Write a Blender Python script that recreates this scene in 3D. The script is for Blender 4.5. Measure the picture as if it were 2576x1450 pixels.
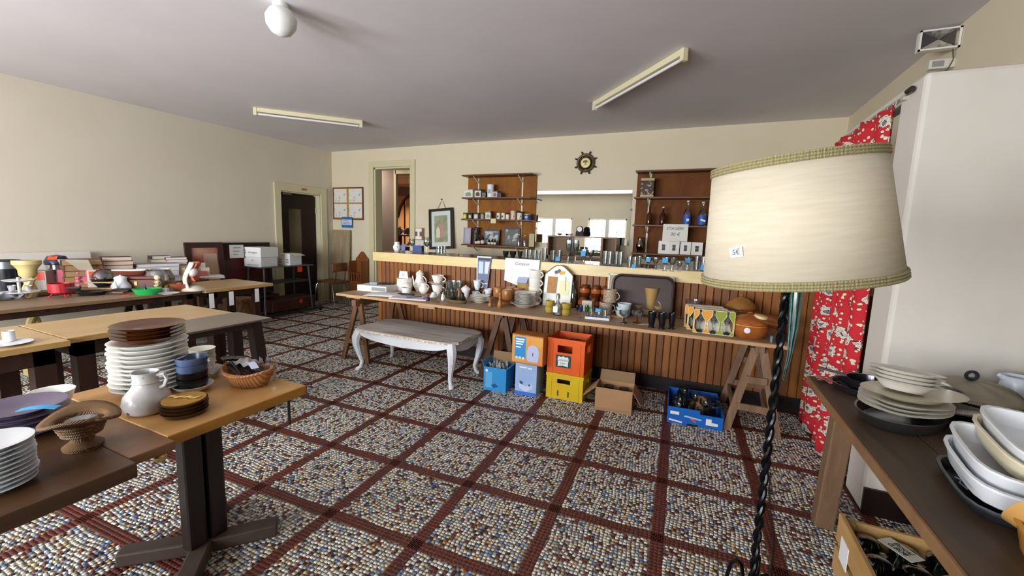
import bpy, math, random
import numpy as np
from mathutils import Matrix, Vector
random.seed(7)
rng = np.random.default_rng(7)
PI = math.pi
sc = bpy.context.scene
COL = sc.collection
for o in list(bpy.data.objects):
    bpy.data.objects.remove(o)

# ---------------------------------------------------------------- camera
cd = bpy.data.cameras.new('camera'); cam = bpy.data.objects.new('camera', cd); COL.objects.link(cam)
cd.sensor_fit = 'HORIZONTAL'; cd.sensor_width = 36.0; cd.lens = 14.602; cd.clip_start = 0.02; cd.clip_end = 200
_F = Vector((-0.40382, 0.90570, -0.12934)).normalized()
_R = Vector((0.91100, 0.41110, 0.03252)); _R = (_R - _F * _R.dot(_F)).normalized(); _U = _R.cross(_F)
cam.matrix_world = Matrix(((_R.x, _U.x, -_F.x, 0), (_R.y, _U.y, -_F.y, 0), (_R.z, _U.z, -_F.z, 1.451), (0, 0, 0, 1)))
sc.camera = cam
# ---------------------------------------------------------------- world, daylight, added fills, exposure
wd = bpy.data.worlds.new('sky'); sc.world = wd; wd.use_nodes = True
_bg = wd.node_tree.nodes['Background']; _bg.inputs[0].default_value = (0.80, 0.90, 1.0, 1); _bg.inputs[1].default_value = 2.2
H, YW, XL, XR, YF = 2.927, 6.194, -6.73, 1.46, -2.5      # ceiling, back wall, left wall, right wall, front wall
WIN = [(-5.72, -4.32), (-3.73, -2.36), (-1.74, -0.37)]   # windows in the front wall behind the camera
WZ0, WZ1 = 0.80, 2.09
def area(name, loc, rot, sx, sy, power, col):
    l = bpy.data.lights.new(name, 'AREA'); l.shape = 'RECTANGLE'; l.size = sx; l.size_y = sy; l.energy = power; l.color = col
    o = bpy.data.objects.new(name, l); COL.objects.link(o); o.location = loc; o.rotation_euler = rot
    return o
for _k, (_a, _b) in enumerate(WIN):                                        # daylight falling in through each window
    area('window_daylight', ((_a + _b) / 2, YF - 0.16, (WZ0 + WZ1) / 2), (PI / 2, 0, 0), _b - _a, WZ1 - WZ0, (330, 330, 170)[_k], (0.97, 0.98, 1.0))
area('hall_fill', (-7.0, 6.75, 2.85), (0, 0, 0), 1.0, .5, 60, (1.0, .93, .88))   # unseen ceiling fill added to brighten the passage wall
area('room_fill', (-8.6, 10.6, 2.3), (0, 0, 0), 1.6, 1.2, 130, (1.0, 0.86, 0.68))   # warm overhead fill, added to lift the stair room behind the doorway
vs = sc.view_settings
vs.view_transform = 'Standard'; vs.look = 'None'; vs.gamma = 1; vs.use_curve_mapping = False; vs.exposure = -0.18
sc.cycles.use_denoising = True
sc.cycles.max_bounces = 10; sc.cycles.diffuse_bounces = 5; sc.cycles.glossy_bounces = 5; sc.cycles.transmission_bounces = 8
sc.cycles.caustics_reflective = False; sc.cycles.caustics_refractive = False
sc.cycles.sample_clamp_indirect = 6

# ---------------------------------------------------------------- materials
def lin(c):
    return tuple(((x / 255) / 12.92 if x / 255 <= 0.04045 else ((x / 255 + 0.055) / 1.055) ** 2.4) for x in c)
def hexc(h):
    return lin((int(h[0:2], 16), int(h[2:4], 16), int(h[4:6], 16)))
MC = {}
def M(col, rough=0.5, metal=0.0, trans=0.0, kind=None, col2=None, sc_=8.0, bump=0.0, mix=0.5, dirx=(1, 1, 1), coat=0.0, sheen=0.0, transl=0.0):
    key = (col, rough, metal, trans, kind, col2, sc_, bump, mix, dirx, coat, transl)
    if key in MC: return MC[key]
    m = bpy.data.materials.new((kind or 'plain') + '_' + col); m.use_nodes = True
    nt = m.node_tree; N = nt.nodes; L = nt.links; b = N['Principled BSDF']
    c1 = hexc(col) + (1,)
    b.inputs['Base Color'].default_value = c1; b.inputs['Roughness'].default_value = rough; b.inputs['Metallic'].default_value = metal
    b.inputs['Transmission Weight'].default_value = trans; b.inputs['IOR'].default_value = 1.45
    if coat: b.inputs['Coat Weight'].default_value = coat; b.inputs['Coat Roughness'].default_value = 0.15
    if transl:
        tr = N.new('ShaderNodeBsdfTranslucent'); tr.inputs[0].default_value = c1
        mx = N.new('ShaderNodeMixShader'); mx.inputs[0].default_value = transl
        L.new(b.outputs[0], mx.inputs[1]); L.new(tr.outputs[0], mx.inputs[2]); L.new(mx.outputs[0], N['Material Output'].inputs[0])
    if kind:
        tc = N.new('ShaderNodeTexCoord'); mp = N.new('ShaderNodeMapping'); mp.inputs['Scale'].default_value = dirx
        L.new(tc.outputs['Object'], mp.inputs[0])
        c2 = hexc(col2 or col) + (1,)
        rp = N.new('ShaderNodeValToRGB'); rp.color_ramp.elements[0].color = c1; rp.color_ramp.elements[1].color = c2
        if kind == 'wood':
            nz = N.new('ShaderNodeTexNoise'); nz.inputs['Scale'].default_value = sc_; nz.inputs['Detail'].default_value = 6; nz.inputs['Roughness'].default_value = 0.65; nz.inputs['Distortion'].default_value = 0.6
            fac = nz.outputs['Fac']; rp.color_ramp.elements[0].position = 0.35; rp.color_ramp.elements[1].position = 0.68
        elif kind == 'speck':
            nz = N.new('ShaderNodeTexNoise'); nz.inputs['Scale'].default_value = sc_; nz.inputs['Detail'].default_value = 3
            fac = nz.outputs['Fac']; rp.color_ramp.elements[0].position = mix - 0.05; rp.color_ramp.elements[1].position = mix + 0.05
        elif kind == 'soft':
            nz = N.new('ShaderNodeTexNoise'); nz.inputs['Scale'].default_value = sc_; nz.inputs['Detail'].default_value = 4
            fac = nz.outputs['Fac']; rp.color_ramp.elements[0].position = 0.3; rp.color_ramp.elements[1].position = 0.7
        elif kind == 'weave':
            nz = N.new('ShaderNodeTexWave'); nz.inputs['Scale'].default_value = sc_; nz.inputs['Distortion'].default_value = 1.5; nz.inputs['Detail'].default_value = 2
            fac = nz.outputs['Fac']; rp.color_ramp.elements[0].position = 0.3; rp.color_ramp.elements[1].position = 0.7
        elif kind == 'spot':
            nz = N.new('ShaderNodeTexVoronoi'); nz.inputs['Scale'].default_value = sc_
            fac = nz.outputs['Distance']; rp.color_ramp.elements[0].position = mix; rp.color_ramp.elements[1].position = mix + 0.06
            rp.color_ramp.elements[0].color = c2; rp.color_ramp.elements[1].color = c1
        L.new(mp.outputs[0], nz.inputs['Vector']); L.new(fac, rp.inputs[0]); L.new(rp.outputs[0], b.inputs['Base Color'])
        if transl: L.new(rp.outputs[0], tr.inputs[0])
        if bump:
            bp = N.new('ShaderNodeBump'); bp.inputs['Strength'].default_value = bump; bp.inputs['Distance'].default_value = 0.004
            L.new(fac, bp.inputs['Height']); L.new(bp.outputs[0], b.inputs['Normal'])
    MC[key] = m
    return m

# ---------------------------------------------------------------- mesh building
class MB:
    def __init__(s): s.v = []; s.f = []
    def add(s, vs, fs):
        n = len(s.v); s.v += [tuple(p) for p in vs]; s.f += [tuple(i + n for i in f) for f in fs]; return s
    def box(s, x0, x1, y0, y1, z0, z1):
        return s.add([(x0, y0, z0), (x1, y0, z0), (x1, y1, z0), (x0, y1, z0), (x0, y0, z1), (x1, y0, z1), (x1, y1, z1), (x0, y1, z1)],
                     [(0, 3, 2, 1), (4, 5, 6, 7), (0, 1, 5, 4), (1, 2, 6, 5), (2, 3, 7, 6), (3, 0, 4, 7)])
    def cbox(s, c, sz, rot=(0, 0, 0)):
        m = Matrix.LocRotScale(Vector(c), __import__('mathutils').Euler(rot), None); h = [x / 2 for x in sz]
        vs = [m @ Vector((a * h[0], b * h[1], d * h[2])) for d in (-1, 1) for a, b in ((-1, -1), (1, -1), (1, 1), (-1, 1))]
        return s.add(vs, [(0, 3, 2, 1), (4, 5, 6, 7), (0, 1, 5, 4), (1, 2, 6, 5), (2, 3, 7, 6), (3, 0, 4, 7)])
    def bar(s, a, b, w, d, up=(0, 0, 1)):                # rectangular bar between two points
        a = Vector(a); b = Vector(b); t = (b - a).normalized(); u = Vector(up)
        if abs(t.dot(u)) > 0.97: u = Vector((0, 1, 0))
        r = t.cross(u).normalized() * w / 2; u = r.cross(t).normalized() * d / 2
        vs = [p + q for p in (a, b) for q in (-r - u, r - u, r + u, -r + u)]
        return s.add(vs, [(0, 3, 2, 1), (4, 5, 6, 7), (0, 1, 5, 4), (1, 2, 6, 5), (2, 3, 7, 6), (3, 0, 4, 7)])
    def tube(s, pts, r, n=8, cap=True, closed=False):
        P = [Vector(p) for p in pts]; k = len(P); rr = r if isinstance(r, (list, tuple)) else [r] * k
        t0 = (P[1] - P[0]).normalized(); nv = t0.orthogonal().normalized(); vs = []; fs = []
        for i in range(k):
            if closed: t = (P[(i + 1) % k] - P[i - 1]).normalized()
            else: t = (P[min(i + 1, k - 1)] - P[max(i - 1, 0)]).normalized()
            nv = (nv - t * nv.dot(t)).normalized(); bn = t.cross(nv)
            for j in range(n):
                a = 2 * PI * j / n; vs.append(P[i] + (nv * math.cos(a) + bn * math.sin(a)) * rr[i])
        m = k if closed else k - 1
        for i in range(m):
            for j in range(n):
                i2 = (i + 1) % k; fs.append((i * n + j, i * n + (j + 1) % n, i2 * n + (j + 1) % n, i2 * n + j))
        if cap and not closed: fs += [tuple(range(n))[::-1], tuple((k - 1) * n + j for j in range(n))]
        return s.add(vs, fs)
    def lathe(s, prof, n=24, c=(0, 0, 0), sx=1.0, sy=1.0):
        vs = []; fs = []; idx = []
        for r, z in prof:
            if r < 1e-6: idx.append([len(vs)]); vs.append((c[0], c[1], c[2] + z))
            else:
                idx.append(list(range(len(vs), len(vs) + n)))
                vs += [(c[0] + r * sx * math.cos(2 * PI * j / n), c[1] + r * sy * math.sin(2 * PI * j / n), c[2] + z) for j in range(n)]
        for a, b in zip(idx, idx[1:]):
            for j in range(n):
                k = (j + 1) % n
                if len(a) == 1 and len(b) > 1: fs.append((a[0], b[k], b[j]))
                elif len(b) == 1 and len(a) > 1: fs.append((a[j], a[k], b[0]))
                elif len(a) > 1: fs.append((a[j], a[k], b[k], b[j]))
        return s.add(vs, fs)
    def prism(s, poly, y0, y1, ax='y'):                   # extrude a 2-d outline
        n = len(poly)
        f = {'y': lambda p, d: (p[0], d, p[1]), 'x': lambda p, d: (d, p[0], p[1]), 'z': lambda p, d: (p[0], p[1], d)}[ax]
        vs = [f(p, y0) for p in poly] + [f(p, y1) for p in poly]
        return s.add(vs, [tuple(range(n)), tuple(range(2 * n - 1, n - 1, -1))] + [(i, i + n, (i + 1) % n + n, (i + 1) % n) for i in range(n)])
    def ball(s, c, r, n=12, sz=1.0):
        return s.lathe([(r * math.sin(PI * i / 8), -r * sz * math.cos(PI * i / 8)) for i in range(9)], n, c)
    def torus(s, c, R, r, n=24, k=8, ax='z'):
        def p(a):
            x, y = R * math.cos(a), R * math.sin(a)
            return (c[0] + x, c[1] + y, c[2]) if ax == 'z' else ((c[0] + x, c[1], c[2] + y) if ax == 'y' else (c[0], c[1] + x, c[2] + y))
        return s.tube([p(2 * PI * i / n) for i in range(n)], r, k, closed=True)
    def sheet(s, fn, nu, nv):
        vs = [fn(i / nu, j / nv) for j in range(nv + 1) for i in range(nu + 1)]; w = nu + 1
        return s.add(vs, [(j * w + i, j * w + i + 1, (j + 1) * w + i + 1, (j + 1) * w + i) for j in range(nv) for i in range(nu)])

def obj(name, mb, mat, parent=None, loc=(0, 0, 0), rot=(0, 0, 0), smooth=False, bevel=0.0, solid=0.0, sub=0):
    me = bpy.data.meshes.new(name); me.from_pydata(mb.v, [], mb.f); me.update(); me.materials.append(mat)
    import bmesh
    bm = bmesh.new(); bm.from_mesh(me); bmesh.ops.recalc_face_normals(bm, faces=bm.faces[:]); bm.to_mesh(me); bm.free()
    o = bpy.data.objects.new(name, me); COL.objects.link(o); o.location = loc; o.rotation_euler = rot
    if smooth:
        me.shade_smooth()
        if hasattr(me, 'set_sharp_from_angle'): me.set_sharp_from_angle(angle=math.radians(42))
    if solid: md = o.modifiers.new('thick', 'SOLIDIFY'); md.thickness = solid; md.offset = 0
    if sub: md = o.modifiers.new('sub', 'SUBSURF'); md.levels = sub; md.render_levels = sub
    if bevel: md = o.modifiers.new('bevel', 'BEVEL'); md.width = bevel; md.segments = 2; md.limit_method = 'ANGLE'; md.angle_limit = math.radians(50)
    if parent is not None: o.parent = parent
    return o
def tag(o, label, cat, group=None):
    o['label'] = label; o['category'] = cat
    if group: o['group'] = group
    return o
def thing(name, label, cat, loc=(0, 0, 0), rz=0.0, group=None, rot=None):
    o = bpy.data.objects.new(name, None); COL.objects.link(o); o.empty_display_size = 0.05
    o.location = loc[:3]; o.rotation_euler = rot or (0, 0, rz)
    return tag(o, label, cat, group)
def struct(name, mb, mat, parent=None, **k):
    o = obj(name, mb, mat, parent, **k)
    if parent is None: o['kind'] = 'structure'
    return o
def clone(root, loc, rz=None, label=None, group=None):
    r = root.copy(); COL.objects.link(r); r.location = loc[:3]
    if rz is not None: r.rotation_euler = (r.rotation_euler.x, r.rotation_euler.y, rz)
    if label: r['label'] = label
    if group: r['group'] = group
    for ch in [c for c in bpy.data.objects if c.parent == root]:
        c = ch.copy(); COL.objects.link(c); c.parent = r; c.matrix_parent_inverse = ch.matrix_parent_inverse
        for g in [q for q in bpy.data.objects if q.parent == ch]:
            d = g.copy(); COL.objects.link(d); d.parent = c
    return r
def text(s, size, mat, parent, loc, rot=(PI / 2, 0, 0), name='lettering', align='CENTER', shear=0.0, sx=1.0):
    cu = bpy.data.curves.new(name, 'FONT'); cu.body = s; cu.size = size; cu.align_x = align; cu.align_y = 'CENTER'; cu.extrude = 0.0002; cu.shear = shear
    cu.resolution_u = 3; cu.materials.append(mat)
    tmp = bpy.data.objects.new(name, cu); me = bpy.data.meshes.new_from_object(tmp); bpy.data.objects.remove(tmp)
    o = bpy.data.objects.new(name, me); COL.objects.link(o); o.parent = parent; o.location = loc; o.rotation_euler = rot
    o.scale = (sx, 1, 1)
    return o
def thin_glass(name, col, refl=.12, rough=.03):
    m = bpy.data.materials.new(name); m.use_nodes = True; nt = m.node_tree; N = nt.nodes; L = nt.links
    N.remove(N['Principled BSDF']); t = N.new('ShaderNodeBsdfTransparent'); t.inputs[0].default_value = hexc(col) + (1,)
    g = N.new('ShaderNodeBsdfGlossy'); g.inputs[0].default_value = (.95, .97, 1, 1); g.inputs[1].default_value = rough
    lw = N.new('ShaderNodeLayerWeight'); lw.inputs[0].default_value = .35; mm = N.new('ShaderNodeMath'); mm.operation = 'MULTIPLY_ADD'; mm.inputs[1].default_value = .75; mm.inputs[2].default_value = refl
    mx = N.new('ShaderNodeMixShader'); L.new(lw.outputs['Fresnel'], mm.inputs[0]); L.new(mm.outputs[0], mx.inputs[0]); L.new(t.outputs[0], mx.inputs[1]); L.new(g.outputs[0], mx.inputs[2]); L.new(mx.outputs[0], N['Material Output'].inputs[0])
    return m
INK = M('23242a', 0.7); WHITE = M('f2f1ec', 0.45)
# ================================================================ structure
PLASTER = M('dbd1b8', 0.85, kind='soft', col2='d8cdb3', sc_=2, bump=0.04)
PLASTER_L = M('d3ccbb', 0.85, kind='soft', col2='d0c8b6', sc_=2, bump=0.04)
CEIL = M('dcd9dd', 0.9, kind='soft', col2='d5d2d7', sc_=1.5)
CREAM = M('cfc9a6', 0.4)
DARKW = M('2a1712', 0.35, kind='wood', col2='1c0f0c', sc_=3, dirx=(8, 8, 1))
DY0, DY1, DZ1 = 5.055, 5.90, 2.07        # door opening in the left wall
OX0, OX1, OZ1 = -5.66, -4.81, 2.59       # doorway in the back wall
w = MB(); w.box(XL - .15, OX0, YW, YW + .18, 0, H).box(OX1, XR + .15, YW, YW + .18, 0, H).box(OX0, OX1, YW, YW + .18, OZ1, H)
struct('wall_back', w, PLASTER)
w = MB(); w.box(XL - .15, XL, YF, DY0, 0, H).box(XL - .15, XL, DY1, YW + .18, 0, H).box(XL - .15, XL, DY0, DY1, DZ1, H)
struct('wall_left', w, PLASTER_L)
w = MB(); w.box(XR, XR + .15, 2.72, YW, 0, H)
struct('wall_right', w, PLASTER)
w = MB(); w.box(XR + 1.9, XR + 2.05, YF, 2.9, 0, H)
struct('wall_side', w, PLASTER)
PART = M('d6d2ca', 0.85, kind='soft', col2='cfcbc2', sc_=3)
w = MB().prism([(.92, 2.72), (3.36, 2.72), (3.36, 2.87), (1.06, 2.87), (1.06, 2.99), (.92, 2.99)], 0, 2.285, 'z')
struct('wall_partition', w, PART, bevel=0.02)
struct('trim_5', MB().box(.93, 1.0, 2.99, 4.02, 2.215, 2.285), PART, bevel=.006)
w = MB(); xs = [XL - .15] + [v for p in WIN for v in p] + [XR + 2.05]
for i in range(0, len(xs), 2): w.box(xs[i], xs[i + 1], YF - .15, YF, 0, H)
for a, b in WIN: w.box(a, b, YF - .15, YF, 0, WZ0).box(a, b, YF - .15, YF, WZ1, H)
struct('wall_front', w, PLASTER)
struct('ceiling', MB().box(XL - .15, XR + 2.05, YF - .15, YW + .18, H, H + .1), CEIL)
WFR = M('e6e4dd', 0.4)
for k, (a, b) in enumerate(WIN):
    r = bpy.data.objects.new('window_%d' % (k + 1), None); COL.objects.link(r); r['kind'] = 'structure'; y = YF - .08
    f = MB(); f.box(a, b, y - .03, y + .03, WZ0, WZ0 + .05).box(a, b, y - .03, y + .03, WZ1 - .05, WZ1).box(a, a + .06, y - .03, y + .03, WZ0, WZ1).box(b - .06, b, y - .03, y + .03, WZ0, WZ1)
    m = (a + b) / 2; f.box(m - .07, m + .07, y - .03, y + .04, WZ0, WZ1)
    obj('window_frame', f, WFR, r)
    for x in ((a + m) / 2, (m + b) / 2):
        obj('muntin', MB().box(x - .012, x + .012, y - .01, y + .01, WZ0 + .05, WZ1 - .05), WFR, r)
        obj('muntin', MB().box(x - .28, x + .28, y - .01, y + .01, 1.60, 1.625), WFR, r)
# baseboards
BB = M('241714', 0.4)
struct('baseboard_left', MB().box(XL, XL + .015, YF, DY0 - .13, 0, .1), BB)
struct('baseboard_partition', MB().box(0.92, 3.36, 2.704, 2.72, 0, .15), BB)
# door frames
t = MB(); t.box(XL, XL + .03, DY0 - .12, DY0, 0, DZ1 + .13).box(XL, XL + .03, DY1, DY1 + .13, 0, DZ1 + .13).box(XL, XL + .03, DY0, DY1, DZ1, DZ1 + .13)
t.box(XL - .15, XL, DY0 - .001, DY0 + .02, 0, DZ1).box(XL - .15, XL, DY1 - .02, DY1 + .001, 0, DZ1).box(XL - .15, XL, DY0, DY1, DZ1 - .02, DZ1)
struct('trim_1', t, CREAM, bevel=.004)
t = MB(); t.box(OX0 - .11, OX0, YW - .03, YW, 0, OZ1 + .11).box(OX1, OX1 + .10, YW - .03, YW, 0, OZ1 + .11).box(OX0, OX1, YW - .03, YW, OZ1, OZ1 + .11)
t.box(OX0 - .001, OX0 + .03, YW, YW + .18, 0, OZ1).box(OX1 - .03, OX1 + .001, YW, YW + .18, 0, OZ1).box(OX0, OX1, YW, YW + .18, OZ1 - .03, OZ1)
struct('trim_2', t, CREAM, bevel=.004)
# the door in the left wall, ajar into a dark passage
d = bpy.data.objects.new('door_1', None); COL.objects.link(d); d['kind'] = 'structure'; d.location = (XL - .12, DY1 - .03, 0); d.rotation_euler = (0, 0, math.radians(-14))
DW = DY1 - DY0 - .05
lf = MB(); lf.box(-.02, .02, -DW, -DW + .30, .01, 2.03).box(-.02, .02, -.27, 0, .01, 2.03).box(-.02, .02, -DW + .30, -.27, .01, .72).box(-.02, .02, -DW + .30, -.27, 1.78, 2.03)
obj('door_leaf', lf, DARKW, d, bevel=.004)
obj('door_pane', MB().box(-.006, .006, -DW + .30, -.27, .72, 1.78), M('8c8264', 0.28, trans=0.35, kind='soft', col2='57503c', sc_=2), d)
obj('hinge', MB().tube([(.03, .005, .25), (.03, .005, .36)], .012), M('d8d4c0', .3, .6), d); obj('hinge', MB().tube([(.03, .005, 1.72), (.03, .005, 1.83)], .012), M('d8d4c0', .3, .6), d)
obj('door_handle', MB().tube([(.02, -DW + .07, 1.02), (.07, -DW + .07, 1.02), (.07, -DW + .19, 1.02)], .010), M('a08a50', .3, .9), d)
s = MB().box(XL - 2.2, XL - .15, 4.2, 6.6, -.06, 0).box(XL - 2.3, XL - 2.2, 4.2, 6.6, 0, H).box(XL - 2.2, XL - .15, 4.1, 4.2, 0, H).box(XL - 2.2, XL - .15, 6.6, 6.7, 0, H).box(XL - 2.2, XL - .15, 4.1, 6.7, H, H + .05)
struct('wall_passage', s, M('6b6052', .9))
# passage and stair room behind the back doorway
HB = M('8d7d72', .85, kind='soft', col2='877769', sc_=3)
HX0, HX1 = -5.99, -5.10
s = MB().box(-8.4, HX0, 7.2, 7.23, 0, H).box(HX1, -3.6, 7.2, 7.23, 0, H).box(HX0, HX1, 7.2, 7.23, 2.62, H).box(-3.7, -3.6, YW + .18, 7.2, 0, H).box(-8.5, -8.4, YW + .18, 7.2, 0, H)
struct('wall_hall', s, HB)
struct('ceiling_hall', MB().box(-11, -3.6, YW + .18, 12.2, H, H + .08), M('c9b69a', .9))
struct('trim_3', MB().box(HX0 - .03, HX0 + .03, 7.17, 7.24, 0, 2.70).box(HX1, HX1 + .06, 7.17, 7.24, 0, 2.70).box(HX0, HX1, 7.17, 7.24, 2.62, 2.70), CREAM, bevel=.004)
ORW = M('b98a55', .8, kind='soft', col2='ad7c48', sc_=2)
struct('wall_stair', MB().box(-11, -3.6, 11.9, 12.0, 0, H).box(-11, -10.9, 7.3, 12, 0, H).box(-3.7, -3.6, 7.3, 12, 0, H), ORW)
struct('trim_4', MB().box(-10.9, -3.6, 11.2, 11.35, 2.58, 2.85), M('6e3f22', .5, kind='wood', col2='56301a', sc_=4))
# ---------------------------------------------------------------- floor: mosaic panels between red tile bands
fl = struct('floor', MB().box(XL - .15, XR + 2.05, YF - .15, YW + .18, -.05, 0), M('46372f', .75, kind='speck', col2='8d8577', sc_=60, mix=.52))
struct('floor_hall', MB().box(-11, -3.6, YW + .18, 12, -.05, 0), M('6b4a38', .6))
GO = np.array((-2.191, 2.965)); GX = np.array((.52, .0193)); GY = np.array((-.0193, .52))
PAL = [('d3d3c9', 27), ('b9bab6', 20), ('c3b796', 15), ('8f918e', 9), ('7f96ae', 4), ('51709c', 6), ('642b26', 11), ('b58a48', 3), ('3a1c18', 3), ('26241f', 2)]
pw = np.array([p[1] for p in PAL], float); pw /= pw.sum()
cen = []; ang = []; cid = []; siz = []
for ia in range(-10, 8):
    for ib in range(-8, 7):
        o0 = GO + GX * ia - GY * ib
        cx, cy = o0 + GX * .5 - GY * .5
        if cx > 1.6 or cx < -7 or cy > 6.4 or (cy > 4.4 and cx > -3.3) or cy < .15: continue
        n = 24; g = (np.arange(n) + .5) / n
        U, V = np.meshgrid(g, g); U = U.ravel(); V = V.ravel()
        ph = rng.uniform(0, 6.28, 4)
        U2 = U + .012 * np.sin(V * 9 + ph[0]) + rng.normal(0, .0038, U.shape); V2 = V + .014 * np.sin(U * 9 + ph[1]) + rng.normal(0, .0038, U.shape)
        A = .55 * np.cos(V * 8 + ph[0]) * .35 + .5 * np.cos(U * 8 + ph[1]) * .35 + rng.normal(0, .12, U.shape)
        lo = .064; sp = 1 - 2 * lo
        P = o0 + np.outer(lo + sp * np.clip(U2, .01, .99), GX) - np.outer(lo + sp * np.clip(V2, .01, .99), GY)
        cen.append(P); ang.append(A); cid.append(rng.choice(len(PAL), len(U), p=pw)); siz.append(rng.uniform(.0066, .0079, len(U)))
        nb = 25
        for k in range(3):
            s_ = (np.arange(nb) + .5) / nb; off = (k - 1) * .0385
            for hv in (0, 1):
                P = (o0 + np.outer(s_, GX) - off * GY) if hv == 0 else (o0 + off * GX - np.outer(s_, GY))
                cen.append(P); ang.append(np.zeros(nb)); cid.append(np.full(nb, 100)); siz.append(np.full(nb, .0098))
cen = np.concatenate(cen); ang = np.concatenate(ang); cid = np.concatenate(cid); siz = np.concatenate(siz)
ang = ang + .037
TILEM = [M(p[0], .38, kind='speck', col2=p[0], sc_=80) for p in PAL]
TILEM = [M(p[0], .36) for p in PAL]; BANDM = M('62291d', .42, kind='soft', col2='4f2018', sc_=5)
band = cid == 100
dist = np.hypot(cen[:, 0] - .0, cen[:, 1] - .0)
fw = cen @ np.array((-.404, .906)); sd = cen @ np.array((.911, .411))
inview = (fw * 1.23 > np.abs(sd)) & (fw > 1.33) & (sd > -1.0) & (sd < .85)
order = np.argsort(np.where(inview & ~band, dist, 99))[:300]
single = np.zeros(len(cen), bool); single[order] = True
def tiles(sel, name, mats, mid, parent, zt):
    c = cen[sel]; a = ang[sel]; h = siz[sel]; n = len(c); ca, sa = np.cos(a), np.sin(a)
    V = np.zeros((n, 8, 3)); q = [(-1, -1), (1, -1), (1, 1), (-1, 1)]
    for k, (x, y) in enumerate(q):
        for j, (s_, z) in enumerate(((1.0, -.002), (.90, zt))):
            V[:, j * 4 + k, 0] = c[:, 0] + h * s_ * (x * ca - y * sa); V[:, j * 4 + k, 1] = c[:, 1] + h * s_ * (x * sa + y * ca); V[:, j * 4 + k, 2] = z
    F = np.array([(4, 5, 6, 7), (0, 1, 5, 4), (1, 2, 6, 5), (2, 3, 7, 6), (3, 0, 4, 7)])
    Fa = (np.arange(n)[:, None, None] * 8 + F[None]).reshape(-1)
    me = bpy.data.meshes.new(name); me.vertices.add(n * 8); me.vertices.foreach_set('co', V.ravel()); me.loops.add(len(Fa)); me.loops.foreach_set('vertex_index', Fa.astype(np.int32))
    me.polygons.add(n * 5); me.polygons.foreach_set('loop_start', np.arange(n * 5, dtype=np.int32) * 4)
    me.polygons.foreach_set('material_index', np.repeat(mid, 5).astype(np.int32))
    for m in mats: me.materials.append(m)
    me.update(calc_edges=True); me.validate()
    o = bpy.data.objects.new(name, me); COL.objects.link(o); o.parent = parent; o['kind'] = 'stuff'
    return o
tiles(~band & ~single, 'mosaic_tile_field', TILEM, cid[~band & ~single], fl, .0022)
tiles(band, 'band_tile_field', [BANDM], np.zeros(band.sum()), fl, .0012)
PM = []
for m in TILEM:
    me = bpy.data.meshes.new('tessera'); q = [(-1, -1), (1, -1), (1, 1), (-1, 1)]
    me.from_pydata([(x * .0073, y * .0073, -.002) for x, y in q] + [(x * .0066, y * .0066, .0022) for x, y in q], [], [(4, 5, 6, 7), (0, 1, 5, 4), (1, 2, 6, 5), (2, 3, 7, 6), (3, 0, 4, 7)])
    me.materials.append(m); PM.append(me)
for i in order:
    o = bpy.data.objects.new('tessera', PM[int(cid[i])]); COL.objects.link(o); o.parent = fl; o.location = (cen[i, 0], cen[i, 1], 0); o.rotation_euler = (0, 0, float(ang[i]))
# ---------------------------------------------------------------- bar counter
BAR = M('8a5028', .42, kind='wood', col2='6a3a1c', sc_=3, dirx=(9, 9, .8), bump=.1)
BARM = [M(a, .52, kind='wood', col2=b, sc_=3, dirx=(9, 9, .8), bump=.1) for a, b in (('925a26', '71431a'), ('865122', '683c18'), ('9c622a', '7b4a1c'), ('7f4e26', '643c1a'))]
YBR, ZTB = 4.14, 1.168
bar = thing('bar_counter', 'long bar counter clad in varnished brown wooden slats with pale yellow worktop edge', 'counter', (0, 0, 0))
obj('carcass', MB().box(-3.735, 1.45, YBR + .012, YBR + .50, .02, 1.07), M('3a2015', .6), bar)
obj('plinth', MB().box(-3.72, 1.45, YBR - .012, YBR + .03, 0, .13), M('1b1414', .5), bar)
CT = MB().box(-3.80, 1.45, YBR - .02, YBR + .58, 1.055, ZTB)
obj('worktop', CT, M('d9c590', .3, kind='wood', col2='cdb77e', sc_=5, dirx=(.5, 4, 4)), bar, bevel=.004)
obj('worktop_surface', MB().box(-3.80, 1.45, YBR - .01, YBR + .58, ZTB, ZTB + .002), M('6e5a44', .18, kind='wood', col2='5c4a38', sc_=3, dirx=(.6, 4, 4)), bar)
nsl = 80; sw = 5.18 / nsl
SLM = []
for m in BARM:
    b = MB().prism([(-sw / 2, 0), (-sw / 2 + .006, -.014), (sw / 2 - .006, -.014), (sw / 2, 0)], .13, 1.06, 'z')
    me = bpy.data.meshes.new('slat'); me.from_pydata(b.v, [], b.f); me.materials.append(m); SLM.append(me)
for i in range(nsl):
    o = bpy.data.objects.new('slat', SLM[random.randrange(4)]); COL.objects.link(o); o.parent = bar; o.location = (-3.735 + (i + .5) * sw, YBR + .012, 0)
# counter behind the bar, along the wall
bc = thing('back_counter', 'low brown counter behind the bar under the mirror', 'counter')
obj('cabinet_body', MB().box(-4.3, .9, 5.74, 6.17, 0, 1.02), BAR, bc); obj('worktop', MB().box(-4.32, .9, 5.70, 6.18, 1.02, 1.055), M('5a3a25', .3, kind='wood', col2='472c1c', sc_=3), bc)
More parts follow.
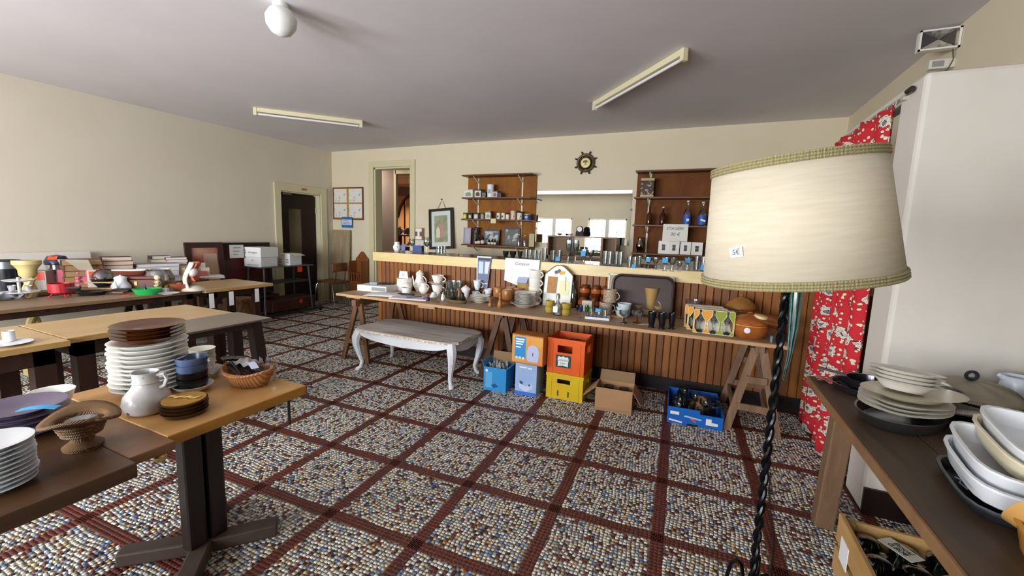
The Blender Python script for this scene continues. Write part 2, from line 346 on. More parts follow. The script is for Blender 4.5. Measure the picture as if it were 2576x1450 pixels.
# ================================================================ shared shapes
def vessel(outer, t=.06, inner=None, base=None):
    """closed profile: outer wall from the axis up to the rim, then back down inside"""
    if inner is None: inner = [(max(r - t, 0.0), z) for r, z in outer if z > (base or .0)][::-1] + [(0, (base or 0) + t)]
    return outer + inner
SH = {  # outline fractions of half-width and height
    'plate': vessel([(0, 0), (.55, 0), (.6, .25), (1, 1)], inner=[(.96, 1.02), (.58, .45), (0, .42)]),
    'soup': vessel([(0, 0), (.55, 0), (.78, .75), (1, 1)], inner=[(.98, 1.03), (.75, .88), (.52, .2), (0, .18)]),
    'bowl': vessel([(0, 0), (.45, 0), (.48, .06), (.82, .5), (1, 1)], inner=[(.95, 1), (.76, .52), (.4, .14), (0, .12)]),
    'cup': vessel([(0, 0), (.5, 0), (.55, .06), (.78, .4), (.95, .85), (1, 1)], inner=[(.94, 1), (.7, .4), (.4, .12), (0, .1)]),
    'mug': vessel([(0, 0), (.93, 0), (1, .06), (1, 1)], inner=[(.9, 1), (.9, .1), (0, .08)]),
    'tumbler': vessel([(0, 0), (.82, 0), (.85, .02), (1, 1)], inner=[(.94, 1), (.8, .1), (0, .08)]),
    'goblet': vessel([(0, 0), (.8, 0), (.78, .03), (.2, .07), (.13, .2), (.13, .38), (.4, .47), (.85, .66), (1, .85), (.97, 1)], inner=[(.92, 1), (.94, .85), (.78, .67), (.35, .5), (0, .47)]),
    'coupe': vessel([(0, 0), (.62, 0), (.6, .04), (.18, .08), (.14, .45), (.5, .52), (.95, .72), (1, 1)], inner=[(.95, 1), (.9, .74), (.45, .56), (0, .54)]),
    'balloon': vessel([(0, 0), (.85, 0), (.82, .03), (.16, .06), (.13, .4), (.5, .44), (.95, .6), (1, .75), (.8, 1)], inner=[(.75, 1), (.94, .75), (.89, .61), (.45, .47), (0, .45)]),
    'bottle': vessel([(0, 0), (.95, 0), (1, .04), (1, .52), (.8, .64), (.34, .78), (.32, .96), (.38, .96), (.38, 1)], inner=[(.28, 1), (.26, .8), (.72, .63), (.92, .5), (.92, .05), (0, .04)]),
    'vase': vessel([(0, 0), (.6, 0), (.62, .04), (1, .35), (.98, .55), (.62, .8), (.66, .97), (.7, 1)], inner=[(.62, 1), (.55, .8), (.9, .55), (.9, .35), (.5, .08), (0, .06)]),
    'pot': vessel([(0, 0), (.8, 0), (.86, .05), (1, .45), (.95, .9), (1, 1)], inner=[(.9, 1), (.88, .9), (.9, .45), (.75, .1), (0, .08)]),
    'umug': [(0, 0), (.95, 0), (1, .05), (1, .8), (.85, .97), (0, 1)],
    'jar': [(0, 0), (.78, 0), (.85, .04), (1, .35), (1, .62), (.72, .86), (.70, .92), (.5, .99), (0, 1)],
    'tin': [(0, 0), (.97, 0), (1, .03), (1, .8), (1.03, .81), (1.03, .97), (1, 1), (0, 1)],
    'lid': [(0, 0), (1, 0), (1, .12), (.85, .4), (.5, .7), (.18, .8), (.12, .84), (.2, .92), (.16, 1), (0, 1)],
    'mill': [(0, 0), (.85, 0), (1, .12), (.95, .32), (.5, .48), (.42, .55), (.62, .62), (.42, .72), (.7, .86), (.5, .97), (0, 1)],
    'tcup': vessel([(0, 0), (.62, 0), (.66, .05), (.72, .45), (1, 1)], inner=[(.93, 1), (.65, .45), (.55, .1), (0, .08)]),
    'dish': vessel([(0, 0), (.8, 0), (.86, .1), (1, 1)], inner=[(.95, 1), (.8, .2), (0, .14)]),
}
def lat(kind, w, h, n=24, sx=1.0, sy=1.0):
    return MB().lathe([(r * w / 2, z * h) for r, z in SH[kind]], n, sx=sx, sy=sy)
def handle(w, h, z0=.2, z1=.85, out=.55, r=.09, a=0.0):
    """loop handle on the side of a vessel"""
    R = w / 2; ca, sa = math.cos(a), math.sin(a); pts = []
    for i in range(9):
        t = i / 8; x = R * .93 + R * out * math.sin(PI * t) ** .7; z = h * (z0 + (z1 - z0) * t)
        pts.append((x * ca, x * sa, z))
    return MB().tube(pts, r * R, 6)
def lob(name, label, cat, q, kind, mat, group=None, n=24, rz=0.0, parts=(), tilt=None, sx=1.0, sy=1.0):
    """turned thing resting at q=(x,y,z,width,height); parts = (name, mesh, material)"""
    if parts:
        t = thing(name, label, cat, q, rz, group, tilt and (tilt[0], tilt[1], rz))
        obj('body', lat(kind, q[3], q[4], n, sx, sy), mat, t, smooth=True)
        for p in parts: obj(p[0], p[1], p[2], t, smooth=True)
        return t
    o = obj(name, lat(kind, q[3], q[4], n, sx, sy), mat, None, q[:3], tilt and (tilt[0], tilt[1], rz) or (0, 0, rz), smooth=True)
    return tag(o, label, cat, group)
def stack(name, fmt, cat, q, kind, mat, n, dz, group, jit=.004, seg=28, tag_top=None):
    """n alike vessels piled up; each is a thing of its own; fmt takes the ordinal from the top"""
    ORD = ['top', 'second', 'third', 'fourth', 'fifth', 'sixth', 'seventh', 'eighth', 'ninth', 'tenth', 'eleventh', 'twelfth']
    me = None; out = []
    for i in range(n):
        k = n - 1 - i; od = 'bottom' if i == 0 and n > 1 else ORD[k]
        if me is None:
            o = obj(name, lat(kind, q[3], q[4], seg), mat, smooth=True); me = o.data
        else:
            o = bpy.data.objects.new(name, me); COL.objects.link(o)
        o.location = (q[0] + random.uniform(-jit, jit), q[1] + random.uniform(-jit, jit), q[2] + i * dz); o.rotation_euler = (0, 0, random.uniform(0, 6))
        tag(o, fmt % od, cat, group); out.append(o)
    return out
CLEAR = thin_glass('clear_glass', 'f6fafa', .06); CRYST = thin_glass('cut_glass', 'e9eeec', .14, .08)
CHROME = M('c9ccd0', .16, 1.0); STEEL = M('8a8d92', .35, .9)
TAGB = M('3d9bd6', .6); TAGR = M('d8402c', .6); TAGW = M('eef0f4', .6)
# ================================================================ tables and trestles
OAK = M('8b6a48', .6, kind='wood', col2='6f5136', sc_=4, dirx=(.6, 5, 5), bump=.1)
def trestle(label, x, y, wid, dep, h, mat, rz=0.0, group='wooden trestles under the long table', brace=(.22,)):
    """two splayed pairs of legs under a beam; wid along the beam"""
    t = thing('trestle', label, 'trestle', (x, y, 0), rz, group)
    obj('beam', MB().box(-wid / 2, wid / 2, -.03, .03, h - .07, h), mat, t, bevel=.003)
    for sx in (-1, 1):
        for sy in (-1, 1):
            obj('leg', MB().bar((sx * wid * .40, sy * .025, h - .05), (sx * wid * .48, sy * dep / 2, 0), .055, .03, up=(1, 0, 0)), mat, t)
        for z in brace:
            f = 1 - z / h
            obj('cross_bar', MB().bar((sx * wid * .47, -dep / 2 * f, z), (sx * wid * .47, dep / 2 * f, z), .022, .05), mat, t)
    for sy in (-1, 1):
        z = .16; f = 1 - z / h
        obj('stretcher', MB().bar((-wid * .46, sy * dep / 2 * f, z), (wid * .46, sy * dep / 2 * f, z), .022, .05), mat, t)
    return t
PLY = M('a98f72', .55, kind='wood', col2='8c7256', sc_=3, dirx=(.5, 6, 6), bump=.05)
tb = thing('table_board', 'long plywood board on trestles in front of the bar', 'table', (0, 0, 0))
obj('board', MB().box(-3.67, .64, 3.41, 4.05, .708, .73), PLY, tb, bevel=.003)
obj('edge_strip', MB().box(-3.67, .64, 3.396, 3.41, .704, .729), M('c09a70', .55, kind='wood', col2='a88058', sc_=4, dirx=(.5, 6, 6)), tb)
obj('batten', MB().box(-3.55, -3.35, 3.43, 4.0, .685, .708), PLY, tb); obj('batten', MB().box(-2.55, -2.35, 3.40, 3.46, .68, .704), PLY, tb)
TW = M('7d5a38', .6, kind='wood', col2='5f4228', sc_=4, dirx=(6, 6, .6))
trestle('brown wooden trestle under the table end by the chair', -3.36, 3.725, .76, .36, .685, TW, PI / 2)
trestle('dark wooden trestle standing among the boxes in the middle', -1.72, 3.84, .50, .40, .705, M('5b3d27', .6, kind='wood', col2='47301f', sc_=4), PI / 2)
trestle('grey brown wooden trestle beside the blue fruit crate', .47, 3.80, .64, .34, .705, M('8d7058', .65, kind='wood', col2='6e543e', sc_=4, dirx=(6, 6, .6)), PI / 2, brace=(.20, .42))
# a clamp on the edge of the long table
cl = thing('clamp', 'small grey blue clamp gripping the table edge by the casseroles', 'clamp', (0.531,3.478,0.73))
obj('jaw', MB().box(-.012, .012, -.02, .012, .0, .05), M('5d7480', .4, .5), cl, bevel=.003); obj('screw', MB().tube([(0, -.022, -.03), (0, -.022, .05)], .007), M('5d7480', .4, .5), cl)
# white bench with bowed apron and cabriole legs
WP = M('dfe4ea', .45, kind='speck', col2='b8a68e', sc_=30, mix=.75); GILT = M('c3ab74', .4, kind='speck', col2='e8e4da', sc_=40, mix=.5)
bn = thing('bench', 'low white painted bench with gilt edge and cabriole legs', 'bench', (-2.56, 3.42, 0))
bx, by = .60, .29
def outline(f, n=40, ex=0.0):
    p = []
    for i in range(n):
        a = 2 * PI * i / n; c, s_ = math.cos(a), math.sin(a); k = 5
        r = (abs(c) ** k + abs(s_) ** k) ** (-1 / k)
        bow = 1 + .035 * math.cos(4 * a) * -1
        p.append((c * r * (bx + ex) * bow * f, s_ * r * (by + ex) * bow * f))
    return p
obj('seat_top', MB().prism(outline(1, ex=.02), .432, .447, 'z'), M('d5d0cb', .5, kind='wood', col2='9d948d', sc_=2.2, dirx=(.5, 6, 1)), bn, bevel=.004)
obj('gilt_moulding', MB().tube([(x, y, .428) for x, y in outline(1, ex=.016)], .008, 6, closed=True), GILT, bn)
for ax in (0, 1):
    for s_ in (-1, 1):
        n = 16; top = []; bot = []
        for i in range(n + 1):
            u = i / n * 2 - 1; dz = .075 + .03 * (1 - abs(u)) - (.045 * abs(u) ** 6)
            top.append((u * ((bx if ax == 0 else by) - .05), .424)); bot.append((u * ((bx if ax == 0 else by) - .05), .424 - dz))
        m = MB().prism(top + bot[::-1], s_ * ((by if ax == 0 else bx) - .03) - .012, s_ * ((by if ax == 0 else bx) - .03) + .012, 'y' if ax == 0 else 'x')
        obj('apron', m, WP, bn)
for sx in (-1, 1):
    for sy in (-1, 1):
        k = [(0, .42, .046), (.034, .35, .046), (.036, .28, .038), (.008, .17, .026), (-.018, .09, .020), (-.004, .035, .018), (.026, .012, .023), (.034, 0, .020)]
        dx, dy = sx * .75, sy * .66
        obj('leg', MB().tube([(sx * (bx - .05) + dx * o_, sy * (by - .045) + dy * o_, z) for o_, z, r in k], [r for o_, z, r in k], 8), WP, bn, smooth=True)
# ---------------------------------------------------------------- boxes and crates in front of the bar
CARD = M('b08a66', .8, kind='soft', col2='a37d59', sc_=5); CARDI = M('8d7253', .85)
def carton(name, label, loc, rz, sx, sy, sz, mat, flaps=(), t=.004, inner=CARDI, front=None):
    """open box standing at loc (front-left bottom corner); flaps = (side, angle, length)"""
    b = thing(name, label, 'box', loc, rz)
    obj('front_panel', MB().box(0, sx, 0, t, 0, sz if front is None else front), mat, b); obj('back_panel', MB().box(0, sx, sy - t, sy, 0, sz), mat, b)
    obj('side_panel', MB().box(0, t, t, sy - t, 0, sz), mat, b); obj('side_panel', MB().box(sx - t, sx, t, sy - t, 0, sz), mat, b); obj('bottom_panel', MB().box(t, sx - t, t, sy - t, 0, t), inner, b)
    for side, ang, ln in flaps:
        c, s_ = math.cos(ang) * ln, math.sin(ang) * ln
        if side == 'f': m = MB().bar((sx / 2, 0, sz), (sx / 2, -c, sz + s_), sx * .98, t, up=(0, 0, 1))
        if side == 'b': m = MB().bar((sx / 2, sy, sz), (sx / 2, sy + c, sz + s_), sx * .98, t)
        if side == 'l': m = MB().bar((0, sy / 2, sz), (-c, sy / 2, sz + s_), sy * .98, t)
        if side == 'r': m = MB().bar((sx, sy / 2, sz), (sx + c, sy / 2, sz + s_), sy * .98, t)
        obj('flap', m, inner if side in 'b' else mat, b)
    return b
BLU = M('2f8fd0', .4); BLU2 = M('1f6fb4', .4)
b1 = carton('appliance_box', 'open bright blue carton with raised flap and clear bags inside', (-1.735, 3.31, 0), .05, .225, .20, .225, BLU, (('b', 1.35, .10), ('r', .6, .05), ('l', 1.2, .05)))
obj('picture_panel', MB().box(.02, .085, -.001, 0, .03, .18), M('5aa9dc', .4), b1); obj('logo_dot', MB().lathe([(0, 0), (.013, 0), (0, .001)], 16), WHITE, b1, (.03, -.001, .19), (PI / 2, 0, 0))
obj('picture_panel', MB().prism([(.075, .05), (.11, .03), (.15, .05), (.11, .075)], -.0012, 0, 'y'), M('1c4f86', .4), b1)
tag(obj('plastic_bag', MB().sheet(lambda u, v: ((u - .5) * .17, (v - .5) * .13, .05 + .045 * math.sin(u * 9) * math.cos(v * 8) + .02 * math.sin(u * 23 + v * 17)), 14, 12), M('dfe3e4', .15, trans=.6), None, (-1.63, 3.42, .16), smooth=True, solid=.002), 'crumpled clear bag inside the open blue carton', 'bag')
LBL = M('a9c3ea', .4, kind='soft', col2='8fb0e4', sc_=4)
b2 = thing('appliance_box', 'tall pale blue closed carton with printed appliance under the colourful box', 'box', (-1.435, 3.355, 0), .04)
obj('carton_body', MB().box(0, .205, 0, .21, 0, .30), LBL, b2, bevel=.002)
obj('picture_panel', MB().prism([(.04, .07), (.105, .035), (.165, .075), (.165, .115), (.105, .085), (.04, .115)], -.0012, 0, 'y'), M('c9d8f0', .4), b2); obj('picture_panel', MB().prism([(.045, .11), (.075, .098), (.075, .125), (.045, .135)], -.0018, 0, 'y'), M('3a5288', .4), b2); obj('picture_panel', MB().lathe([(0, 0), (.012, 0), (0, .001)], 12), M('3a5288', .4), b2, (.14, -.001, .10), (PI / 2, 0, 0))
obj('label_strip', MB().box(.04, .11, -.001, 0, .255, .268), WHITE, b2); obj('label_strip', MB().box(.12, .16, -.001, 0, .25, .263), WHITE, b2); obj('lower_band', MB().box(0, .205, -.001, 0, 0, .035), M('3f74d6', .4), b2)
b3 = thing('appliance_box', 'colourful orange and blue carton lying on the tall pale blue carton', 'box', (-1.47, 3.34, .30), -.02)
obj('carton_body', MB().box(0, .30, 0, .17, 0, .265), M('b5713a', .45), b3, bevel=.002)
obj('picture_panel', MB().box(.004, .296, -.001, 0, .012, .255), M('e0aa4e', .4, kind='soft', col2='d88a4a', sc_=6), b3); obj('picture_panel', MB().box(.03, .135, -.002, -.001, .05, .245), M('2b8fd4', .4), b3)
obj('picture_panel', MB().prism([(.15, .05), (.16, .03), (.25, .03), (.26, .06), (.265, .12), (.25, .165), (.205, .185), (.165, .165), (.148, .12)], -.003, -.001, 'y'), M('b9c6ea', .4), b3); obj('picture_panel', MB().box(.203, .209, -.004, -.003, .085, .115), INK, b3)
for k, (z, w_) in enumerate(((.222, .085), (.20, .08), (.178, .07), (.15, .05))): obj('lettering_bar', MB().box(.038, .038 + w_, -.003, -.002, z - .006, z + .006), WHITE, b3)
for k in range(3): obj('round_badge', MB().lathe([(0, 0), (.013, 0), (0, .001)], 14), M('cfe4f4', .4), b3, (.05 + .032 * k, -.003, .052), (PI / 2, 0, 0))
def crate(label, loc, mat, sx, sy, sz, wins, rz=0.0):
    c = thing('bottle_crate', label, 'crate', loc, rz); t = .012
    def wall(hole, x0, x1, name, f):
        m = MB(); (a, b_, z0, z1) = hole
        for r in ((x0, x1, 0, z0), (x0, x1, z1, sz), (x0, a, z0, z1), (b_, x1, z0, z1)): f(m, r)
        obj(name, m, mat, c)
    wall(wins, 0, sx, 'front_wall', lambda m, r: m.box(r[0], r[1], 0, t, r[2], r[3])); wall(wins, 0, sx, 'back_wall', lambda m, r: m.box(r[0], r[1], sy - t, sy, r[2], r[3]))
    hs = (sy * .3, sy * .7, sz * .55, sz * .8)
    for x in (0, sx - t): wall(hs, t, sy - t, 'side_wall', lambda m, r: m.box(x, x + t, r[0], r[1], r[2], r[3]))
    obj('bottom_panel', MB().box(t, sx - t, t, sy - t, 0, t), mat, c); obj('top_rim', MB().box(-.004, sx + .004, -.004, .0, sz - .03, sz).box(sx, sx + .004, 0, sy, sz - .03, sz).box(-.004, 0, 0, sy, sz - .03, sz), mat, c)
    for x in (.035, sx - .05): obj('rib', MB().box(x, x + .015, -.004, 0, 0, sz - .03), mat, c)
    return c
cy = crate('yellow plastic bottle crate under the orange crate', (-1.16, 3.43, 0), M('d9b81e', .4, kind='soft', col2='cfae1c', sc_=4), .335, .31, .235, (.10, .22, .145, .185))
obj('grip_slot', MB().box(.105, .117, -.002, .006, .03, .08), M('4a3a10', .6), cy); obj('grip_slot', MB().box(.20, .212, -.002, .006, .03, .08), M('4a3a10', .6), cy)
co = crate('orange plastic bottle crate with dark drink label on top of the yellow crate', (-1.16, 3.43, .237), M('e2611d', .4, kind='soft', col2='d85a1c', sc_=4), .335, .31, .315, (.09, .225, .19, .255))
obj('label_plate', MB().box(.08, .215, -.006, -.003, .06, .17), M('1d4a50', .4), co)
obj('emblem', MB().prism([(.10, .07), (.15, .078), (.195, .07), (.192, .10), (.20, .13), (.19, .158), (.165, .153), (.147, .163), (.13, .153), (.105, .158), (.095, .13), (.103, .10)], -.0075, -.006, 'y'), M('e6efe9', .4), co)
text('CANADA', .026, M('1d4a50', .5), co, (.148, -.008, .125)); text('DRY', .026, M('1d4a50', .5), co, (.148, -.008, .095))
b5 = carton('cardboard_box', 'open brown cardboard box with folded flaps holding glassware', (-.70, 3.365, 0), .06, .30, .22, .20, CARD, (('l', -.75, .14), ('r', -1.0, .13), ('b', 1.15, .09)))
obj('packing_tape', MB().box(.0, .30, -.0015, 0, .0, .028), M('9b7c5e', .35), b5)
for k in range(4): lob('drinking_glass', 'clear glass inside the brown cardboard box, ' + ('at its left back', 'at its right back', 'at its left front', 'at its right front')[k], 'glass', (-.62 + .13 * (k % 2), 3.53 - .08 * (k // 2), .01, .085, .16), 'tumbler', CRYST, 'glasses in the cardboard box')
FB = M('1463c0', .4); 
b6 = carton('fruit_crate', 'low blue cardboard fruit crate full of clear glassware', (-.125, 3.405, 0), .055, .40, .50, .125, FB, inner=M('3d3a36', .8), front=.105)
obj('front_tab', MB().box(.0, .235, 0, .004, .105, .135), FB, b6); obj('label_sticker', MB().box(.02, .085, -.001, 0, .075, .10), WHITE, b6); obj('label_sticker', MB().prism([(.28, .03), (.365, .03), (.365, .052), (.32, .055), (.32, .08), (.28, .08)], -.001, 0, 'y'), WHITE, b6)
obj('label_sticker', MB().prism([(.012, .022), (.11, .012), (.112, .024), (.014, .036)], -.001, 0, 'y'), M('f2dfe6', .5), b6); obj('printed_logo', MB().prism([(.12, .068), (.245, .055), (.25, .066), (.13, .08)], -.001, 0, 'y'), M('a8cfe0', .5), b6); obj('printed_logo', MB().prism([(.165, .06), (.205, .03), (.215, .036), (.19, .062)], -.0015, 0, 'y'), M('d8504a', .5), b6)
obj('hand_hole', MB().box(.15, .225, -.001, .002, 0, .016), M('10100f', .9), b6)
pos = [(.07, .08), (.16, .10), (.25, .08), (.33, .12), (.07, .19), (.17, .21), (.27, .22), (.34, .27), (.09, .31), (.19, .34), (.29, .38), (.10, .42)]
gk = ['goblet', 'tumbler', 'bowl', 'tumbler', 'goblet', 'bowl', 'goblet', 'tumbler', 'tumbler', 'goblet', 'bowl', 'goblet']
nm = ['nearest the front left corner', 'second in the front row', 'third in the front row', 'in the front right corner', 'at the left of the second row', 'in the middle of the second row', 'third in the second row', 'at the right of the second row', 'at the left of the third row', 'in the middle of the third row', 'at the right of the third row', 'in the back left corner']
for (x, y), kd, n_ in zip(pos, gk, nm): lob('drinking_glass', 'clear glass %s in the blue fruit crate, %s' % ({'goblet': 'goblet', 'tumbler': 'tumbler', 'bowl': 'bowl'}[kd], n_), 'glass', (-.125 + x, 3.405 + y + .02, .006, .085, .15 if kd != 'bowl' else .12), kd, CRYST, 'glassware in the blue fruit crate')
for k, (x, y, a) in enumerate(((.20, .15, .3), (.24, .30, -.4))): lob('coaster', 'round pale wooden saucer standing among the crate glasses, ' + ('nearer' , 'farther')[k] + ' one', 'saucer', (-.125 + x, 3.43 + y, .075, .13, .012), 'plate', M('c49a6c', .5), tilt=(.9, a), rz=a)
# ---------------------------------------------------------------- chair, plank, wall rack by the corner
CHW = M('7d4a26', .4, kind='wood', col2='653a1c', sc_=3, dirx=(1, 5, 5))
ch = thing('school_chair', 'brown plywood school chair with chromed tube legs in the corner', 'chair', (-6.26, 5.70, 0), math.radians(95))
obj('seat', MB().sheet(lambda u, v: ((u - .5) * .40, (v - .5) * .40, .45 + .02 * (2 * v - 1) ** 2 * (1 if v > .5 else -1) + .012 * (2 * u - 1) ** 2), 10, 10), CHW, ch, smooth=True, solid=.012)
obj('backrest', MB().sheet(lambda u, v: ((u - .5) * .40, -.20 - .04 + .05 * (2 * u - 1) ** 2, .66 + v * .16 - .015 * (2 * u - 1) ** 2), 12, 6), CHW, ch, smooth=True, solid=.012)
for sx in (-1, 1):
    obj('leg', MB().tube([(sx * .10, .16, .435), (sx * .16, .17, .43), (sx * .18, .19, .40), (sx * .20, .23, 0)], .011), CHROME, ch, smooth=True)
    obj('leg', MB().tube([(sx * .10, -.16, .435), (sx * .16, -.17, .43), (sx * .18, -.18, .40), (sx * .20, -.24, 0)], .011), CHROME, ch, smooth=True)
    obj('back_post', MB().tube([(sx * .12, -.10, .44), (sx * .12, -.17, .45), (sx * .12, -.20, .50), (sx * .12, -.23, .78)], .009), CHROME, ch, smooth=True)
    obj('foot_cap', MB().tube([(sx * .20, .23, 0), (sx * .2, .229, .02)], .014), INK, ch)
pk = thing('plank', 'wide weathered wooden plank leaning on the wall behind the chair', 'plank', (-6.58, 6.06, 0), 0, None, (math.radians(-3.5), 0, 0))
PLK = M('a39174', .75, kind='wood', col2='8a795e', sc_=3, dirx=(6, 6, .7), bump=.1)
obj('board', MB().box(-.10, .185, -.015, .015, 0, 1.42), PLK, pk); obj('board', MB().box(.19, .355, -.015, .015, 0, 1.42), PLK, pk)
RW = M('8e5526', .4, kind='wood', col2='74431c', sc_=3, dirx=(5, 5, .8))
rk = thing('spindle_rack', 'small brown wooden rack with spindles and pointed top beside the chair', 'rack', (-5.94, 6.04, .20), 0)
obj('back_board', MB().prism([(-.15, 0), (.15, 0), (.15, .68), (.10, .72), (.03, .80), (0, .82), (-.03, .80), (-.10, .72), (-.15, .68)], .10, .118, 'y'), RW, rk); obj('side_board', MB().box(-.15, -.132, -.08, .10, 0, .64), RW, rk); obj('side_board', MB().box(.132, .15, -.08, .10, 0, .64), RW, rk)
obj('front_board', MB().box(-.132, .132, -.08, -.065, 0, .26), RW, rk); obj('shelf', MB().box(-.132, .132, -.08, .10, .40, .415), RW, rk); obj('bottom_board', MB().box(-.132, .132, -.065, .10, .0, .015), RW, rk)
for k in range(4): obj('spindle', MB().lathe([(.009, 0), (.014, .03), (.007, .06), (.012, .08), (.009, .14)], 10), RW, rk, (-.09 + .06 * k, -.07, .26), smooth=True)
obj('foot', MB().box(-.13, .13, -.05, .1, -.2, 0), M('2a1a12', .6), rk)
# ================================================================ things on the long table
POR = M('eceae2', .25, kind='spot', col2='9a4050', sc_=22, mix=.10); PORW = M('e9e7df', .25); PORB = M('e4e8ee', .25, kind='spot', col2='6d82b4', sc_=45, mix=.16)
STONE = M('a88b52', .4, kind='soft', col2='8d7140', sc_=6); HONEY = M('a5703a', .3, kind='soft', col2='8a5a2a', sc_=8); BRN = M('7a3a16', .18, kind='soft', col2='5c2a10', sc_=6); BLK = M('101114', .2)
dv = thing('disc_player', 'white cardboard box with grey device and loose cables on the table end', 'box', (-3.45,3.83,0.73), .1)
obj('carton_body', MB().box(-.20, .20, -.13, .13, 0, .07), M('d9dbd8', .5), dv, bevel=.002); obj('side_print', MB().box(.0, .19, -.132, -.13, .015, .055), M('8b8d8e', .5), dv)
obj('adapter', MB().box(-.08, .02, -.06, .02, .07, .105), M('8f9498', .4), dv, bevel=.006); obj('cable', MB().tube([(-.02 + .09 * math.cos(i * .7) + .012 * i, .02 + .05 * math.sin(i * .9), .078 + .012 * math.sin(i * 1.3)) for i in range(16)], .005), INK, dv)
tag(obj('plastic_packet', MB().sheet(lambda u, v: ((u - .5) * .46, (v - .5) * .26, .018 * (1 - (2 * u - 1) ** 4) * (1 - (2 * v - 1) ** 4) + .003 * math.sin(u * 30) * math.sin(v * 19)), 20, 12), M('d7dadc', .35), None, (-3.137,3.627,0.73), (0, 0, .35), smooth=True, solid=.004), 'flat white plastic packet lying before the white device box', 'packet')
sb = thing('tea_canister', 'cream canister with a folded price card standing on top', 'canister', (-3.207,4.018,0.73,0.164,0.135))
obj('body', lat('pot', .20, .15), PORW, sb, smooth=True); cdm = MB().prism([(-.07, 0), (.07, 0), (.055, .085), (-.055, .085)], -.03, -.027, 'y'); obj('price_card', cdm, TAGW, sb, (0, 0, .15)); text('1€', .04, M('7a86b0', .6), sb, (0, -.032, .19))
t = lob('sugar_bowl', 'round white lidded sugar bowl in front of the canister', 'bowl', (-3.028,3.823,0.73,0.11,0.073), 'pot', PORW, parts=[('lid', lat('lid', .12, .06), PORW)]); t.children[1].location = (0, 0, .085)
def potlike(name, label, q, kind, mat, spout=True, lid=True, hk=0.0, cat='pot'):
    w_, h_ = q[3], q[4]; t = thing(name, label, cat, q, 0)
    obj('body', MB().lathe([(r * w_ / 2, z * h_) for r, z in [(0, 0), (.55, 0), (.62, .05), (1, .28), (.95, .45), (.62, .72), (.6, .9), (.64, .92), (.6, .92), (0, .9)]], 24), mat, t, smooth=True)
    if lid: obj('lid', lat('lid', w_ * .66, h_ * .22), mat, t, (0, 0, h_ * .91), smooth=True)
    obj('handle', MB().tube([(w_ / 2 * (.55 + .75 * math.sin(PI * i / 8) ** .8), 0, h_ * (.34 + .5 * i / 8)) for i in range(9)], w_ * .04, 6), mat, t, smooth=True)
    if spout: obj('spout', MB().tube([(-w_ * .42, 0, h_ * .25), (-w_ * .6, 0, h_ * .35), (-w_ * .66, 0, h_ * .6), (-w_ * .76, 0, h_ * .8)], [w_ * .09, w_ * .08, w_ * .055, w_ * .04], 8), mat, t, smooth=True)
    return t
potlike('coffee_pot', 'tall white porcelain coffee pot with red flowers and curved spout', (-2.998,4.029,0.73,0.142,0.23), 'pot', POR)
potlike('milk_jug', 'white porcelain jug with red flowers in front of the coffee pot', (-2.875,3.939,0.73,0.111,0.138), 'pot', POR, spout=False, lid=False)
tag(obj('glasses_case', MB().box(-.10, .10, -.03, .03, 0, .028), INK, None, (-2.923,3.676,0.73), (0, 0, .12), bevel=.012), 'small black case lying behind the notepad', 'case')
np_ = thing('notepad', 'pale lilac notepad with a pen lying on the table edge', 'notepad', (-2.772,3.579,0.73), .22); obj('pages', MB().box(-.21, .21, -.11, .11, 0, .012), M('cfc8d6', .7), np_); obj('pen', MB().tube([(-.03, -.05, .017), (.09, .06, .017)], .006), M('4a4a66', .4), np_)
pb = thing('trinket_box', 'tiny purple box with reddish knob beside the notepad', 'box', (-2.551,3.544,0.73), .1); obj('body', MB().box(-.025, .025, -.025, .025, 0, .035), M('463a58', .5), pb); obj('knob', MB().ball((.005, 0, .05), .02), M('8a5a4a', .5), pb)
tag(obj('spectacle_arm', MB().tube([(0, 0, .006), (.06, -.012, .01), (.10, -.03, .006), (.115, -.045, .006)], .005), M('5c3a24', .5), None, (-2.476,3.536,0.73)), 'thin curved brown arm lying beside the purple trinket box', 'wire')
# cup tower
c1 = lob('teacup', 'white flowered teacup at the bottom of the cup tower', 'cup', (-2.739,4.021,0.73,0.148,0.109), 'cup', POR, parts=[('handle', handle(0.152, 0.095), POR)])
zc = c1.location.z
tag(obj('saucer', lat('plate', .23, .022), POR, None, (c1.location.x, c1.location.y, zc + .112), smooth=True), 'white flowered saucer in the middle of the cup tower', 'saucer')
lob('teacup', 'white flowered teacup on top of the cup tower', 'cup', (c1.location.x, c1.location.y, zc + .126, .145, .092), 'cup', POR, parts=[('handle', handle(.145, .092), POR)])
potlike('creamer', 'small grey white creamer in front of the cup tower', (-2.566,3.694,0.73,0.081,0.077), 'pot', M('d3d6da', .25), spout=False, lid=False, cat='jug')
potlike('salt_pot', 'tiny white porcelain shaker beside the small creamer', (-2.415,3.642,0.73,0.042,0.071), 'pot', PORW, spout=False, cat='shaker')
gb = thing('glass_block', 'pile of clear pressed glass bowls standing beside the cup tower', 'glassware', (-2.472,3.901,0.73,0.133,0.168))
for k in range(4): obj('glass_bowl', lat('tumbler', .14, .09, 16), CRYST, gb, (-.035 + .07 * (k % 2), .05 * (k // 2 % 2), .085 * (k // 2)), smooth=True)
dk = thing('ornament', 'oval bronze dish with two small dark birds', 'ornament', (-2.227,3.622,0.73,0.164,0.09))
obj('dish', lat('dish', .20, .035, sx=1.2, sy=.7), M('7d6d50', .4, .3), dk, smooth=True)
for x in (-.05, .06): obj('bird', MB().lathe([(0, 0), (.028, .01), (.036, .035), (.02, .06), (.022, .075), (.008, .095), (0, .097)], 12), M('2f2a20', .35, .4), dk, (x, 0, .02), smooth=True)
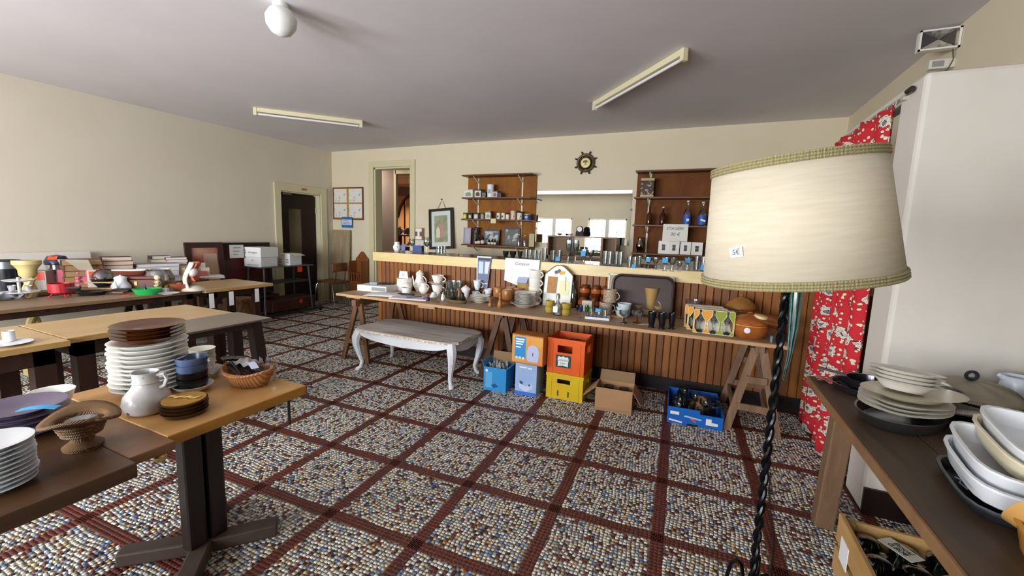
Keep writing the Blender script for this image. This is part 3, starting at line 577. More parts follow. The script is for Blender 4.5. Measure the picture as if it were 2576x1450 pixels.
ow = thing('figurine', 'little bronze owl figurine behind the bird dish', 'figurine', (-2.371,3.905,0.73,0.053,0.07)); obj('body', MB().lathe([(0, 0), (.03, 0), (.036, .03), (.026, .07), (.03, .09), (.012, .115), (0, .117)], 12), M('7a6444', .35, .4), ow, smooth=True); obj('beak', MB().ball((0, -.03, .09), .007), M('c8b090', .4), ow)
t = lob('sugar_pot', 'small white sugar pot with knobbed lid beside the plate stack', 'pot', (-2.318,3.944,0.73,0.097,0.092), 'tcup', M('e0e4ea', .25), parts=[('handle', handle(.12, .11, a=PI), PORW), ('lid', lat('lid', .11, .05), PORW)]); t.children[2].location = (0, 0, 0.092)
for k, (p, lb) in enumerate((((-2.257,4.059,0.73,0.09,0.067), 'lower blue flowered cup of the leaning pair behind the plates'), ((-2.235,4.057,0.73,0.089,0.11), 'upper blue flowered cup of the leaning pair behind the plates'), ((-2.094,4.055,0.73,0.088,0.108), 'blue flowered cup standing alone behind the plates'))):
    lob('coffee_cup', lb, 'cup', p if k != 1 else (p[0], p[1], .815, p[3], p[4]), 'cup', PORB, 'blue flowered cups', parts=[('handle', handle(p[3], p[4], a=[0, .3, PI][k]), PORB)])
stack('side_plate', 'cream side plate, %s of the low stack of four near the pepper mills', 'plate', (-2.06,3.801,0.73,0.217,0.021), 'plate', PORW, 4, .016, 'low stack of four cream plates')
for k, p in enumerate(((-1.839,3.609,0.73,0.047,0.086), (-1.731,3.604,0.73,0.05,0.155))): tag(obj('pepper_mill', lat('mill', p[3], p[4]), HONEY, None, p[:3], smooth=True), ('short round wooden mill before the cream plates', 'taller wooden mill before the beige mug set')[k], 'mill', 'wooden mills')
# mug set on a stand
st = thing('mug_stand', 'round beige stoneware stand carrying a ring of mugs', 'stand', (-1.782,3.877,0.73,0.215,0.033)); obj('plate', lat('plate', .34, .03), HONEY, st, (0, 0, .03), smooth=True); obj('foot', MB().lathe([(0, 0), (.07, 0), (.05, .02), (.06, .035), (0, .035)], 20), HONEY, st, smooth=True)
sx_, sy_ = st.location.x, st.location.y
for k, (dx, dy, n_) in enumerate(((-.10, .0, 'at the left'), (.045, -.09, 'at the front'), (-.01, .10, 'at the back left'), (.10, .05, 'at the right'))): lob('stoneware_mug', 'upturned honey brown stoneware mug on the round stand, ' + n_, 'mug', (sx_ + dx, sy_ + dy, .792, .11, .105), 'umug', HONEY, 'honey brown mugs on the stand')
potlike('cream_jug', 'tall honey brown jug with thin handle beside the mug stand', (-1.952,4.056,0.73,0.078,0.142), 'pot', HONEY, spout=False, lid=False, cat='jug')
t = lob('stoneware_pitcher', 'beige stoneware pitcher with big handle behind the mug stand', 'pitcher', (sx_ + .13, sy_ + .20, .73, .20, .21), 'pot', STONE, parts=[('handle', handle(.20, .21, z0=.1, z1=.95, out=.6, r=.13), STONE), ('price_card', MB().prism([(-.06, 0), (.05, 0), (.07, .07), (-.04, .07)], -.06, -.057, 'y'), M('9aa4c4', .6))]); t.children[2].location = (-.03, 0, .20)
# white dinner plates and mug column
DP = (-1.552,3.809,0.73,0.287,0.02)
tag(obj('serving_plate', lat('soup', DP[3] * 1.05, .04, 32), PORW, None, DP[:3], smooth=True), 'wide white soup plate under the white plate stack', 'plate')
stack('dinner_plate', 'white plate, %s of the stack standing on the soup plate', 'plate', (DP[0], DP[1], .752, DP[3] * .74, .019), 'plate', M('e4e3de', .25), 9, .0135, 'white plate stack by the mug column', seg=32)
MQ = (-1.545,4.044,0.73,0.109,0.096)
for k in range(4):
    od = ('bottom', 'second lowest', 'second highest', 'top')[k]
    lob('white_mug', 'white mug, %s of the column of four' % od, 'mug', (MQ[0] + .004 * k, MQ[1], .73 + k * .088, .135, .09), 'mug', PORW, 'column of white mugs', parts=[('handle', handle(.135, .09, out=.5, r=.1, a=-.35), PORW)])
# memo board
mbq = (-1.283,4.036,0.73)
mb_ = thing('memo_board', 'white arched memo board with cork panel and fruit motif leaning on the bar', 'board', (mbq[0], 3.985, .73), 0, None, (math.radians(-10), 0, 0))
BO = [(x * .9, z * .79) for x, z in [(-.165, 0), (.165, 0), (.165, .41), (.14, .44), (.09, .49), (.05, .525), (0, .54), (-.05, .525), (-.09, .49), (-.14, .44), (-.165, .41)]]
obj('panel', MB().prism(BO, 0, .012, 'y'), M('e6ebe6', .5), mb_); obj('green_rim', MB().tube([(x, 0, z) for x, z in BO], .005, 6, closed=True), M('4f6f5c', .5), mb_)
obj('cork_panel', MB().box(-.112, -.01, -.004, 0, .135, .305), M('b58a5a', .8, kind='speck', col2='a67a4c', sc_=90), mb_); obj('note_paper', MB().box(.015, .12, -.003, 0, .125, .27), M('e6e7b8', .7), mb_)
for x, z, c in ((-.03, .352, '5a6068'), (.0, .365, '6a5a50'), (.02, .348, 'd9a13c'), (.045, .35, 'd9b13c')): obj('fruit_motif', MB().lathe([(0, 0), (.02, 0), (0, .003)], 12), M(c, .5), mb_, (x, -.001, z), (PI / 2, 0, 0))
obj('pencil_string', MB().tube([(.075, -.004, .31), (.08, -.004, .27), (.077, -.004, .22), (.085, -.004, .17)], .002, 5), INK, mb_)
gp = lob('glass_jug', 'small clear glass jug with faceted sides in front of the memo board', 'jug', (-1.355,4.044,0.73,0.107,0.121), 'vase', CRYST)
so = thing('shaker_bottle', 'clear glass shaker bottle with steel cap and paper label', 'bottle', (-1.133,3.575,0.73,0.058,0.163)); obj('glass_body', lat('bottle', .075, .16), CRYST, so, smooth=True); obj('steel_cap', MB().lathe([(0, 0), (.02, 0), (.018, .035), (.008, .045), (0, .046)], 16), CHROME, so, (0, 0, .155), smooth=True); obj('paper_label', MB().box(-.03, .012, -.041, -.038, .03, .085), TAGW, so)
MUST = M('c2ab52', .3, kind='soft', col2='9c8434', sc_=5)
for k, (p, n_) in enumerate((((-1.237,3.666,0.73,0.09,0.049), 'left'), ((-1.067,3.619,0.73,0.095,0.047), 'right'))):
    for j in range(2): lob('ramekin', 'mustard yellow ramekin, %s one of the %s pile' % (('lower', 'upper')[j], ('first', 'second')[k]), 'bowl', (p[0], p[1], .73 + j * .055, p[3], .056), 'pot', MUST, 'mustard ramekins')
ob_ = thing('oil_bottle', 'clear glass bottle half full of amber oil beside the memo board', 'bottle', (-1.13,4.059,0.73,0.081,0.216)); obj('glass_body', lat('bottle', .085, .27), CLEAR, ob_, smooth=True); obj('oil_fill', MB().lathe([(0, .006), (.036, .006), (.036, .10), (0, .10)], 16), M('5d3a12', .1, trans=.5), ob_, smooth=True)
# brown lidded jars, two layers
JB = M('6e3012', .15, kind='soft', col2='3f1c0c', sc_=3)
jq = [(1466, 778, 'left'), (1494, 784, 'middle'), (1519, 782, 'right')]
for k, p in enumerate(((-1.021,4.052,0.73,0.104,0.126), (-0.908,4.051,0.73,0.099,0.121), (-0.809,4.053,0.73,0.098,0.121))):
    for j in range(2): lob('bean_pot', 'glazed brown bean pot, %s one at the %s of the group' % (('lower', 'upper')[j], ('left', 'centre', 'right')[k]), 'pot', (p[0], p[1] + (.05 if j else 0), .73 + j * .115, p[3], .125), 'jar', JB, 'glazed brown bean pots', parts=[('glaze_band', MB().lathe([(p[3] * .5, .045), (p[3] * .506, .06), (p[3] * .506, .078), (p[3] * .5, .085)], 24), M('a35a22', .15))])
# big brown tray and frame behind it
tr = thing('serving_tray', 'large brown plastic tray with raised rim leaning on the bar', 'tray', ((-0.456,4.037,0.73)[0], 3.97, .735), 0, None, (math.radians(-9), 0, 0))
def rrect(w_, h_, r, n=6):
    p = []
    for cx, cz, a0 in ((w_ / 2 - r, r, -PI / 2), (w_ / 2 - r, h_ - r, 0), (-w_ / 2 + r, h_ - r, PI / 2), (-w_ / 2 + r, r, PI)):
        p += [(cx + r * math.cos(a0 + PI / 2 * i / n), cz + r * math.sin(a0 + PI / 2 * i / n)) for i in range(n + 1)]
    return p
obj('base', MB().prism(rrect(.53, .355, .07), 0, .008, 'y'), M('33211f', .55, kind='soft', col2='3c2a29', sc_=5), tr); obj('rim', MB().tube([(x, -.012, z) for x, z in rrect(.54, .365, .075)], .013, 8, closed=True), M('2f2023', .3), tr, smooth=True)
fr_ = thing('picture_board', 'cream framed board standing behind the brown tray', 'frame', ((-0.464,4.043,0.73)[0] - .02, 4.02, .735), 0, None, (math.radians(-6), 0, 0)); obj('frame', MB().box(-.30, .30, 0, .012, 0, .37), M('9b9686', .6), fr_); obj('border', MB().box(-.30, -.285, -.004, 0, 0, .37).box(.285, .30, -.004, 0, 0, .37).box(-.30, .30, -.004, 0, .355, .37), M('d8d2bc', .5), fr_)
# etched mugs, bowls
ET = M('b5a48c', .5, kind='speck', col2='8d7c6c', sc_=70, mix=.5)
wt = tag(obj('wooden_tray', MB().box(-.14, .14, -.07, .07, 0, .02), M('9a6a40', .5), None, (-0.724,3.803,0.73), (0, 0, .05), bevel=.004), 'small flat wooden tray under the etched mugs', 'tray')
e1 = lob('etched_mug', 'grey beige etched mug, lower one beside the blue tumbler', 'mug', (wt.location.x - .02, wt.location.y, .751, .115, .105), 'mug', ET, 'etched mugs', parts=[('handle', handle(.115, .105), ET)])
lob('etched_mug', 'grey beige etched mug, upper one before the brown tray', 'mug', (wt.location.x + .01, wt.location.y + .02, .857, .12, .115), 'mug', ET, 'etched mugs', parts=[('handle', handle(.12, .115, a=-.2), ET)])
lob('beige_bowl', 'small beige bowl behind the pale blue bowls', 'bowl', (-0.663,4.053,0.73,0.093,0.077), 'bowl', STONE)
# liqueur glasses on the table edge
for k, (p, c, n_) in enumerate((((-0.981,3.699,0.73,0.029,0.088), '23262e', 'black'), ((-0.913,3.57,0.73,0.035,0.113), '2e3f9a', 'dark blue'), ((-0.865,3.581,0.73,0.039,0.12), '3f8a2a', 'green'))):
    g = thing('liqueur_glass', 'tiny stem glass with %s bowl on the table edge' % n_, 'glass', p, 0, 'coloured liqueur glasses'); h_ = p[4]; r_ = p[3] / 2
    obj('bowl', MB().lathe([(0, h_ * .42), (r_ * .8, h_ * .52), (r_, h_ * .7), (r_ * .75, h_), (r_ * .65, h_), (r_ * .9, h_ * .7), (0, h_ * .48)], 16), M(c, .08, trans=.6), g, smooth=True); obj('stem', MB().lathe([(0, 0), (r_ * .9, 0), (r_ * .2, h_ * .06), (r_ * .14, h_ * .42), (0, h_ * .43)], 14), CRYST, g, smooth=True)
tag(obj('carton_box', MB().box(-.05, .05, -.03, .03, 0, .10), M('cfc8b8', .6), None, (-0.949,3.959,0.73), (0, 0, -.1)), 'small pale card box behind the liqueur glasses', 'box')
bt = thing('tea_tray', 'small blue and white tray holding clear glasses on the table edge', 'tray', (-0.774,3.62,0.73), .12); obj('base', MB().box(-.10, .10, -.05, .05, 0, .006), M('39427e', .4), bt); obj('rim', MB().box(-.105, .105, -.056, -.05, 0, .02).box(-.105, .105, .05, .056, 0, .02).box(-.106, -.10, -.056, .056, 0, .02).box(.10, .106, -.056, .056, 0, .02), M('d6dae4', .4), bt)
for k, (dx, dy) in enumerate(((-.06, 0), (.0, .015), (.06, -.005))): lob('shot_glass', 'clear glass on the blue tray, ' + ('left', 'middle', 'right')[k] + ' one', 'glass', (bt.location.x + dx, bt.location.y + dy, .738, .055, .09), 'tumbler', CLEAR, 'clear glasses on the blue tray', parts=[('blue_tag', MB().box(-.02, .025, -.031, -.028, .055, .085), TAGB)] if k == 1 else ())
# pale blue bowls, coupes, tall cup
PBL = M('c3d2d6', .25, kind='spot', col2='9fb3bc', sc_=40, mix=.2)
bq = (-0.587,3.784,0.73,0.137,0.065)
for j in range(3): lob('blue_bowl', 'pale blue porcelain bowl, %s of the nest of three' % ('bottom', 'middle', 'top')[j], 'bowl', (bq[0] + .006 * j, bq[1], .73 + .032 * j, bq[3] * (1 - .04 * j), .07), 'cup', PBL, 'nest of pale blue bowls')
AMB = M('7a3414', .08, trans=.5)
def coupe(label, q, stem, bowl=CRYST):
    g = thing('coupe_glass', label, 'glass', q, 0, 'stem coupes on the long table'); w_, h_ = q[3] / 2, q[4]
    obj('bowl', MB().lathe([(0, h_ * .48), (w_ * .5, h_ * .52), (w_, h_ * .75), (w_ * .97, h_), (w_ * .92, h_), (w_ * .94, h_ * .76), (0, h_ * .54)], 20), bowl, g, smooth=True); obj('stem', MB().lathe([(0, 0), (w_ * .72, 0), (w_ * .7, h_ * .04), (w_ * .2, h_ * .1), (w_ * .16, h_ * .46), (0, h_ * .49)], 16), stem, g, smooth=True)
coupe('clear coupe glass with dark brown stem in front of the pale bowls', (-0.536,3.559,0.73,0.088,0.108), M('4a3a34', .08, trans=.4)); coupe('clear coupe glass with amber stem beside the black tumblers', (-0.437,3.623,0.73,0.095,0.109), AMB)
for k, (p, n_) in enumerate((((-0.477,4.034,0.73,0.121,0.098), 'left'), ((-0.302,4.037,0.73,0.126,0.104), 'right'))): lob('stoneware_bowl', 'beige stoneware bowl, %s one under the tall flared cup' % n_, 'bowl', p, 'bowl', STONE, 'beige stoneware bowls')
tq = (-0.37,4.037,0.73,0.134,0.198); lob('flared_cup', 'tall flared beige stoneware cup with curled handle', 'cup', (tq[0], tq[1] - .02, .80, tq[3], tq[4]), 'tcup', STONE, parts=[('handle', handle(tq[3] * .8, tq[4], z0=.05, z1=.42, out=.75, r=.12, a=-.3), STONE)])
tag(obj('support_bowl', lat('bowl', .17, .07), STONE, None, (tq[0], tq[1] - .02, .73), (0, 0, 0), smooth=True), 'upturned beige bowl directly under the tall flared cup', 'bowl')
for k, p in enumerate(((-0.308,3.508,0.73,0.071,0.13), (-0.227,3.492,0.73,0.07,0.135), (-0.154,3.538,0.73,0.064,0.129))):
    g = thing('black_tumbler', 'glossy black footed tumbler, %s of the three' % ('left', 'middle', 'right')[k], 'glass', p, 0, 'three black tumblers'); w_, h_ = p[3] / 2, p[4]
    obj('bowl', MB().lathe([(0, h_ * .14), (w_ * .62, h_ * .16), (w_, h_ * .9), (w_ * .96, h_), (w_ * .9, h_), (w_ * .55, h_ * .2), (0, h_ * .2)], 20), BLK, g, smooth=True); obj('foot', MB().lathe([(0, 0), (w_ * .75, 0), (w_ * .7, h_ * .05), (w_ * .45, h_ * .15), (0, h_ * .16)], 20), BLK, g, smooth=True)
tag(obj('price_slip', MB().box(-.05, .05, -.03, .03, 0, .001), M('d0b893', .7), None, (-0.376,3.606,0.73), (0, 0, .4)), 'small buff slip of paper lying before the black tumblers', 'paper')
# cartons of wine glasses
CO = M('d6962e', .5); CG = M('8a9a28', .5); CW = M('d8d4c6', .6)
def glasscarton(label, loc, rz, w_, h_):
    c = thing('glass_carton', label, 'box', loc, rz, 'cartons of wine glasses'); d_ = .085
    obj('side_panel', MB().box(0, .003, 0, d_, 0, h_), CW, c); obj('side_panel', MB().box(w_ - .003, w_, 0, d_, 0, h_), CW, c); obj('top_panel', MB().box(0, w_, .02, d_, h_ - .003, h_), CW, c); obj('bottom_panel', MB().box(0, w_, 0, d_, 0, .003), CW, c); obj('back_panel', MB().box(0, w_, d_ - .003, d_, 0, h_), CW, c)
    p = w_ / 3; g = .012
    def web(x0, x1, wl, wr): # printed card web between two cut-outs
        return [(x0 + wl * .10, h_), (x0 + wl * .10, h_ * .80), (x0 + wl * .30, h_ * .62), (x0 + wl * .42, h_ * .56), (x0 + wl * .42, h_ * .2), (x0 + wl * .18, .004), (x1 - wr * .18, .004), (x1 - wr * .42, h_ * .2), (x1 - wr * .42, h_ * .56), (x1 - wr * .30, h_ * .62), (x1 - wr * .10, h_ * .80), (x1 - wr * .10, h_)]
    cs = [(.0, .5 * p, 0, p, CO), (.5 * p, 1.5 * p, p, p, CO), (1.5 * p, 2.5 * p, p, p, CG), (2.5 * p, w_, p, 0, CG)]
    for x0, x1, wl, wr, m in cs:
        q = web(x0, x1, wl, wr); obj('printed_card', MB().prism(q, -.001, .002, 'y'), m, c); obj('card_edge', MB().tube([(a, -.001, b) for a, b in q], .0022, 4, closed=True), M('ece6c0', .6), c)
    text('S', .03, M('f0e8d0', .5), c, (p, -.002, h_ * .42)); obj('small_print', MB().box(p - .022, p + .022, -.002, -.001, h_ * .24, h_ * .26), M('f0dcae', .5), c)
    for z in (.48, .40, .24): obj('small_print', MB().box(2 * p - .016, 2 * p + .018, -.002, -.001, h_ * z, h_ * (z + .018)), M('3f4a12', .5), c)
    for k in range(3): obj('wine_glass', lat('goblet', p * .86, h_ * .93, 18), CLEAR if k else CLEAR, c, (.5 * p + k * p, d_ / 2, .004), smooth=True); obj('glass_foot', MB().lathe([(0, 0), (p * .40, 0), (p * .06, .018), (0, .02)], 16), M('1f4a2e', .1, trans=.3), c, (.5 * p + k * p, d_ / 2, .005), smooth=True)
    return c
ca_ = (0.003,3.508,0.73); glasscarton('front carton of three wine glasses with orange and green print', ca_, .0, .285, .185)
glasscarton('second carton of wine glasses behind the front carton', (ca_[0] - .045, ca_[1] + .095, .73), .02, .285, .185); glasscarton('rear carton of wine glasses nearest the bar', (ca_[0] - .07, ca_[1] + .19, .73), .03, .285, .185)
lob('glass_bowl', 'clear glass bowl with purple tint behind the glass cartons', 'bowl', (ca_[0] - .01, ca_[1] + .35, .73, .14, .21), 'bowl', M('d8cfe0', .05, trans=.95))
# casseroles
CAS = M('8a4a1c', .2, kind='soft', col2='a8642a', sc_=9); CAS2 = M('7d5526', .25, kind='soft', col2='96682f', sc_=9)
def casserole(label, q, mat, sticker=False, deco='d8a860'):
    c = thing('casserole', label, 'casserole', q, .2); w_, h_ = q[3], q[4]
    obj('body', MB().lathe([(r * w_ / 2, z * h_) for r, z in [(0, 0), (.78, 0), (.92, .12), (1, .38), (.95, .55), (.97, .6), (.9, .6), (.85, .15), (0, .1)]], 32), mat, c, smooth=True)
    obj('lid', MB().lathe([(r * w_ / 2, z * h_) for r, z in [(0, .6), (1.03, .6), (1.02, .64), (.85, .76), (.45, .9), (.12, .93), (.07, .95), (.14, .99), (.11, 1.03), (0, 1.04)]], 32), mat, c, smooth=True)
    for a in (0, PI): obj('handle', MB().tube([(w_ / 2 * .95 * math.cos(a + t_), w_ / 2 * (.95 + .16 * math.cos(t_ * 5)) * math.sin(a + t_) , h_ * .5) if 0 else (w_ / 2 * (.93 + .2 * math.cos(t_ * 6)) * math.cos(a + t_), w_ / 2 * (.93 + .2 * math.cos(t_ * 6)) * math.sin(a + t_), h_ * .5) for t_ in [-.26, -.15, 0, .15, .26]], w_ * .03, 6), mat, c, smooth=True)
    for i in range(9):
        a = 2 * PI * i / 9
        obj('scallop_motif', MB().tube([(w_ / 2 * (.93 - .30 * math.sin(PI * j / 6)) * math.cos(a + (j - 3) * .105), w_ / 2 * (.93 - .30 * math.sin(PI * j / 6)) * math.sin(a + (j - 3) * .105), h_ * (.715 + .115 * math.sin(PI * j / 6))) for j in range(7)], w_ * .006, 4), M(deco, .4), c)
    obj('rim_band', MB().torus((0, 0, h_ * .53), w_ * .478, w_ * .012, 32, 6), M(deco, .35), c)
    if sticker: obj('price_sticker', MB().lathe([(0, 0), (.022, 0), (0, .002)], 8), M('dfe3f2', .5), c, (-w_ * .18, -w_ * .47, h_ * .36), (PI / 2, 0, -.3))
    return c
casserole('brown earthenware casserole with knobbed lid at the back by the bar', (0.359,3.985,0.73,0.232,0.269), CAS2, deco='a07a40')
casserole('front honey brown earthenware casserole with white price sticker', (0.393,3.6,0.73,0.263,0.183), CAS, True)
cq = (0.393,3.6,0.73,0.263,0.183)
ldq = (cq[0] + .13, cq[1] + .03, .73 + .115)
ld = thing('upturned_cover', 'upturned brown earthenware lid tilted across the front casserole', 'lid', ldq, .3, None, (.12, .14, .3)); obj('disc', MB().lathe([(0, .012), (.09, .004), (.145, .02), (.15, .026), (.14, .03), (.09, .014), (0, .022)], 32), CAS, ld, smooth=True); obj('rope_rim', MB().torus((0, 0, .026), .148, .008, 40, 6), M('6a3414', .4), ld); obj('cork_pad', MB().lathe([(0, 0), (.048, 0), (.045, .02), (0, .026)], 20), M('d9c88c', .6), ld, (-.08, -.03, .03), smooth=True)
# ================================================================ paper hung on the bar front
fy = 4.11
pp = thing('leaflet', 'grey blue printed leaflet taped to the bar front', 'leaflet', (-2.195,4.11,1.192), 0)
obj('sheet', MB().prism([(-.075, 0), (.105, 0), (.06, -.36), (-.075, -.36)], -.003, 0, 'y'), M('6d7590', .6), pp); obj('white_border', MB().box(-.076, -.068, -.005, -.003, -.36, 0).box(-.07, .10, -.005, -.003, -.014, -.002).box(-.07, .06, -.005, -.003, -.31, -.302), WHITE, pp); obj('photo_print', MB().box(-.055, .005, -.005, -.003, -.195, -.06), M('b6cfe2', .6), pp); obj('photo_print', MB().prism([(.025, -.06), (.085, -.06), (.06, -.195), (.02, -.195)], -.005, -.003, 'y'), M('d3d6e2', .6), pp); obj('title_bar', MB().box(-.06, .09, -.005, -.003, -.045, -.022), M('3a4058', .6), pp)
ps = thing('handwritten_sheet', 'large white handwritten paper sheet hanging from the worktop', 'paper', (-1.916,4.1,1.19), 0)
obj('sheet', MB().prism([(0, 0), (.40, -.004), (.375, -.355), (-.008, -.245)], -.003, 0, 'y'), M('e3e9e8', .7), ps)
text('Comptoir', .042, M('6b5f66', .8), ps, (.20, -.004, -.055), shear=.25)
for k in range(6): obj('pencil_line', MB().box(.03, .10 + .05 * ((k * 7) % 5), -.004, -.003, -.10 - .022 * k, -.098 - .022 * k), M('c2cad0', .8), ps)
# ================================================================ glasses along the bar top
ZK = 1.172
def glass(label, q, kind, tagpos=None, grp='glasses along the bar top', mat=None, cat='glass', name='bar_glass', n=18):
    if tagpos is None: return lob(name, label, cat, q, kind, mat or CRYST, grp, n)
    w_, h_ = q[3], q[4]
    return lob(name, label, cat, q, kind, mat or CRYST, grp, n, parts=[('blue_price_tag', MB().box(-w_ * .32, w_ * .32, -w_ * .56, -w_ * .54, h_ * tagpos, h_ * (tagpos + .36)), TAGB)])
FLW = M('e8e8e4', .25, kind='spot', col2='55627e', sc_=30, mix=.16)
lob('cachepot', 'white cachepot with blue flowers at the left end of the bar top', 'pot', (-3.621,4.376,1.172,0.105,0.125), 'vase', FLW)
tag(obj('photo_card', MB().box(-.03, .03, 0, .006, 0, .09), M('5a6aa0', .4), None, (-3.723,4.623,1.172), (-.12, 0, .2)), 'small blue photo card standing beside the flowered cachepot', 'card')
glass('tall clear stem glass beside the blue calendar', (-3.556,4.607,1.172,0.076,0.17), 'balloon')
bl = thing('desk_calendar', 'small folded blue calendar card on the bar top', 'calendar', (-3.418,4.547,1.172), .1); obj('front_leaf', MB().prism([(-.065, 0), (.065, 0), (.06, .085), (-.07, .085)], -.02, -.017, 'y'), M('2f4684', .5), bl); obj('back_leaf', MB().prism([(.06, 0), (.075, 0), (.07, .08), (.06, .085)], -.018, .03, 'y'), M('1e2338', .5), bl)
glass('large round balloon glass beside the leaning picture', (-3.172,4.409,1.172,0.086,0.203), 'balloon')
tag(obj('lighter_case', MB().box(-.05, .05, -.015, .015, 0, .012), INK, None, (-3.077,4.395,1.172), bevel=.003), 'flat black case lying beside the balloon glass', 'case')
for k, p in enumerate(((-2.986,4.376,1.172,0.055,0.095), (-2.861,4.26,1.172,0.053,0.097), (-2.994,4.532,1.172,0.051,0.097))): glass('cut glass tumbler before the leaning picture, %s of three' % ('first', 'second', 'third')[k], p, 'tumbler', mat=CLEAR)
tag(obj('spoon_rest', MB().box(-.07, .07, -.02, .02, 0, .014), M('8d7a60', .5), None, (-2.767,4.408,1.172), bevel=.003), 'low brown block on the bar top beside the cut tumblers', 'block')
for k, p in enumerate(((-2.081,4.454,1.172,0.075,0.075), (-1.99,4.458,1.172,0.084,0.079), (-1.9,4.462,1.172,0.065,0.083))): glass('small painted glass above the handwritten sheet, %s of three' % ('first', 'second', 'third')[k], p, 'bowl', mat=thin_glass('smoke_glass_%d' % k, '8a8680', .2))
for k, p in enumerate(((-1.795,4.376,1.172,0.05,0.109), (-1.735,4.347,1.172,0.049,0.107), (-1.669,4.327,1.172,0.049,0.106), (-1.611,4.3,1.172,0.044,0.101))): glass('straight clear tumbler in the row above the white sheet, %s of four' % ('first', 'second', 'third', 'fourth')[k], p, 'tumbler')
glass('tall crystal beaker beside the row of straight tumblers', (-1.492,4.163,1.172,0.051,0.143), 'tumbler')
glass('short clear glass beside the blue tagged tumbler', (-1.448,4.309,1.172,0.061,0.113), 'tumbler'); glass('short clear tumbler with large blue tag beside the tall goblets', (-1.378,4.301,1.172,0.069,0.12), 'tumbler', .05)
for k, p in enumerate(((-1.241,4.2,1.172,0.071,0.233), (-1.183,4.268,1.172,0.075,0.235))): glass('tall clear goblet before the cabinet, %s of the pair' % ('left', 'right')[k], p, 'goblet')
glass('flared clear goblet with blue tag before the cabinet', (-1.065,4.16,1.172,0.073,0.146), 'goblet', .55); glass('flared clear goblet without tag beside the tagged one', (-1.011,4.222,1.172,0.069,0.147), 'goblet')
tag(obj('paper_slip', MB().box(-.07, .07, -.04, .04, 0, .001), WHITE, None, (-0.898,4.05,1.172)), 'blank white slip of paper on the bar top', 'paper')
ty = thing('metal_tray', 'thin round metal tray under four straight tumblers', 'tray', (-0.769,4.121,1.172)); obj('disc', MB().lathe([(0, 0), (.12, 0), (.13, .008), (.122, .008), (0, .003)], 28, sy=.6), STEEL, ty, smooth=True)
for k, (dx, dy) in enumerate(((-.075, 0), (-.025, -.03), (.03, .02), (.075, -.01))): glass('straight tumbler on the metal tray, %s of four' % ('first', 'second', 'third', 'fourth')[k], (ty.location.x + dx, ty.location.y + dy, 1.176, .058, .135), 'tumbler')
for k, p in enumerate(((-0.588,3.986,1.172,0.048,0.104), (-0.54,3.976,1.172,0.052,0.103), (-0.52,4.121,1.172,0.049,0.107))): glass('clear straight tumbler below the right shelf unit, ' + ('first of three', 'middle one with blue tag', 'last of three')[k], p, 'tumbler', .0 if k == 1 else None)
glass('short wine goblet with blue tag on its rim', (-0.417,3.983,1.172,0.062,0.109), 'goblet', .62); glass('short wine goblet beside the one with tagged rim', (-0.355,3.989,1.172,0.065,0.109), 'goblet')
glass('broad coupe glass with blue tag below the photo cards', (-0.263,3.863,1.172,0.07,0.118), 'coupe', .62); glass('broad coupe glass without tag below the photo cards', (-0.205,3.869,1.172,0.069,0.118), 'coupe')
glass('tiny clear glass between the coupes and the tagged flute', (-0.149,3.923,1.172,0.045,0.084), 'goblet'); glass('wide clear glass with crooked blue tag near the lampshade', (-0.089,4.087,1.172,0.072,0.116), 'coupe', .6)
glass('narrow clear carafe glass near the lampshade', (-0.016,4.105,1.172,0.05,0.13), 'tumbler'); glass('last clear glass with large blue tag beside the lampshade', (0.036,4.103,1.172,0.05,0.129), 'tumbler', .1)
# ================================================================ wall shelves
SHB = M('96601f', .8, kind='wood', col2='7a4818', sc_=2, dirx=(3, 3, 1)); SHD = M('6a4020', .45, kind='wood', col2='553218', sc_=3, dirx=(1, 4, 4)); SHB2 = M('774519', .8, kind='wood', col2='5e3413', sc_=2, dirx=(3, 3, 1)); RAIL = M('d8d3bc', .4)
def shelf_unit(label, x0, x1, z0, z1, ys, rails, mat, ext=0.10, topd=.26):
    """panel on the back wall, slotted rails, brackets and boards; ys = heights of the boards"""
    s_ = thing('shelf_unit', label, 'shelf', (0, YW, 0), 0)
    obj('back_panel', MB().box(x0, x1, -.02, -.001, z0, z1), mat, s_)
    for x in rails: obj('slotted_rail', MB().box(x - .012, x + .012, -.032, -.02, z0 + .03, z1 - .02), RAIL, s_)
    for k, (z, xa, xb, d_) in enumerate(ys):
        obj('shelf_board', MB().box(xa, xb, -d_, -.034, z - .022, z), SHD, s_, bevel=.002)
        for x in rails: obj('bracket', MB().bar((x, -.034, z - .11), (x, -d_ * .8, z - .024), .016, .012), RAIL, s_)
    return s_
xa = (-3.616,6.17,2.358)[0]; xb = (-2.39,6.17,2.395)[0]
LS = [((-2.928,5.94,2.371)[2], (-3.6,5.94,2.384)[0], xb, .26), ((-2.917,5.94,2.014)[2], (-3.594,5.94,2.037)[0], xb, .26), ((-2.906,5.94,1.671)[2], (-3.602,5.94,1.673)[0], (-2.382,5.94,1.679)[0], .26), ((-2.893,5.94,1.261)[2], (-3.593,5.94,1.252)[0], xb, .26)]
shelf_unit('brown wooden wall shelf unit with tins, left of the mirror', xa, xb, (-3.59,6.17,1.203)[2], (-3.616,6.17,2.358)[2], LS, ((-3.411,6.17,2.012)[0], (-2.623,6.17,2.009)[0]), SHB)
ra = (-0.877,6.17,2.384)[0]; rb = ra + 1.42
RS = [((-0.42,5.98,2.358)[2], ra, rb, .24), ((-0.39,5.94,2.005)[2], (-0.873,5.94,2.008)[0], rb, .26), ((-0.362,5.94,1.633)[2], (-0.868,5.94,1.622)[0], rb, .26), ((-0.332,5.94,1.25)[2], (-0.858,5.94,1.246)[0], rb, .26)]
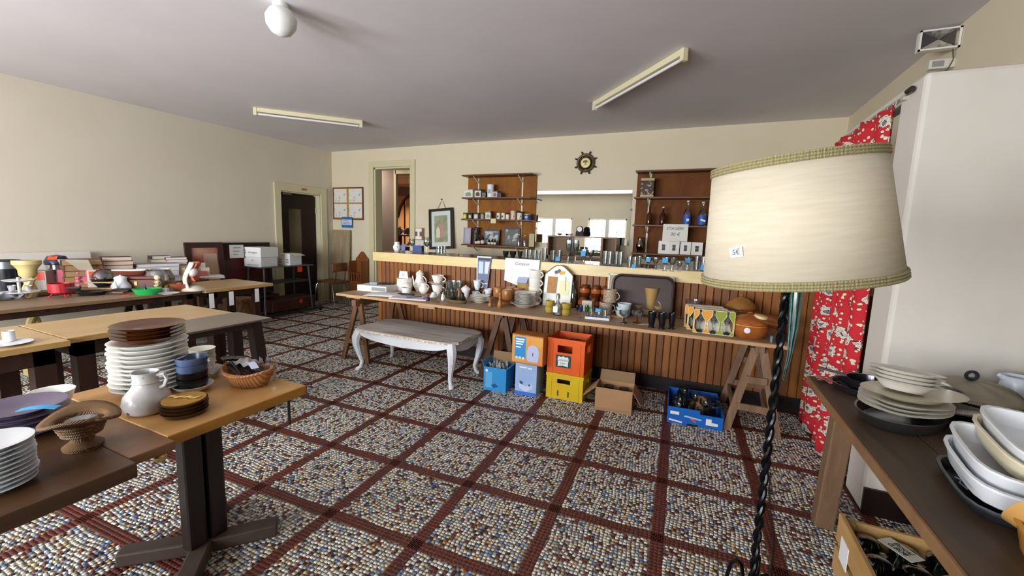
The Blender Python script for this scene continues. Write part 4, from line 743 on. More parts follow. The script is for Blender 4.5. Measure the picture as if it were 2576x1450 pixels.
shelf_unit('dark brown wooden wall shelf unit with bottles, right of the mirror', ra, rb, (-0.339,6.17,1.16)[2], (-0.433,6.17,2.387)[2], RS, ((-0.695,6.17,2.001)[0], (-0.695,6.17,2.001)[0] + .92), SHB2)
YS = 6.03
def onshelf(px, unit, row): return unit[row][0] + .001
def tin(label, x, z, w_, h_, col, lidc=None, shape='box', col2=None, motif=None, yy=YS):
    t = thing('tin', label, 'tin', (x, yy, z), random.uniform(-.15, .15), 'tins on the wall shelf')
    m = M(col, .35, kind='spot' if col2 else None, col2=col2, sc_=38, mix=.22) if col2 else M(col, .35)
    if shape == 'box': obj('body', MB().box(-w_ / 2, w_ / 2, -w_ * .4, w_ * .4, 0, h_ * .84), m, t, bevel=.004); obj('cover', MB().box(-w_ * .515, w_ * .515, -w_ * .415, w_ * .415, h_ * .84, h_), M(lidc or col, .35), t, bevel=.004)
    else: obj('body', MB().lathe([(0, 0), (w_ / 2, 0), (w_ / 2, h_ * .84), (0, h_ * .84)], 24), m, t, smooth=True); obj('cover', MB().lathe([(0, h_ * .84), (w_ * .515, h_ * .84), (w_ * .515, h_ * .98), (w_ * .49, h_), (0, h_)], 24), M(lidc or col, .35), t, smooth=True)
    if motif: obj('printed_motif', MB().prism([(-w_ * .3, h_ * .15), (w_ * .3, h_ * .15), (w_ * .34, h_ * .45), (w_ * .1, h_ * .7), (-w_ * .3, h_ * .55)], -w_ * .4 - .002, -w_ * .4 - .0005, 'y') if shape == 'box' else MB().box(-w_ * .2, w_ * .2, -w_ * .52, -w_ * .5, h_ * .3, h_ * .6), M(motif, .5), t)
    return t
z = LS[1][0] + .001
for lb, q, c, ld_, sh, c2, mo in (('cream tin box with green motif on the top shelf', (-3.49,6.03,2.058,0.163,0.124), 'dcd8c8', None, 'box', None, '7f9a86'), ('black and cream tin with portrait on the top shelf', (-3.334,6.03,2.05,0.109,0.129), 'cfcbbb', '26231c', 'box', None, '3c3a33'), ('small dark square tin beside the portrait tin', (-3.232,6.03,2.049,0.07,0.09), '3a352c', None, 'box', 'b9b2a0', None), ('tall white round canister with blue decor on the top shelf', (-3.117,6.03,2.049,0.108,0.203), 'dfe3e8', None, 'round', None, '93a3bb'), ('small red and white tin house beside the tall canister', (-3.025,6.03,2.054,0.082,0.101), 'c9b4ae', 'a05a50', 'box', None, '6d6a66'), ('small dark blue tin at the end of the top row', (-2.948,6.03,2.054,0.057,0.075), '343a5a', None, 'box', None, None)):
    tin(lb, q[0], z, q[3], q[4], c, ld_, sh, c2, mo)
z = LS[2][0] + .001
for lb, q, c, ld_, sh, c2, mo in (('yellow green label tin at the left of the middle shelf', (-3.573,6.03,1.697,0.066,0.099), 'a8a54a', '2a2c1c', 'box', None, 'd8d490'), ('dark green tin with pale label on the middle shelf', (-3.474,6.03,1.692,0.072,0.098), '27301f', None, 'box', None, 'c8c4a8'), ('black topped tin with white label, third on the middle shelf', (-3.362,6.03,1.687,0.078,0.097), '9da09c', '1f201c', 'box', None, 'e0ded4'), ('clear grey tin fourth on the middle shelf', (-3.252,6.03,1.689,0.071,0.09), '8d8a82', '4a4740', 'round', None, None), ('square tin with green cover on the middle shelf', (-3.143,6.03,1.691,0.09,0.128), 'cfc8b0', '2f5a44', 'box', None, '8d9a80'), ('white spice tin with dark motif, first of the pair', (-2.964,6.03,1.687,0.063,0.101), 'e3e1d6', None, 'round', None, '4a4a44'), ('white spice tin with dark motif, second of the pair', (-2.88,6.03,1.688,0.063,0.101), 'e3e1d6', None, 'round', None, '55554d'), ('white spice tin with dark net pattern', (-2.803,6.03,1.683,0.063,0.094), 'dedbc8', '33342c', 'round', '3a3a34', None), ('tall red and white net patterned tin on the middle shelf', (-2.707,6.03,1.684,0.087,0.137), 'd6bfae', None, 'round', '5a3a34', None), ('black and white net patterned tin with black cover', (-2.598,6.03,1.686,0.087,0.124), 'd8d5c8', '22241f', 'round', '3a3a34', None), ('blue tin with yellow rim at the end of the middle shelf', (-2.465,6.03,1.694,0.111,0.092), '2d4a9a', 'c9a640', 'round', None, 'a8b4d8')):
    tin(lb, q[0], z, q[3], q[4], c, ld_, sh, c2, mo)
tag(obj('price_note', MB().box(-.045, .045, 0, .001, -.075, 0), M('d8d2a4', .7), None, (-3.003,5.925,1.681)), 'small yellow price note hanging from the middle shelf', 'note')
z = LS[3][0] + .001
fr1 = (-3.499,6.05,1.275)
def frame(name, label, x, y, z, w_, h_, b, fm, pm, rot=(0, 0, 0), cat='frame', mat_w=0.0, mm=None, d_=.015):
    f = thing(name, label, cat, (x, y, z), 0, None, rot)
    obj('frame_rail', MB().box(-w_ / 2, w_ / 2, 0, d_, 0, b).box(-w_ / 2, w_ / 2, 0, d_, h_ - b, h_).box(-w_ / 2, -w_ / 2 + b, 0, d_, b, h_ - b).box(w_ / 2 - b, w_ / 2, 0, d_, b, h_ - b), fm, f)
    if mat_w: obj('mount', MB().box(-w_ / 2 + b, w_ / 2 - b, d_ * .5, d_ * .7, b, h_ - b), mm or WHITE, f)
    obj('picture', MB().box(-w_ / 2 + b + mat_w, w_ / 2 - b - mat_w, d_ * .3, d_ * .5, b + mat_w, h_ - b - mat_w), pm, f)
    return f
GPH = M('b9bcc0', .4, kind='speck', col2='5a5c60', sc_=14, mix=.52)
frame('folder', 'lilac grey folder standing at the left of the bottom shelf', (-3.553,6.05,1.273)[0], 6.05, z, .13, .27, .02, M('8d88a0', .5), M('a8a3b8', .5), (-.1, 0, .2))
frame('framed_photo', 'dark narrow frame standing edgewise on the bottom shelf', (-3.408,6.05,1.278)[0], 6.05, z, .11, .28, .018, INK, M('7d7a74', .4, kind='speck', col2='2f2e2c', sc_=20), (-.08, 0, -.5))
frame('framed_photo', 'dark grey frame with a town photograph on the bottom shelf', (-3.122,6.07,1.263)[0], 6.08, z, .30, .25, .028, M('4a4c54', .4), GPH, (-.12, 0, 0)); frame('framed_photo', 'dark grey frame with angular print on the bottom shelf', (-2.759,6.07,1.265)[0], 6.08, z, .28, .29, .03, M('3f4442', .4), M('59605c', .4, kind='speck', col2='c9ccc4', sc_=7, mix=.55), (-.12, 0, 0))
for k, p in enumerate(((-3.337,5.99,1.281,0.052,0.117), (-3.286,5.99,1.283,0.052,0.143), (-3.22,5.99,1.279,0.058,0.168), (-3.103,5.99,1.278,0.045,0.103), (-3.046,5.99,1.28,0.045,0.109), (-2.996,5.99,1.282,0.045,0.108))):
    g = thing('miniature_bottle', 'miniature dark bottle with pale label before the shelf frames, %s in the row' % ('first', 'second', 'third', 'fourth', 'fifth', 'sixth')[k], 'bottle', (p[0], 5.99, z), 0, 'miniature bottles'); obj('glass', lat('bottle', p[3], p[4], 14), M('1d1a14', .15), g, smooth=True); obj('paper_label', MB().lathe([(p[3] * .505, p[4] * .1), (p[3] * .505, p[4] * .42)], 14), M('e0d8c4', .6), g, smooth=True)
for k, p in enumerate(((-2.584,6,1.28,0.056,0.187), (-2.482,6,1.277,0.068,0.173))): glass('small clear bottle at the end of the bottom shelf, ' + ('first', 'second')[k], (p[0], 6.0, z, p[3], p[4]), 'bottle', grp='small shelf bottles', cat='bottle', name='small_bottle')
tag(obj('slim_carton', MB().box(-.04, .04, -.03, .03, 0, .20), M('b9b08a', .6), None, ((-2.376,6,1.282)[0], 6.02, z), (0, 0, .3)), 'slim pale carton at the right end of the bottom shelf', 'box')
# right unit
z = RS[1][0] + .001; q = (-0.719,6.03,2.042,0.136,0.206)
t = thing('tin', 'dark brown tin with village scene on the upper right shelf', 'tin', (q[0], 6.03, z), .12); obj('body', MB().box(-.085, .085, -.06, .06, 0, .215), M('3a2a20', .35, kind='speck', col2='b9a888', sc_=22, mix=.6), t, bevel=.006); obj('cover', MB().box(-.088, .088, -.063, .063, .215, .25), M('b5a878', .35), t, bevel=.005); obj('gilt_band', MB().box(-.086, .086, -.061, .061, .0, .025), M('b5a878', .35), t)
z = RS[2][0] + .001
for k, (p, lb, gm, sp) in enumerate((((-0.665,6.03,1.651,0.076,0.229), 'brown glass bottle, first on the right shelf', M('5a2a10', .1, trans=.4), None), ((-0.49,6.03,1.649,0.081,0.226), 'brown glass bottle with pale stopper, second on the right shelf', M('4a2412', .1, trans=.4), 1), ((-0.185,6.03,1.65,0.095,0.306), 'clear bottle with blue label and pale disc', CLEAR, 'b'), ((-0.002,6.03,1.648,0.104,0.291), 'clear bottle with blue and white label beside the lampshade', CLEAR, 'c'))):
    g = thing('swing_bottle', lb, 'bottle', (p[0], 6.03, z), 0, 'bottles on the right shelf'); obj('glass', lat('bottle', p[3], p[4], 18), gm, g, smooth=True)
    if sp in ('b', 'c'):
        obj('blue_label', MB().lathe([(p[3] * .505, p[4] * .05), (p[3] * .505, p[4] * .46)], 18), M('2a5bb8', .5), g, smooth=True); obj('label_badge', MB().lathe([(0, 0), (p[3] * .2, 0), (0, .002)], 12) if sp == 'b' else MB().box(-p[3] * .3, p[3] * .3, -.002, .002, -.012, .012), M('e6ead8', .5), g, (.01, -p[3] * .515, p[4] * .24), (PI / 2, 0, 0) if sp == 'b' else (0, .3, 0))
    obj('stopper', MB().lathe([(0, 0), (p[3] * .2, 0), (p[3] * .18, .02), (0, .024)], 12), M('d9d6cc' if sp else '3a1c0c', .4), g, (0, 0, p[4]), smooth=True)
q = (-0.312,5.925,1.638)
e = thing('price_sheet', 'white price sheet reading ETAGERE 30 euros on the shelf edge', 'note', q, 0); obj('sheet', MB().box(-.155, .155, -.002, 0, -.215, .01), M('e4e4dc', .7), e); text('ETAGÈRE', .052, M('55565c', .7), e, (-.005, -.003, -.05), shear=.2); text('30 €', .062, M('55565c', .7), e, (0, -.003, -.125), shear=.2)
z = RS[3][0] + .001
lob('glass_vase', 'small pinkish glass vase at the left of the lower right shelf', 'vase', ((-0.76,6.03,1.271)[0], 6.03, z, .115, .21), 'vase', thin_glass('rose_glass', 'b8988c', .2))
for k, p in enumerate(((-0.449,6,1.27,0.135,0.173), (-0.317,6,1.265,0.134,0.171), (-0.173,6,1.262,0.132,0.169), (-0.032,6,1.258,0.136,0.168))):
    frame('photo_card', 'white mounted grey portrait card on the lower right shelf, %s of four' % ('first', 'second', 'third', 'fourth')[k], p[0], 6.02, z, p[3], p[4], .004, WHITE, M('3c3c3e', .4, kind='speck', col2='a9a9aa', sc_=26, mix=.55), (-.08, 0, .04), 'card', mat_w=.042, d_=.006)
# ================================================================ mirror, cabinet, clock on the back counter
mr = thing('wall_mirror', 'frameless rectangular mirror on the back wall between the shelf units', 'mirror', (0, YW, 0)); mx0, mx1, mz0, mz1 = -2.38, -.935, 1.335, 2.125
obj('glass', MB().box(mx0, mx1, -.008, -.001, mz0, mz1), M('dfe6e4', .01, 1.0), mr)
for x, zz in ((mx0, 1.95), (mx0, 1.55), (mx1, 1.85)): obj('clip', MB().box(x - .012, x + .012, -.012, -.001, zz - .012, zz + .012), M('4a4c50', .4), mr)
cb = thing('display_cabinet', 'small brown wooden cabinet with mirrored back standing under the wall mirror', 'cabinet', (0, 5.98, 1.056)); cx0, cx1 = (-2.062,5.86,1.449)[0], (-1.053,5.86,1.458)[0]; ch_ = (-2.062,5.86,1.449)[2] - 1.056
CBW = M('8a6748', .5, kind='wood', col2='74543a', sc_=3)
obj('top_board', MB().box(cx0, cx1, -.14, .14, ch_ - .02, ch_), CBW, cb); obj('side_board', MB().box(cx0, cx0 + .02, -.13, .13, 0, ch_ - .02), CBW, cb); obj('side_board', MB().box(cx1 - .02, cx1, -.13, .13, 0, ch_ - .02), CBW, cb); obj('side_board', MB().box(cx0 + .30, cx0 + .32, -.10, .10, 0, ch_ - .02), CBW, cb); obj('divider', MB().box(cx1 - .22, cx1 - .19, -.12, .12, 0, ch_ - .02), CBW, cb); obj('bottom_board', MB().box(cx0, cx1, -.13, .13, 0, .10), CBW, cb)
obj('back_board', MB().box(cx0 + .02, cx0 + .30, .05, .06, .10, ch_ - .02).box(cx1 - .19, cx1 - .02, .05, .06, .10, ch_ - .02), M('7d6248', .6), cb); obj('mirror_back', MB().box(cx0 + .32, cx1 - .22, .05, .055, .10, ch_ - .02), M('e4e8e6', .02, 1.0), cb)
zc_ = 1.056 + ch_ + .001
ck = thing('mantel_clock', 'small black mantel clock with round white dial on the cabinet', 'clock', ((-1.612,5.95,1.475)[0], 5.98, zc_)); obj('case', MB().prism([(-.055, 0), (.055, 0), (.055, .06), (.045, .07), (.045, .10)] + [(.045 * math.cos(a), .10 + .045 * math.sin(a)) for a in [PI * i / 8 for i in range(9)]] + [(-.045, .07), (-.055, .06)], -.025, .025, 'y'), INK, ck); obj('dial', MB().lathe([(0, 0), (.036, 0), (0, .003)], 24), WHITE, ck, (0, -.026, .10), (PI / 2, 0, 0)); obj('hand', MB().bar((0, -.03, .10), (.018, -.03, .115), .004, .002), INK, ck); obj('hand', MB().bar((0, -.03, .10), (-.012, -.03, .105), .004, .002), INK, ck)
for k, p in enumerate(((-1.92,5.95,1.466), (-1.756,5.95,1.471))): lob('small_dish', ('grey dish on the cabinet top, far from the clock', 'pale dish on the cabinet top next to the clock')[k], 'dish', (p[0], 5.98, zc_, .085, .032), 'bowl', M(('6d6a66', 'c9c9c4')[k], .3))
# ================================================================ other things on the back wall
bf = frame('sketch_display', 'brown frame with four pale sketches in the corner', (-6.308,6.17,1.621)[0], 6.172, (-6.308,6.17,1.621)[2], .78, .62, .022, M('6d3f2a', .4), M('b08a4e', .5), cat='picture')
for i in range(2):
    for j in range(2):
        s_ = obj('sketch', MB().box(-.165, .165, -.001, .0, -.13, .13), M('dcdcd6', .5, kind='speck', col2='8d9096', sc_=16, mix=.64), bf, (-.19 + .385 * i, .003, .17 + .29 * j))
bs = thing('notice', 'small blue and white printed notice under the sketch frame', 'notice', ((-6.32,6.16,1.567)[0], 6.155, (-6.322,6.16,1.467)[2])); obj('plate', MB().box(-.135, .135, 0, .004, 0, .205), M('1f73b8', .4), bs); obj('white_field', MB().box(-.12, .13, -.002, 0, .05, .155), M('d3d6e0', .5), bs)
for k in range(3): obj('text_line', MB().box(-.10, .10 - .03 * k, -.003, -.002, .07 + .028 * k, .08 + .028 * k), M('6d7894', .6), bs)
bp_ = (-4.02,6.12,1.13); 
bg = thing('hanging_picture', 'black framed romantic print hanging tilted on a cord from a nail', 'picture', ((-4.089,6.1,1.135)[0] - .0, 6.09, 1.15), 0, None, (math.radians(-4), math.radians(-4.5), 0))
pw_, ph_, bb = .49, .70, .045; BKF = M('17150f', .35)
for nm_, m in (('frame_rail', MB().box(-pw_ / 2, pw_ / 2, 0, .03, 0, bb)), ('frame_rail', MB().box(-pw_ / 2, pw_ / 2, 0, .03, ph_ - bb, ph_)), ('frame_rail', MB().box(-pw_ / 2, -pw_ / 2 + bb, 0, .03, bb, ph_ - bb)), ('frame_rail', MB().box(pw_ / 2 - bb, pw_ / 2, 0, .03, bb, ph_ - bb))): obj(nm_, m, BKF, bg)
obj('mount', MB().box(-pw_ / 2 + bb, pw_ / 2 - bb, .018, .022, bb, ph_ - bb), M('cfd8d4', .4), bg); obj('print', MB().box(-.14, .13, .014, .018, .12, .58), M('7d8a66', .5, kind='soft', col2='a8a58c', sc_=9), bg)
obj('print_figure', MB().prism([(.0, .20), (.05, .20), (.06, .34), (.03, .46), (-.01, .42), (-.03, .36)], .012, .014, 'y'), M('b98a80', .5), bg); obj('print_figure', MB().prism([(-.10, .20), (-.02, .20), (-.02, .32), (-.06, .40), (-.10, .33)], .012, .014, 'y'), M('d5cfbc', .5), bg)
obj('cord', MB().tube([(-.07, .02, ph_), (.01, .05, ph_ + .16), (.09, .02, ph_)], .004, 5), INK, bg); obj('nail', MB().tube([(.01, .02, ph_ + .16), (.01, .10, ph_ + .165)], .012, 8), M('3a2a20', .5), bg)
hq = (-3.443,4.605,1.172); hx = (-4.607,6.15,1.288)[0]
hb = thing('letter_panel', 'brown and white panel with a big letter H shape on the wall', 'panel', (hx, 6.185, (-4.622,6.17,1.287)[2] )); obj('plate', MB().box(-.095, .095, -.012, 0, 0, .215), M('7a5a48', .5), hb); obj('white_letter', MB().box(-.085, .05, -.015, -.012, .15, .205).box(-.085, .05, -.015, -.012, .01, .065).box(-.04, .005, -.015, -.012, .065, .15), WHITE, hb)
hb2 = thing('switch_panel', 'plain white square panel with a small cross below the letter panel', 'panel', (hx, 6.185, (-4.621,6.17,1.109)[2])); obj('plate', MB().box(-.09, .09, -.012, 0, 0, .17), M('d9d6cc', .5), hb2); obj('cross_mark', MB().box(-.02, .02, -.014, -.012, .08, .086).box(-.003, .003, -.014, -.012, .06, .106), M('8d8a84', .5), hb2)
# damp patch on the wall behind the rack
# ship's wheel barometer
sw_ = thing('ship_wheel', 'dark ship wheel barometer with yellow dial and tree picture on the wall', 'barometer', (-1.632,6.165,2.52))
SWM = M('6a5a44', .4, .3, kind='soft', col2='544634', sc_=12)
obj('wheel_rim', MB().torus((0, 0, 0), .118, .019, 32, 8, 'y'), SWM, sw_, smooth=True); obj('dial_rim', MB().torus((0, -.008, 0), .083, .012, 32, 8, 'y'), M('3a3212', .35, .5), sw_, smooth=True); obj('dial', MB().lathe([(0, 0), (.080, 0), (.078, .006), (0, .008)], 32), M('e3d78a', .35), sw_, (0, 0, 0), (PI / 2, 0, 0), smooth=True)
obj('tree_picture', MB().prism([(.038 * math.cos(a), .005 + .034 * math.sin(a)) for a in [PI * i / 10 for i in range(11)]], -.012, -.009, 'y').box(-.004, .004, -.012, -.009, -.022, .006).box(-.02, .02, -.012, -.009, -.027, -.022), M('5f5a5e', .5), sw_)
for k in range(8):
    a = PI / 8 + k * PI / 4; c_, s_ = math.cos(a), math.sin(a); obj('spoke_handle', MB().tube([(.085 * c_, 0, .085 * s_), (.13 * c_, 0, .13 * s_), (.15 * c_, 0, .15 * s_), (.172 * c_, 0, .172 * s_)], [.008, .008, .013, .010], 8), M('33281c', .4), sw_, smooth=True)
# ================================================================ tables along the left wall
TAN = M('c3a578', .35, kind='wood', col2='b4945f', sc_=2, dirx=(4, .6, 4)); TANE = M('b8945c', .4, kind='wood', col2='a5824c', sc_=3); DKL = M('3a2118', .45, kind='wood', col2='2a1610', sc_=3, dirx=(6, 6, .6)); GRYT = M('857a6c', .4, kind='wood', col2='786d60', sc_=2, dirx=(4, .6, 4)); WTB = M('8d7760', .5, kind='wood', col2='7d6850', sc_=2, dirx=(4, .6, 4))
def table(label, x0, x1, y0, y1, z, th, top, edge, leg=None, lw=.055, apron=.08, splay=0.0, ins=.05, legs=None):
    t = thing('table', label, 'table', ((x0 + x1) / 2, (y0 + y1) / 2, 0)); a, b = (x1 - x0) / 2, (y1 - y0) / 2
    obj('table_top', MB().box(-a, a, -b, b, z - th, z), top, t, bevel=.002)
    if edge is not top: obj('edge_band', MB().box(-a - .002, a + .002, -b - .002, b + .002, z - th + .001, z - .002), edge, t)
    if leg:
        if apron: obj('apron', MB().box(-a + ins, a - ins, -b + ins, -b + ins + .02, z - th - apron, z - th).box(-a + ins, a - ins, b - ins - .02, b - ins, z - th - apron, z - th).box(-a + ins, -a + ins + .02, -b + ins + .02, b - ins - .02, z - th - apron, z - th).box(a - ins - .02, a - ins, -b + ins + .02, b - ins - .02, z - th - apron, z - th), leg, t)
        for sx in (-1, 1):
            for sy in (-1, 1):
                p = (sx * (a - ins - lw / 2), sy * (b - ins - lw / 2), z - th); obj('leg', MB().bar(p, (p[0] + sx * splay, p[1] + sy * splay, 0), lw, lw, up=(1, 0, 0)), leg, t)
    return t
table('long brown worktop table along the left wall crowded with bric a brac', -5.45, -4.86, .55, 2.67, .74, .03, WTB, M('7a5f42', .5), DKL, .06, .06)
table('tan laminate table at the end of the left wall row', -5.55, -4.80, 2.69, 3.46, .745, .035, TAN, TANE, DKL, .07, .08, ins=.10)
table('brown table against the left wall carrying the books', -6.66, -5.78, .6, 3.28, .74, .03, M('6d4f38', .5, kind='wood', col2='5b412d', sc_=3), M('5a3d28', .5), M('5c4634', .5), .05, .07)
trestle('thin dark metal trestle under the bric a brac table', -5.16, 2.30, .50, .30, .705, M('2c2622', .5, .4), 0, 'thin trestles by the left wall', brace=())
# white tags hanging from the tan table end
for k, (x, y) in enumerate(((-4.70, 2.66), (-4.74, 2.92), (-4.80, 3.22))): tag(obj('price_ticket', MB().box(-.001, .001, -.025, .025, -.16, 0), TAGW, None, (-4.796, (2.74, 2.95, 3.25)[k], .70), (0, 0, 0)), 'white paper ticket hanging from the tan table edge, %s of three' % ('first', 'second', 'third')[k], 'ticket', 'tickets on the tan table')
table('tan laminate table standing free, end nearest the door', -4.09, -3.42, 1.13, 2.12, .74, .035, TAN, TANE, DKL, .09, .10); table('tan laminate table standing free, far from the door', -4.09, -3.36, .12, 1.12, .74, .035, TAN, TANE, DKL, .09, .10)
table('grey brown topped table pushed against the tan tables', -3.415, -3.0, 1.36, 2.14, .742, .014, GRYT, M('5a4e42', .5), M('2a1a14', .45, kind='wood', col2='1e120e', sc_=3), .075, .05, splay=.05)
ZL = .741
# ---------------------------------------------------------------- bric a brac, front row
def P3(p, z): return (p[0], p[1], z)
q = (-6.006,1.627,0.74,0.176,0.275); t = thing('coffee_urn', 'black cylindrical thermos urn with grey band at the table end', 'urn', q); r_, h_ = .105, .31
obj('body', MB().lathe([(0, 0), (r_, 0), (r_, h_ * .74), (0, h_ * .74)], 28), M('14181f', .2), t, smooth=True); obj('grey_band', MB().lathe([(0, h_ * .74), (r_ * 1.01, h_ * .74), (r_ * 1.01, h_ * .95), (0, h_ * .95)], 28), M('7d8286', .3, .6), t, smooth=True); obj('black_cover', MB().lathe([(0, h_ * .95), (r_, h_ * .95), (r_ * .9, h_), (0, h_ * 1.01)], 28), INK, t, smooth=True); obj('emblem', MB().lathe([(0, 0), (.016, 0), (0, .002)], 12), M('b9d8d0', .4), t, (-.02 + .10, -.06, h_ * .58), (PI / 2, 0, 1.0))
cp = (-5.62,1.647,1.066); tw = thing('twisted_column', 'cream barley twist column pedestal standing behind the table', 'pedestal', (-5.62, cp[1], 0)); CRM = M('cfc08a', .45, kind='soft', col2='b8a56a', sc_=6)
pts = []; 
for s_ in range(2): obj('twist_strand', MB().tube([(.022 * math.cos(i * .42 + s_ * PI), .022 * math.sin(i * .42 + s_ * PI), .10 + i * .0205) for i in range(40)], .029, 8), CRM, tw, smooth=True)
obj('capital', MB().lathe([(.035, .90), (.06, .93), (.062, .98), (.085, 1.02), (.095, 1.03), (.095, 1.065), (0, 1.066)], 28), CRM, tw, smooth=True); obj('foot', MB().lathe([(0, 0), (.10, 0), (.10, .04), (.06, .08), (.035, .12)], 24), CRM, tw, smooth=True)
bx_ = thing('small_carton', 'grey carton with red orange label between column and airpot', 'box', (-6.057,1.836,0.74), .8); obj('body', MB().box(-.10, .10, -.07, .07, 0, .19), M('a8a49c', .6), bx_); obj('red_label', MB().box(-.02, .09, -.072, -.07, .10, .18), M('d8503c', .5), bx_); obj('gold_label', MB().box(-.03, .03, -.074, -.072, .04, .13), M('c9a860', .5), bx_)
tag(obj('box_sheet', MB().box(-.16, .16, -.002, .002, 0, .26), M('c4c0b8', .6), None, (-6.63,2.048,0.74), (-.35, 0, 1.0)), 'grey card sheet leaning behind the red labelled carton', 'card')
cs = thing('cake_stand', 'two tier white and silver cake stand near the table edge', 'stand', (-5.438,1.532,0.74)); SIL = M('d6d8d8', .2, .7); obj('stem', MB().lathe([(0, 0), (.05, 0), (.02, .015), (.012, .03), (.012, .19), (0, .195)], 16), SIL, cs, smooth=True)
for r_, z in ((.125, .05), (.10, .155)): obj('tier', MB().lathe([(0, z), (r_ * .7, z), (r_, z + .012), (r_ * .98, z + .015), (0, z + .006)], 28), M('e4e6ea', .3), cs, smooth=True)
for k in range(2): lob('tea_glass', 'small silver cup on the lower tier of the cake stand, ' + ('first', 'second')[k], 'cup', (cs.location.x + (-.05, .05)[k], cs.location.y + (-.03, .04)[k], .798, .055, .06), 'cup', SIL, 'cups on the cake stand')
tag(obj('crumpled_bag', MB().sheet(lambda u, v: ((u - .5) * .3, (v - .5) * .2, .03 + .03 * math.sin(u * 11) * math.cos(v * 9) + .02 * math.sin(u * 19 + 3 * v)), 16, 12), M('cdd6e4', .2, trans=.4), None, (-5.512,1.451,0.74), smooth=True, solid=.002), 'crumpled clear plastic bag at the left table end', 'bag')
tag(obj('camera_case', MB().box(-.05, .05, -.04, .04, 0, .05), M('1a1614', .5), None, (-5.537,1.516,0.74), (0, 0, .6), bevel=.006), 'small black case beside the crumpled clear bag', 'case')
q = (-6.131,2.013,0.74,0.185,0.37); t = thing('airpot', 'steel pump airpot with dark blue top and orange sticker', 'flask', q); r_, h_ = .085, .34
obj('body', MB().lathe([(0, 0), (r_, 0), (r_, h_ * .72), (0, h_ * .72)], 28), M('aeb0b4', .18, 1.0), t, smooth=True); obj('paper_wrap', MB().lathe([(r_ * 1.02, h_ * .06), (r_ * 1.02, h_ * .40)], 28), M('c9c9ca', .5, kind='speck', col2='5a5c60', sc_=30, mix=.66), t, smooth=True); obj('pump_top', MB().lathe([(0, h_ * .70), (r_ * 1.12, h_ * .70), (r_ * 1.15, h_ * .80), (r_ * .8, h_ * .96), (0, h_)], 28), M('2b3350', .3), t, smooth=True); obj('orange_sticker', MB().box(-.035, .035, -.002, .002, -.025, .025), M('e0502c', .5), t, rot=(-.8, 0, .9), loc=(.062, -.05, h_ * .91))
q = (-5.298,1.748,0.74); t = thing('fondue_pot', 'bright red woven pot on short legs at the table edge', 'pot', q); obj('body', MB().lathe([(0, .03), (.06, .03), (.085, .05), (.088, .13), (.08, .13), (.075, .05), (0, .045)], 24), M('b3202c', .4, kind='weave', col2='8f1622', sc_=30), t, smooth=True); obj('handle_stick', MB().tube([(.08, 0, .09), (.2, .06, .10)], .01), INK, t)
for k in range(3): obj('leg', MB().tube([(.06 * math.cos(k * 2.1), .06 * math.sin(k * 2.1), .03), (.085 * math.cos(k * 2.1), .085 * math.sin(k * 2.1), 0)], .006), M('b3202c', .4), t)
t = thing('cookie_carton', 'pink carton with glossy window and raised grey flap', 'box', (-5.976,2.137,0.74), 1.0); obj('body', MB().box(-.16, .16, -.08, .08, 0, .19), M('d8607e', .4), t, bevel=.003); obj('open_flap', MB().bar((0, -.08, .19), (-.02, -.14, .30), .26, .003), M('b9b29e', .6), t); obj('white_side', MB().box(.06, .135, -.083, -.08, 0, .19), M('cfcac0', .5), t); obj('orange_square', MB().box(.075, .13, -.086, -.083, .10, .17), M('d64a22', .5), t)
for k in range(2):
    for j in range(4): obj('foil_wrapper', MB().ball((-.09 + .08 * k, -.085, .025 + .043 * j), .022, 10), M('ec86a2', .2), t)
for k, (p, s_) in enumerate((((-5.275,1.948,0.74), .0), ((-5.477,1.995,0.74), .5))):
    f = thing('frying_pan', 'black frying pan with long handle, %s of the two before the pink carton' % ('nearer', 'farther')[k], 'pan', p, .9 + s_); obj('dish', MB().lathe([(0, 0), (.085, 0), (.105, .035), (.10, .035), (.08, .008), (0, .006)], 28), M('161616', .35), f, smooth=True); obj('handle', MB().tube([(.10, 0, .03), (.18, 0, .045), (.27, 0, .05)], [.010, .012, .010], 8), M('1c1a1a', .4), f, smooth=True)
for k, (p, a, z) in enumerate((((-5.657,2.187,0.74), .75, .06), ((-5.353,2.055,0.74), .9, .035), ((-5.229,2.048,0.74), .6, .012))): tag(obj('wooden_spatula', MB().prism([(-.15, -.012), (.02, -.012), (.06, -.035), (.15, -.035), (.15, .035), (.06, .035), (.02, .012), (-.15, .012)], z, z + .012, 'z'), M(('d0b07c', 'b9935c', '6a4226')[k], .55), None, (p[0], p[1], .741), (0, 0, a)), ('pale wooden spatula on top of the pans', 'light brown wooden spatula under the pale one', 'dark wooden board under the spatulas')[k], 'spatula', 'wooden utensils')
t = thing('glass_jar', 'round clear glass jar with white plate cover behind the pans', 'jar', (-6.103,2.296,0.74)); obj('glass_body', MB().lathe([(0, 0), (.07, 0), (.10, .06), (.10, .14), (.06, .19), (.065, .20)], 24), CRYST, t, smooth=True); obj('plate_cover', MB().lathe([(0, .20), (.09, .205), (.09, .21), (.03, .215), (.025, .25), (0, .255)], 24), M('e4e6e8', .3), t, smooth=True)
t = thing('dark_bowl', 'shiny dark bowl with clear dome beside the glass jar', 'bowl', (-5.839,2.246,0.74)); obj('bowl', lat('bowl', .19, .09), M('20262e', .2), t, smooth=True); obj('clear_dome', MB().lathe([(.09, .09), (.08, .14), (.045, .18), (0, .19)], 24), thin_glass('blue_dome', 'b8c4cc', .2), t, smooth=True)
t = potlike('teapot', 'round white teapot with pointed lid near the green basket', (-5.285,2.176,0.74,0.161,0.153), 'pot', M('d8dee6', .25)); t.rotation_euler = (0, 0, 2.4)
